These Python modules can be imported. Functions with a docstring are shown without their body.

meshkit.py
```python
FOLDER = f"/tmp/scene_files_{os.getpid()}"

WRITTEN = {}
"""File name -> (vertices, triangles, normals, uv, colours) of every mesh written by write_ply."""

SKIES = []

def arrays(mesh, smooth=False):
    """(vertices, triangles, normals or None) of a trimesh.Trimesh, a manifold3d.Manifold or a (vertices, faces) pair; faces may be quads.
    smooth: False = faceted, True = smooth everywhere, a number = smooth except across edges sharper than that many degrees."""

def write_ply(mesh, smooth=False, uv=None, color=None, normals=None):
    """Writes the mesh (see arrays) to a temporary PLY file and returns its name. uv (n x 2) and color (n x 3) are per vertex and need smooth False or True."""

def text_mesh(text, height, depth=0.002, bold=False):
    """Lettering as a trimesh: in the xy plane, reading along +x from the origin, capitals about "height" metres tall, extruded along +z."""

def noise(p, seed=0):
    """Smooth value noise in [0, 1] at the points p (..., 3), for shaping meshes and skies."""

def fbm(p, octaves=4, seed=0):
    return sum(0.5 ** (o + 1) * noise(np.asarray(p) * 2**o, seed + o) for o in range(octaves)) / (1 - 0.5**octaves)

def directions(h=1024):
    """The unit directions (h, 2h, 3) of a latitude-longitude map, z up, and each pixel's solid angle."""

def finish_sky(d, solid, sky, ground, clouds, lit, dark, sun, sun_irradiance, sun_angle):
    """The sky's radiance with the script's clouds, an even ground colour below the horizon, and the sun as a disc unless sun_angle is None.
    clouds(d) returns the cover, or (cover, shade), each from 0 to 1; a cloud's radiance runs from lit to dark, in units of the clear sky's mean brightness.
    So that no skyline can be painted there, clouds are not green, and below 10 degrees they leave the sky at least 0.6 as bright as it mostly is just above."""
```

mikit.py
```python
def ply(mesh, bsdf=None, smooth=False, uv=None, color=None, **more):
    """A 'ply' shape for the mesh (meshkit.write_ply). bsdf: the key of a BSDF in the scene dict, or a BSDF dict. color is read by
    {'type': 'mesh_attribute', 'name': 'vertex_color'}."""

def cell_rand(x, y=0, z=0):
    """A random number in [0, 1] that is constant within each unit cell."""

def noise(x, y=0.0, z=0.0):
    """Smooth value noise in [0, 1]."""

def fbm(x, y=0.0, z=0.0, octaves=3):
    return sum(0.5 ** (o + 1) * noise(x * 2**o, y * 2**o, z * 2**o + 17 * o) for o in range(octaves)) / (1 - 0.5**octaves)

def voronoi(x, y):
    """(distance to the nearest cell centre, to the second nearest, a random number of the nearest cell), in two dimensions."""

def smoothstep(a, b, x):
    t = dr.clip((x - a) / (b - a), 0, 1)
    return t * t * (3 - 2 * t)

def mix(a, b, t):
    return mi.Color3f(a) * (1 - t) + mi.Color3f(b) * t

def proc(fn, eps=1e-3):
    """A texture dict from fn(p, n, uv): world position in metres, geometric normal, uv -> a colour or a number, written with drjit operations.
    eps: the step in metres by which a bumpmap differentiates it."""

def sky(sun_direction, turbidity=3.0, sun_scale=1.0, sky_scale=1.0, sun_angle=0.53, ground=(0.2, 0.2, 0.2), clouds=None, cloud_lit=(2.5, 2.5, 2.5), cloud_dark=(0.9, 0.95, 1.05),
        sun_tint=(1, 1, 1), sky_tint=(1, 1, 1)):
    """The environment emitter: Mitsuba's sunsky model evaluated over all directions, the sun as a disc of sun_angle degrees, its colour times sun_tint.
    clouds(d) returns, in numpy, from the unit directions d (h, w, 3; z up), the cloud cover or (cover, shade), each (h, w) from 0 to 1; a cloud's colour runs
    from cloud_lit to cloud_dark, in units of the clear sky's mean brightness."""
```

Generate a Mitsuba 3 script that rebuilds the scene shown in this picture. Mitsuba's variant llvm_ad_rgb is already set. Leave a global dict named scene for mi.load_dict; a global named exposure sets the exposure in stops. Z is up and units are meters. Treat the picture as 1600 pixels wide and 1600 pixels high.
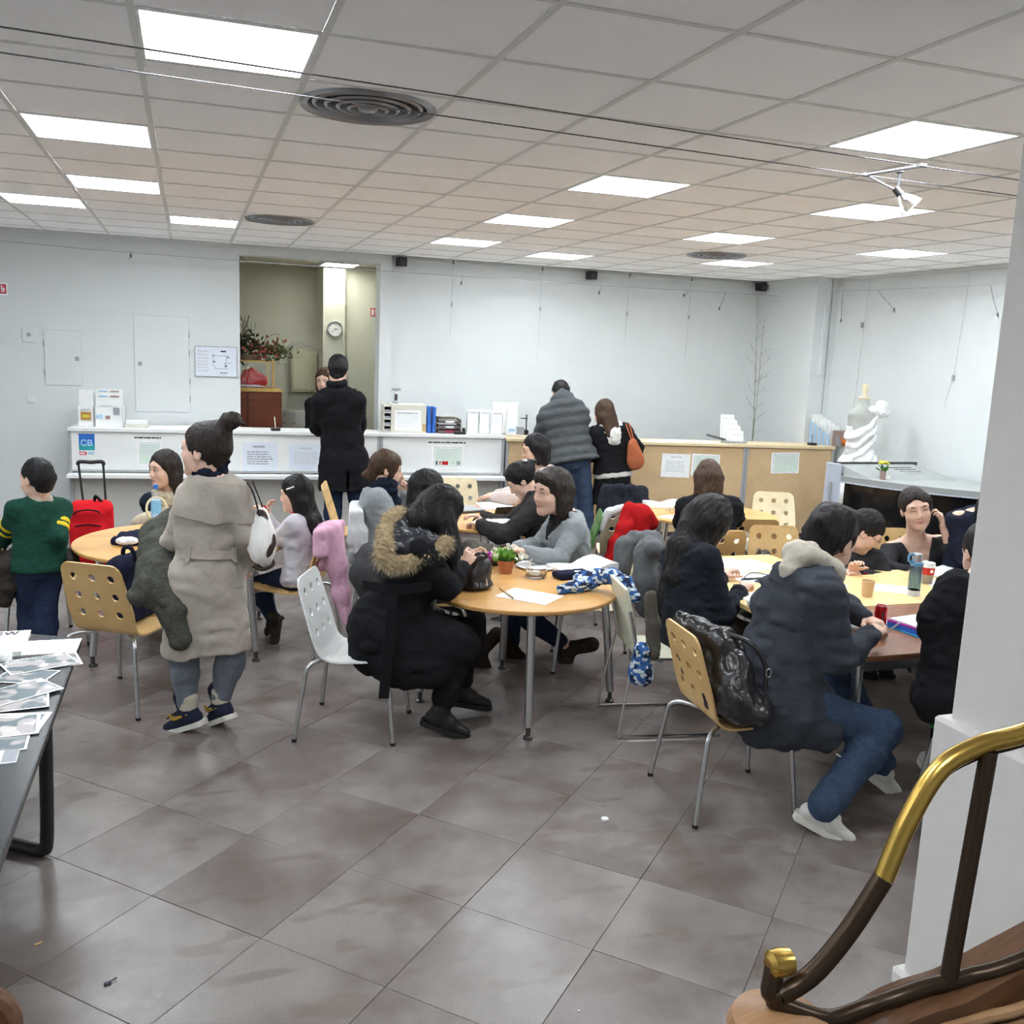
import math, numpy as np, trimesh, manifold3d, mitsuba as mi, drjit as dr, mikit, meshkit
from shapely.geometry import Polygon, Point, box as sbox
from mikit import proc, fbm, noise, voronoi, cell_rand, smoothstep, mix

T = mi.ScalarTransform4f
V = lambda *a: np.array(a, float)
rng = np.random.default_rng(7)
scene = {'type': 'scene'}
labels = {}

# ---------------------------------------------------------------- camera, lights, exposure
CAM_Z = 2.10
CEIL = 3.103
YAW, PITCH, ROLL, FOCAL = 0.3322, 0.1696, 0.0407, 1475.96
_f = V(math.sin(YAW) * math.cos(PITCH), math.cos(YAW) * math.cos(PITCH), -math.sin(PITCH))
_r = V(math.cos(YAW), -math.sin(YAW), 0)
_u = np.cross(_r, _f)
CR = np.array([math.cos(ROLL) * _r + math.sin(ROLL) * _u, -math.sin(ROLL) * _r + math.cos(ROLL) * _u, _f])
scene['camera'] = {'type': 'perspective', 'fov': math.degrees(2 * math.atan(800 / FOCAL)), 'fov_axis': 'x', 'near_clip': 0.05, 'far_clip': 100.0,
                   'to_world': T().look_at(origin=[0, 0, CAM_Z], target=list(V(0, 0, CAM_Z) + CR[2]), up=list(CR[1]))}
exposure = 1.55
PANEL_LIGHT = (9.3, 10.0, 10.5)
ROOM_LIGHT = (6.6, 6.6, 5.9)        # the warmer panel of the small room behind the doorway


def in_view(p, m=60):
    q = CR @ (V(*p) - V(0, 0, CAM_Z))
    return q[2] > .2 and abs(FOCAL * q[0] / q[2]) < 800 + m and abs(FOCAL * q[1] / q[2]) < 800 + m


# ---------------------------------------------------------------- naming
_count = {}


def numbered(k):
    n = _count.get(k, 0)
    _count[k] = n + 1
    return k if n == 0 else f'{k}_{n:03d}'


def thing(name, label, cat, group=None, kind=None):
    k = numbered(name)
    labels[k] = {'label': label, 'category': cat}
    if group: labels[k]['group'] = group
    if kind: labels[k]['kind'] = kind
    return k


def struct(name, label, cat=None):
    return thing(name, label, cat or name.split('_')[0], kind='structure')


def shp(mesh, mat, smooth=30, **kw):
    if isinstance(mesh, dict):
        return mesh
    return mikit.ply(mesh, mat, smooth=smooth, **kw)


def part(parent, name, mesh, mat=None, smooth=30, label=None, stuff=False, **kw):
    k = numbered(parent + '__' + name)
    scene[k] = shp(mesh, mat, smooth, **kw)
    if label: labels[k] = {'label': label}
    if stuff: labels.setdefault(k, {})['kind'] = 'stuff'
    return k


def single(name, label, cat, mesh, mat, smooth=30, group=None, kind=None, **kw):
    k = thing(name, label, cat, group, kind)
    scene[k] = shp(mesh, mat, smooth, **kw)
    return k


# ---------------------------------------------------------------- materials
def pb(name, col, rough=.6, metal=0., spec=.4, **kw):
    col = col if isinstance(col, dict) else {'type': 'rgb', 'value': list(col)}
    d = {'type': 'principled', 'base_color': col, 'roughness': rough, 'metallic': metal, 'specular': spec, **kw}
    scene[name] = {'type': 'twosided', 'bsdf': d}
    return name


def srgb(r, g, b):
    c = np.array([r, g, b], float) / 255
    return tuple(np.where(c < .04045, c / 12.92, ((c + .055) / 1.055) ** 2.4).tolist())


def cloth(name, col, col2=None, f=240., rough=.92, amp=.25, bump=None, sheen=.0):
    """woven stuff: a fine grain of two tones."""
    a = mi.Color3f(col); b = mi.Color3f(col2 or tuple(x * (1 - amp) for x in col))
    def fn(p, n, uv):
        w = noise(p.x * f, p.y * f, p.z * f) * .6 + noise(p.x * f * .21, p.y * f * .21, p.z * f * .21 + 9) * .4
        return a * (1 - w) + b * w
    return pb(name, proc(fn), rough, spec=.15, sheen=sheen)


def emit(mesh, rad):
    d = mikit.ply(mesh, {'type': 'diffuse', 'reflectance': {'type': 'rgb', 'value': [.8, .8, .8]}}, smooth=False)
    d['emitter'] = {'type': 'area', 'radiance': {'type': 'rgb', 'value': list(rad)}}
    return d


# ---------------------------------------------------------------- mesh helpers
def cat(*ms):
    ms = [m for m in ms if m is not None]
    return trimesh.util.concatenate([m if isinstance(m, trimesh.Trimesh) else trimesh.Trimesh(*m, process=False) for m in ms])


def box(x0, x1, y0, y1, z0, z1, b=0.):
    if b <= 0:
        m = trimesh.creation.box((x1 - x0, y1 - y0, z1 - z0))
        m.apply_translation(((x0 + x1) / 2, (y0 + y1) / 2, (z0 + z1) / 2))
        return m
    b = min(b, (x1 - x0) * .45, (y1 - y0) * .45, (z1 - z0) * .45)
    pts = []
    for sx, x, ix in ((0, x0, x0 + b), (1, x1, x1 - b)):
        for y, iy in ((y0, y0 + b), (y1, y1 - b)):
            for z, iz in ((z0, z0 + b), (z1, z1 - b)):
                pts += [(x, iy, iz), (ix, y, iz), (ix, iy, z)]
    return hull(pts)


def hull(pts):
    m = manifold3d.Manifold.hull_points(np.asarray(pts, float).tolist()).to_mesh()
    return trimesh.Trimesh(np.array(m.vert_properties[:, :3], float), np.array(m.tri_verts), process=False)


def cbox(c, s, b=0., yaw=0., tilt=0.):
    """box of size s about centre c, turned by yaw (radians ccw) about z."""
    m = box(-s[0] / 2, s[0] / 2, -s[1] / 2, s[1] / 2, -s[2] / 2, s[2] / 2, b)
    if tilt: m.apply_transform(trimesh.transformations.rotation_matrix(tilt, [1, 0, 0]))
    return at(m, c, yaw)


def at(m, c=(0, 0, 0), yaw=0.):
    m = m.copy()
    if yaw: m.apply_transform(trimesh.transformations.rotation_matrix(yaw, [0, 0, 1]))
    m.apply_translation(c)
    return m


def rot(m, ang, axis, o=(0, 0, 0)):
    m = m.copy()
    m.apply_transform(trimesh.transformations.rotation_matrix(ang, axis, o))
    return m


def xf(c=(0, 0, 0), yaw=0.):
    return T().translate(list(map(float, c))).rotate([0, 0, 1], math.degrees(yaw))


def smooth_path(pts, n=6, closed=False):
    """Catmull-Rom through the points."""
    P = np.asarray(pts, float)
    if closed: Q = np.vstack([P[-1], P, P[0], P[1]])
    else: Q = np.vstack([2 * P[0] - P[1], P, 2 * P[-1] - P[-2]])
    out = []
    for i in range(1, len(Q) - 2):
        a, b, c, d = Q[i - 1:i + 3]
        for t in np.linspace(0, 1, n, endpoint=False):
            out.append(.5 * (2 * b + (c - a) * t + (2 * a - 5 * b + 4 * c - d) * t * t + (3 * b - a - 3 * c + d) * t ** 3))
    if not closed: out.append(P[-1])
    return np.array(out)


def sweep(path, section, closed=False, up=None, cap=True, scale=None):
    """Sweeps a closed 2-D section (n x 2, ccw) along a path, frames carried along it."""
    P, S = np.asarray(path, float), np.asarray(section, float)
    n, m = len(P), len(S)
    d = np.gradient(P, axis=0) if not closed else np.roll(P, -1, 0) - np.roll(P, 1, 0)
    d /= np.maximum(np.linalg.norm(d, axis=1, keepdims=True), 1e-9)
    u = np.asarray(up if up is not None else ([0, 0, 1] if abs(d[0][2]) < .9 else [1, 0, 0]), float)
    vs = []
    for i in range(n):
        s = np.cross(d[i], u)
        s /= np.linalg.norm(s)
        w = np.cross(s, d[i])
        if up is None: u = w
        k = 1 if scale is None else scale[i]
        vs.append(P[i] + (S[:, :1] * s + S[:, 1:] * w) * k)
    v = np.vstack(vs)
    f = []
    for i in range(n if closed else n - 1):
        a, b = i * m, ((i + 1) % n) * m
        for j in range(m):
            k = (j + 1) % m
            f += [(a + j, a + k, b + k), (a + j, b + k, b + j)]
    if cap and not closed:
        v = np.vstack([v, P[0], P[-1]])
        for j in range(m):
            k = (j + 1) % m
            f += [(n * m, k, j), (n * m + 1, (n - 1) * m + j, (n - 1) * m + k)]
    t = trimesh.Trimesh(v, f, process=False)
    if t.volume < 0: t.invert()
    return t


def ring(r, n=10, ry=None):
    a = np.arange(n) * 2 * np.pi / n
    return np.stack([r * np.cos(a), (ry or r) * np.sin(a)], 1)


def tube(path, r, n=10, closed=False, scale=None):
    return sweep(path, ring(r, n), closed, scale=scale)


def lathe(prof, n=24, c=(0, 0, 0)):
    """prof: (r, z) pairs from the bottom to the top (closed on the axis where r is 0)."""
    P = np.asarray(prof, float)
    a = np.arange(n) * 2 * np.pi / n
    v = np.stack([P[:, None, 0] * np.cos(a), P[:, None, 0] * np.sin(a), np.repeat(P[:, 1:], n, 1)], -1).reshape(-1, 3)
    f = []
    for i in range(len(P) - 1):
        for j in range(n):
            k = (j + 1) % n
            f += [(i * n + j, i * n + k, (i + 1) * n + k), (i * n + j, (i + 1) * n + k, (i + 1) * n + j)]
    t = trimesh.Trimesh(v + np.asarray(c), f, process=False)
    t.update_faces(t.area_faces > 1e-12)
    t.merge_vertices()
    if t.volume < 0: t.invert()
    return t


def extrude(poly, h, z=0.):
    poly = poly if hasattr(poly, 'exterior') else Polygon(poly)
    m = trimesh.creation.extrude_polygon(poly, h, engine='earcut')
    m.apply_translation((0, 0, z))
    return m


def rrect(w, h, r, cx=0, cy=0, q=4):
    return sbox(cx - w / 2 + r, cy - h / 2 + r, cx + w / 2 - r, cy + h / 2 - r).buffer(r, quad_segs=q)


def frame_to(m, o, ex, ey, ez):
    """maps mesh coordinates (x, y, z) to o + x ex + y ey + z ez."""
    A = np.eye(4); A[:3, 0], A[:3, 1], A[:3, 2], A[:3, 3] = ex, ey, ez, o
    m = m.copy(); m.apply_transform(A)
    return m


def sheet(outline, c, yaw=0., t=.0012, curl=0.):
    """a sheet of paper lying flat: outline in its own plane, thickness t."""
    return at(extrude(outline, t), c, yaw)


# ---------------------------------------------------------------- soft shapes: signed distances meshed by surface nets
F4 = np.float32


def _len(q):
    return np.sqrt(np.einsum('ij,ij->i', q, q))


def cap(a, b, ra, rb=None):
    """tapered capsule"""
    a, b = np.asarray(a, F4), np.asarray(b, F4)
    rb = ra if rb is None else rb
    ab = b - a
    iL = F4(1 / max(float(ab @ ab), 1e-12))
    ra, dr_ = F4(ra), F4(rb - ra)
    def f(p):
        q = p - a
        t = np.clip((q @ ab) * iL, 0, 1)
        q -= t[:, None] * ab
        return _len(q) - (ra + dr_ * t)
    return f


def ell(c, r, R=None):
    """ellipsoid; rows of R are its axes"""
    c, r = np.asarray(c, F4), np.asarray(r, F4)
    Rt = None if R is None else np.asarray(R, F4).T
    ir = 1 / r
    rm = r.min()
    def f(p):
        q = p - c
        if Rt is not None: q = q @ Rt
        q = q * ir
        k0 = _len(q)
        q *= ir
        return np.maximum(k0 * (k0 - 1) / np.maximum(_len(q), F4(1e-6)), -rm)
    return f


def bx(c, s, rad=.01, R=None):
    c, s = np.asarray(c, F4), np.asarray(s, F4) - F4(rad)
    Rt = None if R is None else np.asarray(R, F4).T
    def f(p):
        q = p - c
        if Rt is not None: q = q @ Rt
        q = np.abs(q) - s
        return _len(np.maximum(q, 0)) + np.minimum(q.max(1), 0) - F4(rad)
    return f


def smin(fs, k=.02):
    k = F4(k)
    def f(p):
        if len(p) > 600 and len(fs) > 2:      # leave out what is far from this batch of points
            q = p[::7].T
            lo, hi = q.min(1), q.max(1)
            c = ((lo + hi) / 2)[None]
            r = F4(np.linalg.norm(hi - lo) * .55)
            dc = np.array([g(c)[0] for g in fs])
            gs = [g for g, d in zip(fs, dc) if d - r * F4(1.3) <= dc.min() + r + k]
        else: gs = fs
        d = gs[0](p)
        for g in gs[1:]:
            e = g(p)
            h = np.maximum(k - np.abs(d - e), 0)
            d = np.minimum(d, e) - h * h * (F4(.25) / k)
        return d
    return f


def cut(f, g, k=.004):
    """f without g"""
    k = F4(k)
    def o(p):
        a, b = f(p), -g(p)
        h = np.maximum(k - np.abs(a - b), 0)
        return np.maximum(a, b) + h * h * (F4(.25) / k)
    return o


def half(o, n):
    o, n = np.asarray(o, F4), np.asarray(n, float) / np.linalg.norm(n)
    n = n.astype(F4)
    return lambda p: (p - o) @ n


def wrinkle(f, amp, fr, seed=0, oct=2):
    fr = np.broadcast_to(np.asarray(fr, F4), 3)
    def o(p):
        d = f(p)
        m = np.abs(d) < .006 + 2 * amp
        if m.any(): d[m] -= (amp * (nfbm(p[m] * fr + F4(seed * 7.3), oct, seed) * 2 - 1)).astype(F4)
        return d
    return o


_LAT = np.random.default_rng(3).random((32, 32, 32)).astype(F4)


def nnoise(p, seed=0):
    """smooth value noise in [0, 1] from a repeating lattice (quick)"""
    i = np.floor(p)
    t = (p - i).astype(F4)
    t = t * t * (3 - 2 * t)
    i = i.astype(np.int32) + np.array([seed * 11, seed * 5, seed * 17], np.int32)
    i0, i1 = i & 31, (i + 1) & 31
    x0, y0, z0 = i0.T; x1, y1, z1 = i1.T
    tx, ty, tz = t.T
    a = _LAT[x0, y0, z0]; a = a + (_LAT[x1, y0, z0] - a) * tx
    b = _LAT[x0, y1, z0]; b = b + (_LAT[x1, y1, z0] - b) * tx
    c = _LAT[x0, y0, z1]; c = c + (_LAT[x1, y0, z1] - c) * tx
    d = _LAT[x0, y1, z1]; d = d + (_LAT[x1, y1, z1] - d) * tx
    a = a + (b - a) * ty; c = c + (d - c) * ty
    return a + (c - a) * tz


def nfbm(p, octaves=2, seed=0):
    return sum(.5 ** (o + 1) * nnoise(p * 2 ** o, seed + o) for o in range(octaves)) / (1 - .5 ** octaves)


def ridged(f, amp, fr, seed=0):
    """creases: sharp valleys"""
    fr = np.broadcast_to(np.asarray(fr, F4), 3)
    def o(p):
        d = f(p)
        m = np.abs(d) < .006 + 2 * amp
        if m.any(): d[m] -= (amp * (np.abs(nfbm(p[m] * fr + F4(seed * 3.1), 2, seed) * 2 - 1) * 2 - .6)).astype(F4)
        return d
    return o


def net(f, lo, hi, h, B=8, slack=1.25, G=4, detail=None):
    """surface nets of f <= 0 within lo..hi at step h, evaluated only in blocks near the surface."""
    lo, hi = np.asarray(lo, float) - 2 * h, np.asarray(hi, float) + 2 * h
    nb = np.ceil((hi - lo) / (h * B)).astype(int)
    lo = lo.astype(F4); h = F4(h)
    grid = lambda k: np.stack(np.meshgrid(*[np.arange(k)] * 3, indexing='ij'), -1).reshape(-1, 3)
    g = np.stack(np.meshgrid(*[np.arange(k) for k in nb], indexing='ij'), -1).reshape(-1, 3)
    dc = f((lo + (g + .5) * B * h).astype(F4))
    D = np.repeat(np.repeat(np.repeat(np.where(dc < 0, F4(1) * -1, F4(1)).astype(F4).reshape(nb), B, 0), B, 1), B, 2)
    act = g[np.abs(dc) < (B * h * .87) * slack + h]
    if not len(act): raise ValueError('empty net')
    o2, ov = grid(B // 2) * 2, grid(2)
    if detail is not None:      # rough blocks: few samples, the rest interpolated
        fine = detail(lo + (act + .5) * B * h)
        rough, act = act[~fine], act[fine]
        w = np.zeros((B, 3), F4)
        for i in range(B): w[i, i // 4] = 1 - (i % 4) / 4; w[i, i // 4 + 1] = (i % 4) / 4
        o3 = grid(3) * 4
        ks = (rough // G) @ np.array([1, 1000, 1000000])
        od = np.argsort(ks, kind='stable')
        for a in np.split(rough[od], np.flatnonzero(np.diff(ks[od])) + 1) if len(rough) else ():
            q = (a[:, None] * B + o3).reshape(-1, 3)
            v = f((lo + q * h).astype(F4)).reshape(len(a), 3, 3, 3)
            v = np.einsum('nabc,ia,jb,kc->nijk', v, w, w, w)
            for b, e in zip(a * B, v): D[b[0]:b[0] + B, b[1]:b[1] + B, b[2]:b[2] + B] = e
    key = (act // G) @ np.array([1, 1000, 1000000])
    order = np.argsort(key, kind='stable')
    for a in np.split(act[order], np.flatnonzero(np.diff(key[order])) + 1):
        s = (a[:, None] * B + o2).reshape(-1, 3)
        d2 = f((lo + (s + .5) * h).astype(F4))
        sg = np.where(d2 < 0, F4(-1), F4(1))
        for x, y, z in ov: D[s[:, 0] + x, s[:, 1] + y, s[:, 2] + z] = sg
        s = s[np.abs(d2) < 2 * h * .87 * slack + h]
        if len(s):
            idx = (s[:, None] + ov).reshape(-1, 3)
            D[idx[:, 0], idx[:, 1], idx[:, 2]] = f((lo + idx * h).astype(F4))
    for ax in range(3):     # closed at the border
        sl = [slice(None)] * 3
        for e in (0, -1):
            sl[ax] = e
            D[tuple(sl)] = np.maximum(D[tuple(sl)], h)
    S = D < 0
    n = np.array(S.shape) - 1
    corners = [(a, b, c) for a in (0, 1) for b in (0, 1) for c in (0, 1)]
    tot = np.zeros(n, np.uint8)
    for a, b, c in corners: tot += S[a:a + n[0], b:b + n[1], c:c + n[2]]
    ci = np.argwhere((tot > 0) & (tot < 8))
    vid = np.full(n, -1, np.int64)
    vid[ci[:, 0], ci[:, 1], ci[:, 2]] = np.arange(len(ci))
    acc, num = np.zeros((len(ci), 3)), np.zeros((len(ci), 1))
    val = {c: D[ci[:, 0] + c[0], ci[:, 1] + c[1], ci[:, 2] + c[2]] for c in corners}
    for c in corners:
        for ax in range(3):
            if c[ax] == 0:
                e = list(c); e[ax] = 1; e = tuple(e)
                a, b = val[c], val[e]
                m = (a < 0) != (b < 0)
                t = np.where(m, a / np.where(m, a - b, 1), 0)
                q = np.repeat(np.array([c], float), len(ci), 0)
                q[:, ax] = t
                acc += np.where(m[:, None], q, 0); num += m[:, None]
    v = lo + (ci + acc / num) * h
    F = []
    for ax in range(3):
        b, c = (ax + 1) % 3, (ax + 2) % 3
        sl0, sl1 = [slice(None)] * 3, [slice(None)] * 3
        sl0[ax], sl1[ax] = slice(0, -1), slice(1, None)
        A, Bm = S[tuple(sl0)], S[tuple(sl1)]
        e = np.argwhere(A != Bm)
        e = e[(e[:, b] > 0) & (e[:, c] > 0) & (e[:, b] < n[b]) & (e[:, c] < n[c])]
        inside = A[e[:, 0], e[:, 1], e[:, 2]]
        q = []
        for db, dc2 in ((-1, -1), (0, -1), (0, 0), (-1, 0)):
            k = e.copy(); k[:, b] += db; k[:, c] += dc2
            q.append(vid[k[:, 0], k[:, 1], k[:, 2]])
        q = np.stack(q, 1)
        q[~inside] = q[~inside][:, ::-1]
        F.append(q)
    q = np.vstack(F)
    q = q[(q >= 0).all(1)]
    return trimesh.Trimesh(v, np.vstack([q[:, [0, 1, 2]], q[:, [0, 2, 3]]]), process=False)


def coarsen(m, keep, size=.03):
    """merges vertices on a coarse lattice where keep(vertices) is False (what lies under clothes)."""
    v = m.vertices
    k = keep(v)
    key = np.where(k[:, None], np.stack([np.arange(len(v)), np.full(len(v), -10 ** 6), np.zeros(len(v), int)], 1), np.floor(v / size).astype(np.int64))
    _, first, inv = np.unique(key, axis=0, return_index=True, return_inverse=True)
    inv = inv.ravel()
    nv = np.zeros((len(first), 3)); cnt = np.bincount(inv)
    for a in range(3): nv[:, a] = np.bincount(inv, v[:, a]) / cnt
    f = inv[m.faces]
    f = f[(f[:, 0] != f[:, 1]) & (f[:, 1] != f[:, 2]) & (f[:, 0] != f[:, 2])]
    return trimesh.Trimesh(nv, f, process=False)


def frame(yaw, pitch=0., roll=0.):
    """axes (right, forward, up) as rows; yaw 0 looks along +y, 90 along +x; pitch down positive; roll tips to the right."""
    a, b, c = np.radians([yaw, pitch, roll])
    fw = V(math.sin(a) * math.cos(b), math.cos(a) * math.cos(b), -math.sin(b))
    r = V(math.cos(a), -math.sin(a), 0)
    u = np.cross(r, fw)
    return np.array([math.cos(c) * r - math.sin(c) * u, fw, math.sin(c) * r + math.cos(c) * u])
# ---------------------------------------------------------------- people
def skin_mat(name):
    scene[name] = {'type': 'twosided', 'bsdf': {'type': 'principled', 'base_color': {'type': 'mesh_attribute', 'name': 'vertex_color'}, 'roughness': .48, 'specular': .35}}
    return name


SKIN = skin_mat('skin')
SKIN_TONE = V(.66, .425, .325)


def hair_mat(name, a, b):
    def fn(p, n, uv):
        w = fbm(p.x * 260, p.y * 260, p.z * 30, 2)
        return mix(a, b, smoothstep(.3, .75, w))
    return pb(name, proc(fn), .55, spec=.22)


hair_mat('hair_black', (.005, .0045, .005), (.014, .012, .013))
hair_mat('hair_dark', (.012, .009, .008), (.032, .023, .019))
hair_mat('hair_brown', (.035, .019, .012), (.085, .048, .03))
pb('eye_white', (.75, .73, .7), .25)
pb('eye_dark', (.012, .008, .006), .2)
pb('teeth', (.8, .78, .72), .3)


def head_sdf(chin=1., smile=0.):
    fs = [ell((0, -.012, .036), (.074, .094, .084)),
          ell((0, .018, -.03), (.061, .070, .082)),
          cap((-.034, .03, -.078), (-.012, .066, -.098), .027, .021), cap((.034, .03, -.078), (.012, .066, -.098), .027, .021),
          ell((-.040, .050, -.032), (.026, .03, .034)), ell((.040, .050, -.032), (.026, .03, .034)),
          cap((-.04, .066, .026), (.04, .066, .026), .018)]
    f = smin(fs, .03)
    f = cut(f, lambda p: np.minimum(ell((-.033, .101, .006), (.019, .014, .012))(p), ell((.033, .101, .006), (.019, .014, .012))(p)), .02)
    w = .023 + .008 * smile
    fs2 = [f, cap((0, .086, .012), (0, .1015, -.031), .0075, .0115), cap((-.012, .088, -.036), (.012, .088, -.036), .0085),
           cap((-w, .072 - .004 * smile, -.0625 + .006 * smile), (0, .085, -.0605), .0055, .0085), cap((w, .072 - .004 * smile, -.0625 + .006 * smile), (0, .085, -.0605), .0055, .0085),
           cap((-.014, .079, -.073), (.014, .079, -.073), .0085)]
    f = smin(fs2, .011)
    if smile:
        f = smin([f, ell((-.042, .058, -.035), (.02, .022, .02)), ell((.042, .058, -.035), (.02, .022, .02))], .015)
    for s in (-1, 1):
        ear = cut(ell((s * .076, -.004, -.008), (.009, .019, .031)), ell((s * .087, .0, -.006), (.008, .012, .02)), .004)
        f = smin([f, ear], .006)
    return f


def finger_chain(base, d, nrm, lens, r, curl):
    out, p = [], np.asarray(base, float)
    a = 0.
    for i, L in enumerate(lens):
        a += curl if i else curl * .6
        v = d * math.cos(a) - nrm * math.sin(a)
        q = p + v * L
        out.append(cap(p, q, r * (1 - .08 * i), r * (.92 - .08 * i)))
        p = q
    return out


def hand_sdf(w, d, nrm, side, curl=.5, s=1., spread=.06, curls=None):
    """w: wrist; d: along the hand; nrm: out of the back of the hand; side: +1 when the thumb lies on +cross(d, nrm)."""
    d = d / np.linalg.norm(d)
    nrm = nrm - d * (nrm @ d); nrm /= np.linalg.norm(nrm)
    x = np.cross(d, nrm) * side
    palm = smin([cap(w + d * .012 * s + x * .008 * s, w + d * .078 * s + x * .026 * s, .015 * s, .0125 * s), cap(w + d * .012 * s, w + d * .082 * s + x * .007 * s, .016 * s, .0125 * s),
                 cap(w + d * .012 * s - x * .008 * s, w + d * .078 * s - x * .011 * s, .015 * s, .012 * s), cap(w + d * .012 * s - x * .012 * s, w + d * .07 * s - x * .027 * s, .014 * s, .0115 * s)], .014 * s)
    fs = [palm]
    cs = curls or [curl] * 4
    for i, (o, l, r) in enumerate(((.029, (.040, .025, .020), .0083), (.0085, (.045, .029, .021), .0086), (-.011, (.042, .027, .020), .0082), (-.029, (.033, .020, .017), .0073))):
        dd = d + x * spread * (1.5 - i) * .6
        fs += finger_chain(w + d * (.080 if i < 3 else .072) * s + x * o * s, dd / np.linalg.norm(dd), nrm, [a * s for a in l], r * s, cs[i])
    td = d * .62 + x * .72 - nrm * .25
    td /= np.linalg.norm(td)
    td2 = td * .8 + d * .5 - nrm * .2
    td2 /= np.linalg.norm(td2)
    b = w + d * .02 * s + x * .022 * s
    k = b + td * .042 * s
    fs += [cap(b, k, .013 * s, .0105 * s), cap(k, k + td2 * .03 * s, .0098 * s, .0085 * s), cap(k + td2 * .03 * s, k + td2 * .052 * s - nrm * .006 * s, .0085 * s, .0072 * s)]
    return smin(fs, .008 * s)


def bend(S, M, W, la, lb):
    """the middle joint near M, its bones kept near their natural lengths"""
    a, b = np.clip(np.linalg.norm(M - S), .7 * la, 1.15 * la), np.clip(np.linalg.norm(W - M), .7 * lb, 1.15 * lb)
    d = W - S; D = max(np.linalg.norm(d), 1e-6)
    k = max(1., D / (a + b) * 1.003); a, b = a * k, b * k
    x = np.clip((a * a - b * b + D * D) / (2 * D), -a, a)
    o = M - S - d / D * ((M - S) @ d / D)
    return S + d / D * x + o / max(np.linalg.norm(o), 1e-6) * math.sqrt(max(a * a - x * x, 0))


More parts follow.
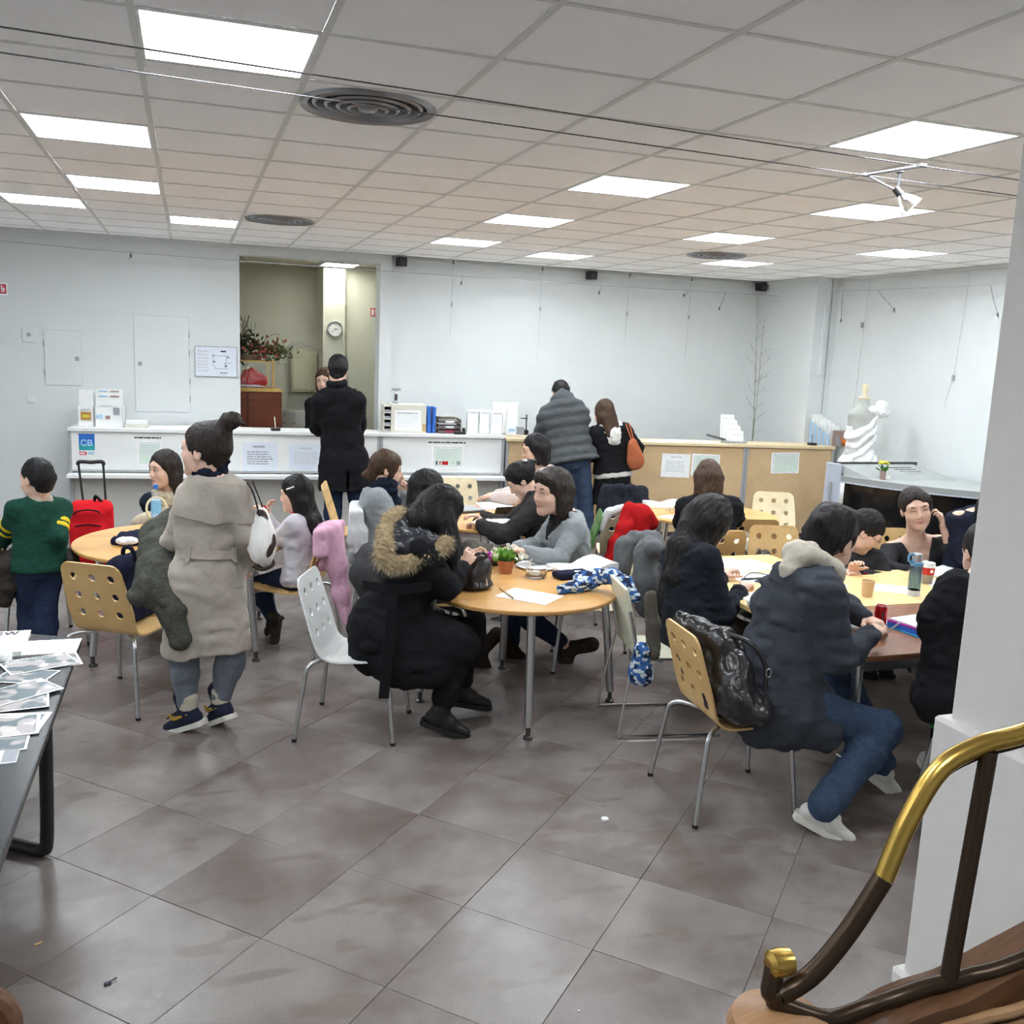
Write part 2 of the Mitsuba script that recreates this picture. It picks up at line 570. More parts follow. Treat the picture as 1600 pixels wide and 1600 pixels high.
class Body:
    """The figure's joints (world metres) and the shapes that hang on them."""

    def __init__(self, J, yaw, head, s=1., build=1., hs=1.):
        self.J = {k: np.asarray(v, float) for k, v in J.items()}
        self.s, self.b, self.hs, self.yaw = s, build, hs, yaw
        J = self.J
        self.u = J['neck'] - J['hip']; self.len = np.linalg.norm(self.u); self.u = self.u / self.len
        r = frame(yaw)[0]
        r = r - self.u * (r @ self.u); self.r = r / np.linalg.norm(r)
        self.f = np.cross(self.u, self.r)
        for sd, g in (('l', -1), ('r', 1)):
            J.setdefault('sh' + sd, J['neck'] + self.r * g * .165 * s * build - self.u * .055 * s)
            J.setdefault('th' + sd, J['hip'] + frame(yaw)[0] * g * .085 * s * build)
        self.R = frame(*head)
        for sd in 'lr':
            for a, m, b, la, lb in (('sh', 'el', 'wr', .275, .25), ('th', 'kn', 'an', .42, .40)):
                J[m + sd] = bend(J[a + sd], J[m + sd], J[b + sd], la * s, lb * s)

    def local(self, p):
        return (p - self.J['hip'].astype(F4)) @ np.stack([self.r, self.f, self.u], 1).astype(F4)

    def torso(self, pad=0., xs=1.42, bust=.0, belly=0.):
        s, b, L = self.s, self.b, self.len
        z = lambda t: (0, 0, L * t)
        rr = [x * s * b + pad for x in (.118, .098, .108, .082)]; rr[0] += max(pad, 0) * .55
        g = smin([cap((0, -.005 * s, -.02 * s), z(.3), rr[0], rr[1]), cap(z(.3), (0, .012 * s, L * .68), rr[1], rr[2]), cap((0, .008 * s, L * .66), (0, -.012 * s, L * .9), rr[2], rr[3]),
                  cap((0, bust + .03 * s, L * .66), (0, bust + .02 * s, L * .6), rr[2] * .8, rr[2] * .8)], .05 * s)
        sc = V(1 / xs, 1, 1).astype(F4)
        def f(p):
            return g(self.local(p) * sc)
        J = self.J
        sh = [cap(J['neck'] - self.u * .035 * s, J['sh' + k], .052 * s * b + pad * .8, .053 * s * b + pad) for k in 'lr']
        return smin([f] + sh, .06 * s)

    def arm(self, k, pad=0., cuff=0.95, r=(.052, .042, .04, .027), pad2=None):
        s, J = self.s, self.J
        pad2 = pad if pad2 is None else pad2
        S, E, W = J['sh' + k], J['el' + k], J['wr' + k]
        W2 = E + (W - E) * cuff
        return smin([cap(S, E, r[0] * s + pad, r[1] * s + pad), cap(E, E + (W - E) * .3, r[1] * s + pad, r[2] * s + pad), cap(E + (W - E) * .3, W2, r[2] * s + pad, r[3] * s + pad2)], .025 * s)

    def leg(self, k, pad=0., cuff=.97, pad2=None, r=(.082, .058, .055, .036)):
        s, b, J = self.s, self.b, self.J
        pad2 = pad if pad2 is None else pad2
        H, K, A = J['th' + k], J['kn' + k], J['an' + k]
        A2 = K + (A - K) * cuff
        return smin([cap(H, K, r[0] * s * b + pad, r[1] * s + pad), cap(K, K + (A - K) * .3, r[1] * s + pad, r[2] * s + pad), cap(K + (A - K) * .3, A2, r[2] * s + pad, r[3] * s + pad2)], .03 * s)

    def foot_dirs(self, k):
        J = self.J
        t = J.get('to' + k)
        d = (t - J['an' + k]) if t is not None else frame(self.yaw)[1]
        d = d - V(0, 0, d[2]) if t is None else d
        return d / np.linalg.norm(d)

    def bounds(self, pad=.2):
        P = np.array(list(self.J.values()))
        return P.min(0) - pad, P.max(0) + pad

    def neck_sdf(self):
        J, R, hs = self.J, self.R, self.hs
        return cap(J['neck'] - self.u * .03 * self.s + self.f * .01, J['head'] + R @ V(0, 0, 0) + (-.022 * R[1] - .055 * R[2]) * hs, .056 * hs, .05 * hs)

    def head(self, **kw):
        g, c, R, hs = head_sdf(**kw), self.J['head'].astype(F4), self.R.astype(F4), F4(self.hs)
        return lambda p: g((p - c) @ R.T / hs) * hs

    def hw(self, q):
        """head coordinates -> world"""
        return self.J['head'] + (np.asarray(q, float) * self.hs) @ self.R


def seg_bounds(fs_pts, pad):
    P = np.asarray(fs_pts, float)
    return P.min(0) - pad, P.max(0) + pad


def hair_part(B, key, style, mat, extra=(), h=.006, cutter=None, seed=0):
    R, c, hs = B.R.astype(F4), B.J['head'].astype(F4), F4(B.hs)
    capr = {'short': (.084, .103, .096), 'flat': (.081, .101, .093)}.get(style, (.086, .106, .098))
    fs = [ell((0, -.014, .036), capr)]
    pts = [(-.12, -.15, -.13), (.12, .13, .16)]
    if style in ('short',):
        fs += [cap((0, -.075, .0), (0, -.066, -.062), .045, .03), cap((-.05, -.06, -.0), (-.04, -.055, -.05), .03, .022), cap((.05, -.06, -.0), (.04, -.055, -.05), .03, .022)]
    if style in ('bob', 'long', 'tied'):
        fs += [cap((0, -.072, .01), (0, -.07, -.07), .05, .038)]
    if style in ('bob',):
        for s in (-1, 1):
            fs += [cap((s * .066, -.01, .03), (s * .072, -.0, -.095), .03, .022), cap((s * .05, -.06, .0), (s * .05, -.058, -.11), .042, .03)]
        fs += [cap((0, -.08, .0), (0, -.075, -.11), .042, .03)]
    if style == 'long':
        for s in (-1, 1):
            fs += [cap((s * .064, -.012, .03), (s * .068, -.014, -.09), .028, .024)]
    g = smin(fs, .03)
    cutters = cutter if cutter is not None else {'short': [((0, .10, -.035), (.078, .082, .085)), ((-.085, .045, -.06), (.03, .055, .05)), ((.085, .045, -.06), (.03, .055, .05)), ((-.09, .0, -.045), (.022, .024, .05)), ((.09, .0, -.045), (.022, .024, .05))],
               'flat': [((0, .11, -.03), (.078, .075, .098))]}.get(style, [((0, .118, -.035), (.066, .080, .122))])
    for cc, rr in cutters: g = cut(g, ell(cc, rr), .012)
    def st(p):
        d = g(p)
        m = np.abs(d) < .03
        if m.any(): d[m] -= .0050 * (nfbm(p[m] * V(95, 95, 9) + seed, 2, seed) * 2 - 1) + .004 * (nnoise(p[m] * 22 + seed, seed) * 2 - 1)
        return d
    f0 = lambda p: st((p - c) @ R.T / hs) * hs
    fs = [f0]
    P = [c + (np.asarray(q, float) * hs) @ R for q in pts] + [c + (np.asarray((x, y, z)) * hs) @ R for x in (-.12, .12) for y in (-.15, .13) for z in (-.14, .16)]
    R0 = frame(B.yaw)
    strands = []
    for a, b, ra, rb in extra:
        A_, B_ = np.asarray(a, float), np.asarray(b, float)
        strands.append(cap(A_, B_, ra, rb)); P += [A_ - max(ra, rb), A_ + max(ra, rb), B_ - max(ra, rb), B_ + max(ra, rb)]
    if strands:
        ss = smin(strands, .045)
        def fall(p):
            d = ss(p)
            m = np.abs(d) < .03
            if m.any(): d[m] -= .007 * (nfbm(p[m] * V(75, 75, 8) + 3 * seed, 2, seed + 1) * 2 - 1)
            return d
        fs = [smin([f0, fall], .05)]
    P = np.array(P)
    return part(key, 'hair', net(fs[0], P.min(0) - .01, P.max(0) + .01, h), mat, True)


def eyes(B, key, closed=False, brow='hair_dark', gaze=0.):
    R = B.R
    for s in (-1, 1):
        if not closed:
            e = part(key, 'eye', net(lambda p: ell(B.hw((s * .033, .0835, .004)), V(.0135, .0065, .0058) * B.hs, R)(p), B.hw((s * .033, .083, .004)) - .022, B.hw((s * .033, .083, .004)) + .022, .0022), 'eye_white', True)
            part(e, 'iris', trimesh.creation.icosphere(2, .0056 * B.hs).apply_translation(B.hw((s * .033 + gaze * .006, .0868, .0045))), 'eye_dark', True)
        y0 = .0885
        a = smooth_path([B.hw((s * .047, .0815, .003)), B.hw((s * .040, .0885, .0085 if not closed else .0075)), B.hw((s * .032, .0915, .0095 if not closed else .009)), B.hw((s * .019, .0895, .003))], 4)
        part(key, 'eyelash', tube(a, .0016 * B.hs, 6), 'eye_dark')
        a = smooth_path([B.hw((s * .052, .0765, .024)), B.hw((s * .040, .0865, .0295)), B.hw((s * .022, .0905, .0255))], 4)
        part(key, 'eyebrow', tube(a, .0027 * B.hs, 6), brow)


def shoe(B, key, k, mat, sole='sole_dark', h=.006, boot=0., s=None, low=False):
    s = s or B.s
    A = B.J['an' + k]
    d = B.foot_dirs(k)
    side = np.cross(d, [0, 0, 1]); side /= max(np.linalg.norm(side), 1e-6)
    up = np.cross(side, d)
    Rm = np.array([side, d, up])
    g = [cap((0, -.035, -.045), (0, .06, -.05), .038, .036), cap((0, .06, -.05), (.004, .145, -.06), .037, .027), cap((0, -.012, .0), (0, .05, -.035), .04, .036)]
    if boot: g.append(cap((0, -.008, -.03), (0, -.008, boot), .043, .046))
    f = cut(smin(g, .02), half((0, 0, -.079), (0, 0, -1.)) if False else (lambda p: p[:, 2] + .079), .004)
    A4, R4, s4 = A.astype(F4), Rm.T.astype(F4), F4(s)
    sf = lambda p: f((p - A4) @ R4 / s4) * s4
    P = np.array([A + (V(x, y, z) * s) @ Rm for x in (-.06, .06) for y in (-.09, .19) for z in (-.1, .06 + boot)])
    k1 = part(key, 'shoe', net(sf, P.min(0), P.max(0), h), mat, True)
    out = Polygon([(-.036, -.06), (-.03, -.075), (0, -.082), (.03, -.075), (.036, -.06), (.037, .05), (.042, .1), (.034, .15), (.012, .176), (-.01, .174), (-.028, .15), (-.038, .1), (-.036, .05)]).buffer(.002)
    m = extrude(out, .026, -.093)
    m.apply_scale(s)
    part(k1, 'sole', frame_to(m, A, side, d, up), sole)
    return k1


def body_mesh(B, key, h=.005, hands=None, lips=(.48, .17, .15), smile=0., collar=.16, tone=None, bare=()):
    J = B.J
    tone = SKIN_TONE if tone is None else V(*tone)
    fs = [B.torso(-.004), B.neck_sdf()]
    for k in 'lr':
        fs += [B.arm(k, 0, 1.)]
        fs += [B.leg(k, 0, 1.), cap(J['an' + k], J['an' + k] + B.foot_dirs(k) * .02 * B.s - V(0, 0, .03 * B.s), .030 * B.s, .022 * B.s)]
    f = smin(fs, .03)
    f = smin([f, B.head(smile=smile)], .018)
    hand_c = []
    for k, g in (('l', -1), ('r', 1)):
        o = dict(curl=.55, nrm=None, d=None)
        o.update((hands or {}).get(k, {}))
        d = (J['wr' + k] - J['el' + k]) if o['d'] is None else V(*o['d'])
        d = d / np.linalg.norm(d)
        nrm = V(0, 0, 1) if o['nrm'] is None else V(*o['nrm'])
        # thumb towards the body's middle when the palm faces down: cross(d, up) is the right side
        side = o.get('side', -g)
        f = smin([f, hand_sdf(J['wr' + k], d, nrm, side, o['curl'], B.s, curls=o.get('curls'), spread=o.get('spread', .06))], .012)
        hand_c.append(J['wr' + k] + d * .09 * B.s)
    lo, hi = B.bounds(.22)
    spots = [(J['head'], .17 * B.hs + .03), (J['head'] + (J['neck'] - J['head']) * .9, collar)] + [(c, .15 * B.s) for c in hand_c] + [(np.asarray(c, float), r) for c, r in bare]
    # skin shows at the head, the neck, the hands and what is listed in bare; the rest is meshed roughly
    keep = lambda v: np.any([np.linalg.norm(v - c, axis=1) < r for c, r in spots], 0)
    m = net(f, lo, hi, h, detail=lambda c: np.any([np.linalg.norm(c - q, axis=1) < r + 10 * h for q, r in spots], 0))
    m = coarsen(m, keep)
    q = (m.vertices - J['head']) @ B.R.T / B.hs
    col = np.repeat(tone[None], len(q), 0) * (1 + .06 * (nfbm(m.vertices * 40, 2, 3)[:, None] * 2 - 1))
    w = .025 + .008 * smile
    yl = -.0625 + .1 * smile * np.abs(q[:, 0]) * .9
    lip = np.clip(1.6 - np.hypot(q[:, 0] / w, (q[:, 2] - yl + .003) / (.0105 + .002 * smile)) * 1.25, 0, 1) * (q[:, 1] > .06)
    col = col * (1 - lip[:, None]) + V(*lips) * lip[:, None]
    chk = np.exp(-((np.abs(q[:, 0]) - .043) ** 2 + (q[:, 2] + .03) ** 2) / .02 ** 2) * (q[:, 1] > .02)
    col = col * (1 - .0 * chk[:, None])
    part(key, 'body', m, SKIN, True, color=np.clip(col, 0, 1))


def garment(B, key, name, mat, f, h=.013, pts=None, pad=.24, label=None, smooth=True):
    if pts is None: lo, hi = B.bounds(pad)
    else:
        P = np.asarray(pts, float); lo, hi = P.min(0) - pad, P.max(0) + pad
    return part(key, name, net(f, lo, hi, h), mat, smooth, label=label)


def top(B, pad=.014, cuff=.93, hem=.10, wr=.006, seed=0, k=.03, extra=(), sleeves='lr', bust=.01, apad=None, neckcut=None, cuffpad=None, folds=(14, 14, 22), flare=0.):
    """jumper, jacket: torso and sleeves; hem: metres under the hip joint's level at which it ends."""
    fs = [B.torso(pad, bust=bust)] + [B.arm(a, pad if apad is None else apad, cuff, pad2=cuffpad) for a in sleeves] + list(extra)
    f = smin(fs, k)
    f = cut(f, half(B.J['hip'] - B.u * hem, B.u), .006)
    f = cut(f, half(B.J['neck'] + B.u * .045 * B.s + B.f * .0, -(B.u * .9 - B.f * .32)), .008)
    if neckcut is not None: f = cut(f, neckcut, .006)
    return wrinkle(ridged(f, wr * 1.1, folds, seed), wr * .5, 30, seed + 5)


def trousers(B, pad=.014, cuff=.93, pad2=None, wr=.005, seed=3):
    s = B.s
    hip = lambda p: smin([cap((0, -.005 * s, -.03 * s), (0, 0, .08 * s), .118 * s * B.b + pad * .35, .10 * s * B.b + pad * .2)], .02)(B.local(p) * V(1 / 1.42, 1, 1).astype(F4))
    f = smin([hip, B.leg('l', pad, cuff, pad2), B.leg('r', pad, cuff, pad2)], .022)
    return wrinkle(ridged(f, wr, 13, seed), wr * .5, 32, seed)


for nm, c, r in (('sole_dark', (.012, .011, .011), .7), ('sole_white', (.62, .6, .54), .6), ('leather_black', (.012, .011, .011), .35), ('leather_brown', (.035, .022, .016), .4)):
    pb(nm, c, r)


def band(B, f, zlo, zhi, angles, off=.004, t=.006, nz=4):
    """a strip lying on the surface f = 0 round the trunk; angles in degrees from the right side over the front."""
    P = []
    for a in np.radians(angles):
        d = B.r * math.cos(a) + B.f * math.sin(a)
        for z in np.linspace(zlo(a) if callable(zlo) else zlo, zhi(a) if callable(zhi) else zhi, nz):
            o = B.J['hip'] + B.u * z
            s = np.linspace(.03, .42, 118)
            v = f((o + s[:, None] * d).astype(F4))
            P.append((o + d * (s[int(np.argmax(v > 0))] + off), d))
    n = len(angles)
    v = np.array([p for p, d in P] + [p + d * t for p, d in P])
    N, F = n * nz, []
    q = lambda a, b, c, d: F.extend([(a, b, c), (a, c, d)])
    for i in range(n - 1):
        for j in range(nz - 1):
            a = i * nz + j
            q(a, a + nz, a + nz + 1, a + 1); q(N + a, N + a + 1, N + a + nz + 1, N + a + nz)
        for j, s_ in ((0, 1), (nz - 1, -1)):
            a = i * nz + j
            q(*((a, N + a, N + a + nz, a + nz)[::s_]))
    for i, s_ in ((0, -1), (n - 1, 1)):
        for j in range(nz - 1):
            a = i * nz + j
            q(*((a, N + a, N + a + 1, a + 1)[::s_]))
    m = trimesh.Trimesh(v, F, process=False)
    if m.volume < 0: m.invert()
    return m
# ---------------------------------------------------------------- the room
def paint(name, col, rough=.75, f=3.):
    a = mi.Color3f(col)
    def fn(p, n, uv):
        w = fbm(p.x * f, p.y * f, p.z * f, 3) * .6 + noise(p.x * 90, p.y * 90, p.z * 90) * .4
        return a * (.96 + .06 * w)
    return pb(name, proc(fn), rough, spec=.25)


paint('wall_paint', (.665, .69, .69))
paint('room_paint', (.62, .62, .53))
paint('pillar_paint', (.64, .62, .60))
paint('door_paint', (.665, .69, .69), .6)
pb('plinth_purple', (.16, .12, .16), .6)
pb('grey_metal', (.33, .34, .35), .4)
pb('chrome', (.75, .75, .76), .16, 1.)
pb('alu', (.60, .61, .62), .34, 1.)
pb('black_plastic', (.012, .012, .014), .45)
pb('white_plastic', (.72, .73, .73), .45)
pb('white_laminate', (.74, .75, .74), .35)
pb('cream_laminate', (.70, .69, .62), .4)
pb('vent_metal', (.30, .30, .31), .35, .6)
pb('dark_gap', (.03, .03, .03), .9)
pb('steel_dark', (.10, .10, .10), .35, .8)


def fleck(name, col, f, rough=.9):
    a = mi.Color3f(col)
    def fn(p, n, uv):
        w = noise(p.x * f, p.y * f, p.z * f)
        v = noise(p.x * 2.1 + 4, p.y * 2.1, 0)
        return a * (.96 + .03 * w + .04 * v)
    return pb(name, proc(fn), rough, spec=.15)


fleck('ceiling_tile', (.90, .90, .90), 260)
pb('ceiling_bar', (.66, .67, .65), .6)


def floor_tone(shift):
    def fn(p, n, uv):
        x, y = p.x + shift, p.y - shift * .7
        w = fbm(x * 2.2, y * 2.2, shift, 4)
        v = fbm(x * 6.5 + 11, y * 6.5, shift + 3, 3)
        g = noise(p.x * 330, p.y * 330, 1.)
        t = smoothstep(.32, .68, w * .6 + v * .4)
        c = mix((.115, .092, .083), (.190, .170, .158), t)
        s = smoothstep(.62, .74, fbm(x * 4.1, y * 9.2 + 5, 2. + shift, 3))
        c = mix(c, mi.Color3f(.098, .064, .050), s * .4)
        return c * (.9 + .2 * g)
    return fn


def floor_rough(p, n, uv):
    return .25 + .14 * fbm(p.x * 3.1, p.y * 3.1, 4., 3) + .05 * noise(p.x * 60, p.y * 60, 2.)


_fr = proc(floor_rough)
for i, sft in enumerate((0., 3.7, 8.1)):
    scene[f'floor_tile_tone_{i}'] = {'type': 'principled', 'base_color': proc(floor_tone(sft)), 'roughness': _fr, 'specular': .6}
pb('grout', (.07, .062, .058), .8)

# floor: square tiles laid on the diagonal
fl = struct('floor', 'dark brown mottled floor tiles laid on the diagonal')
part(fl, 'slab', box(-4.2, 8, -3, 14, -.06, -.003), 'grout', False)
TS, T0, S0 = .53, 1.027, 2.382
_variants = {}
tile_m = mikit.ply(at(box(-.2642, .2642, -.2642, .2642, -.003, 0, .0012), (0, 0, 0), math.pi / 4), None, smooth=False)
far = []
for i in range(-14, 24):
    for j in range(-22, 26):
        s, t = S0 + (i + .5) * TS, T0 + (j + .5) * TS
        x, y = (s - t) / math.sqrt(2), (s + t) / math.sqrt(2)
        if not (-4.2 < x < 7.6 and -2.8 < y < 13.2): continue
        vis = in_view((x, y, 0), 90)
        if vis and y < 8.6:
            k = numbered(fl + '__tile')
            scene[k] = {**tile_m, 'to_world': T().translate([x, y, float(rng.normal(0, .00025))]).rotate([1, 0, 0], float(rng.normal(0, .05))).rotate([0, 1, 0], float(rng.normal(0, .05))),
                        'bsdf': {'type': 'ref', 'id': f'floor_tile_tone_{int(rng.integers(3))}'}}
        else: far.append(at(box(-.2642, .2642, -.2642, .2642, -.003, 0), (x, y, 0), math.pi / 4))
part(fl, 'far_tiles', cat(*far), 'floor_tile_tone_0', False, stuff=True)

# ceiling: 60 cm tiles in a bar grid, light panels and round vents in some cells
GX, GY, G = -.153, 3.979, .6
PANELS = {(0, -1): 1, (-1, 2): 2, (-1, 5): 3, (0, 8): 4, (-2, 7): 5, (4, 2): 6, (4, 5): 7, (4, 8): 8, (5, -1): 9, (7, 2): 10, (7, 5): 11, (6, 9): 12, (10, 5): 13, (9, 8): 14, (10, 2): 15,
          (-1, -4): 16, (4, -4): 17, (-4, 2): 18, (10, -1): 19, (-5, -1): 20, (0, -7): 21, (5, -7): 22, (8, -4): 23, (-5, -4): 24}  # unseen cells; lamps added over and behind the camera to brighten the foreground
VENTS = [(1, 0), (1, 7), (8, 7)]
ce = struct('ceiling', 'suspended ceiling of square white tiles in a bar grid')
part(ce, 'slab', box(-4.2, 8, -3, 11.0, CEIL + .14, CEIL + .2), 'ceiling_tile', False)
ctile = mikit.ply(box(-.2885, .2885, -.2885, .2885, CEIL + .003, CEIL + .018, .002), 'ceiling_tile', smooth=False)
hid = []
for i in range(-7, 14):
    for j in range(-12, 12):
        if (i, j) in PANELS or (i, j) in VENTS: continue
        x, y = GX + (i + .5) * G, GY + (j + .5) * G
        if not (-4.4 < x < 8 and -3.2 < y < 11.2): continue
        y1 = min(y + .2885, 10.89)
        if y1 - y + .2885 < .05: continue
        if in_view((x, y, CEIL), 120) and y1 > y + .28: scene[numbered(ce + '__tile')] = {**ctile, 'to_world': T().translate([x, y, 0])}
        else: hid.append(box(x - .2885, x + .2885, y - .2885, y1, CEIL + .003, CEIL + .018))
part(ce, 'outer_tiles', cat(*hid), 'ceiling_tile', False, stuff=True)
for i in range(-7, 15):
    x = GX + i * G
    if -4.2 < x < 8: part(ce, 'runner', box(x - .012, x + .012, -3, 10.9, CEIL - .001, CEIL + .003), 'ceiling_bar', False)
for j in range(-11, 12):
    y = GY + j * G
    if -3 < y < 10.9: part(ce, 'cross_bar', box(-4.2, 7.5, y - .012, y + .012, CEIL - .0005, CEIL + .003), 'ceiling_bar', False)

WHERE = {(0, -1): 'large square light panel nearest the camera at top left of the ceiling', (-1, 2): 'second light panel of the left ceiling row behind the nearest one', (-1, 5): 'third light panel of the left row over the wall hatches',
         (0, 8): 'small far light panel beside the far round vent at left', (-2, 7): 'leftmost light panel cut near the left frame edge', (4, 2): 'middle light panel nearest the camera in the middle row',
         (4, 5): 'second light panel of the middle row', (4, 8): 'farthest light panel of the middle row above the small speaker', (5, -1): 'large light panel at right next to the hanging spotlight',
         (7, 2): 'light panel below and behind the hanging spotlight at right', (7, 5): 'light panel just before the right far vent', (6, 9): 'light panel near the back wall above the middle speaker',
         (10, 5): 'farthest right light panel near the right wall', (9, 8): 'light panel directly behind the right far vent', (10, 2): 'light panel mostly hidden behind the right pillar', (-1, -4): 'added light panel above the camera, out of the picture at left', (4, -4): 'added light panel above the camera, out of the picture at right', (-4, 2): 'light panel out of the picture left of the second row',
         (10, -1): 'light panel out of the picture beyond the pillar', (-5, -1): 'added light panel out of the picture at the far left of the nearest row', (0, -7): 'added unseen light panel behind the camera at left', (5, -7): 'added unseen light panel behind the camera at right', (8, -4): 'added unseen light panel behind the camera over the stair', (-5, -4): 'added unseen light panel behind the camera by the side wall'}
pan_frame = mikit.ply(cat(box(-.29, .29, -.29, -.278, CEIL + .0, CEIL + .06), box(-.29, .29, .278, .29, CEIL + .0, CEIL + .06), box(-.29, -.278, -.278, .278, CEIL, CEIL + .06), box(.278, .29, -.278, .278, CEIL, CEIL + .06)), 'white_plastic', smooth=False)
pan_diff = emit(box(-.278, .278, -.278, .278, CEIL + .004, CEIL + .012), PANEL_LIGHT)
for (i, j), n in PANELS.items():
    k = thing('ceiling_light', WHERE.get((i, j), 'square fluorescent ceiling light outside the picture'), 'ceiling light', 'fluorescent ceiling panels')
    tw = T().translate([GX + (i + .5) * G, GY + (j + .5) * G, 0])
    scene[k + '__frame'] = {**pan_frame, 'to_world': tw}
    scene[k + '__diffuser'] = {**pan_diff, 'to_world': tw}

for n, (i, j) in enumerate(VENTS):
    k = thing('ceiling_vent', ['large round grey ceiling vent nearest the camera', 'round ceiling vent over the left counter', 'round ceiling vent at the far right'][n], 'vent', 'round ceiling vents')
    tw = T().translate([GX + (i + .5) * G, GY + (j + .5) * G, 0])
    c = extrude(sbox(-.288, -.288, .288, .288).difference(Point(0, 0).buffer(.262, 32)), .014, CEIL + .003)
    part(k, 'surround', c, 'ceiling_tile', False, to_world=tw)
    part(k, 'rim', lathe([(.255, CEIL - .004), (.285, CEIL - .012), (.292, CEIL + .002), (.262, CEIL + .012), (.25, CEIL + .012), (.255, CEIL - .004)], 48), 'vent_metal', to_world=tw)
    part(k, 'duct', lathe([(0, CEIL + .13), (.255, CEIL + .13), (.255, CEIL), (.258, CEIL), (.258, CEIL + .135), (0, CEIL + .135)], 40), 'grey_metal', to_world=tw)
    for q, r in enumerate((.225, .175, .125, .078)):
        part(k, 'louvre', lathe([(r, CEIL - .006 - .004 * q), (r + .012, CEIL + .002 - .004 * q), (r - .010, CEIL + .04), (r - .014, CEIL + .038), (r - .003, CEIL - .004 - .004 * q), (r, CEIL - .006 - .004 * q)], 48), 'vent_metal', to_world=tw)
    part(k, 'core', lathe([(0, CEIL - .02), (.035, CEIL - .018), (.045, CEIL - .006), (.03, CEIL + .04), (0, CEIL + .04)], 32), 'vent_metal', to_world=tw)
    part(k, 'damper', cat(box(-.25, .25, -.003, .003, CEIL + .05, CEIL + .1), box(-.003, .003, -.25, .25, CEIL + .05, CEIL + .1)), 'grey_metal', False, to_world=tw)

# walls
WL = 10.9
wl = struct('wall_left', 'plain white wall at the far left with flush hatches')
part(wl, 'surface', box(-4.2, .535, WL, WL + .16, 0, CEIL + .14), 'wall_paint', False)
part(wl, 'cornice', box(-4.2, .535, WL - .02, WL, CEIL - .035, CEIL), 'wall_paint', False)
wb = struct('wall_back', 'long plain white wall behind the counters')
part(wb, 'surface', box(2.14, 7.4, 11.0, 11.16, 0, CEIL + .14), 'wall_paint', False)
part(wb, 'lintel', box(.535, 2.14, WL, 11.16, 3.005, CEIL + .14), 'wall_paint', False)
part(wb, 'jamb', box(2.07, 2.2, 10.9, 11.16, 0, CEIL + .1), 'wall_paint', False)
part(wb, 'cornice', box(.535, 7.12, 10.975, 11.0, CEIL - .03, CEIL), 'ceiling_bar', False)
wr = struct('wall_right', 'white right wall with a step in it near the corner')
part(wr, 'surface', box(7.12, 7.6, 9.8, 11.1, 0, CEIL + .14), 'wall_paint', False)
part(wr, 'surface', box(7.43, 7.6, -3, 9.8, 0, CEIL + .14), 'wall_paint', False)
part(wr, 'cornice', box(7.40, 7.43, -3, 9.8, CEIL - .03, CEIL), 'ceiling_bar', False)
part(wr, 'cornice', box(7.09, 7.12, 9.8, 11., CEIL - .03, CEIL), 'ceiling_bar', False)
part(wr, 'duct_cover', box(7.24, 7.30, 9.775, 9.8, 1.95, CEIL), 'wall_paint', False)
part(wr, 'cable', tube([(7.33, 9.79, CEIL), (7.335, 9.785, 2.2), (7.33, 9.785, 1.1)], .004, 6), 'grey_metal')
wn = struct('wall_near', 'white wall behind the camera')
part(wn, 'surface', box(-4.2, 8, -3.15, -3, 0, CEIL + .14), 'wall_paint', False)
ws = struct('wall_side', 'white side wall outside the picture at left')
part(ws, 'surface', box(-4.35, -4.2, -3, 11, 0, CEIL + .14), 'wall_paint', False)
tr = single('baseboard_left', 'purple grey baseboard along the left wall', 'baseboard', box(-4.2, -1.2, WL - .015, WL, 0, .11, .004), 'plinth_purple', False, kind='structure')

# the small room behind the doorway
rb = struct('wall_room', 'cream walls of the small room behind the doorway')
part(rb, 'back', box(-.6, 1.63, 13.0, 13.1, 0, 3.3), 'room_paint', False)
part(rb, 'column', box(1.63, 1.91, 12.4, 13.1, 0, 3.3), 'room_paint', False)
part(rb, 'side', box(1.91, 3.2, 12.5, 12.6, 0, 3.3), 'room_paint', False)
part(rb, 'end', box(-.7, -.6, 11.06, 13.1, 0, 3.3), 'room_paint', False)
part(rb, 'end', box(3.2, 3.3, 11.16, 12.6, 0, 3.3), 'room_paint', False)
part(rb, 'pipe', tube([(1.93, 12.49, 2.9), (1.935, 12.488, 2.2), (1.96, 12.488, 1.7), (1.96, 12.488, 1.2)], .008, 6), 'room_paint')
rc = single('ceiling_room', 'low cream ceiling of the small room', 'ceiling', box(-.7, 3.3, 11.16, 13.1, 3.07, 3.2), 'room_paint', False, kind='structure')
k = thing('ceiling_light', 'small light panel in the small room behind the doorway', 'ceiling light')
part(k, 'frame', cat(box(1.55, 2.0, 11.72, 11.75, 3.04, 3.07), box(1.55, 2.0, 12.35, 12.38, 3.04, 3.07), box(1.55, 1.58, 11.75, 12.35, 3.04, 3.07), box(1.97, 2.0, 11.75, 12.35, 3.04, 3.07)), 'white_plastic', False)
scene[k + '__diffuser'] = emit(box(1.58, 1.97, 11.75, 12.35, 3.05, 3.06), ROOM_LIGHT)

# pillar at the right, near the camera
PX, PY = 2.28, 1.25
pi_ = struct('pillar_right', 'cream square pillar with a plinth at the right edge')
part(pi_, 'shaft', box(PX + .04, PX + 1.2, PY + .03, PY + 1.03, 0, CEIL), 'pillar_paint', False)
part(pi_, 'plinth', box(PX, PX + 1.2, PY, PY + 1.07, 0, .985, .012), 'pillar_paint', False)
part(pi_, 'foot', box(PX - .025, PX + 1.2, PY - .03, PY + 1.10, 0, .07, .015), 'pillar_paint', False)
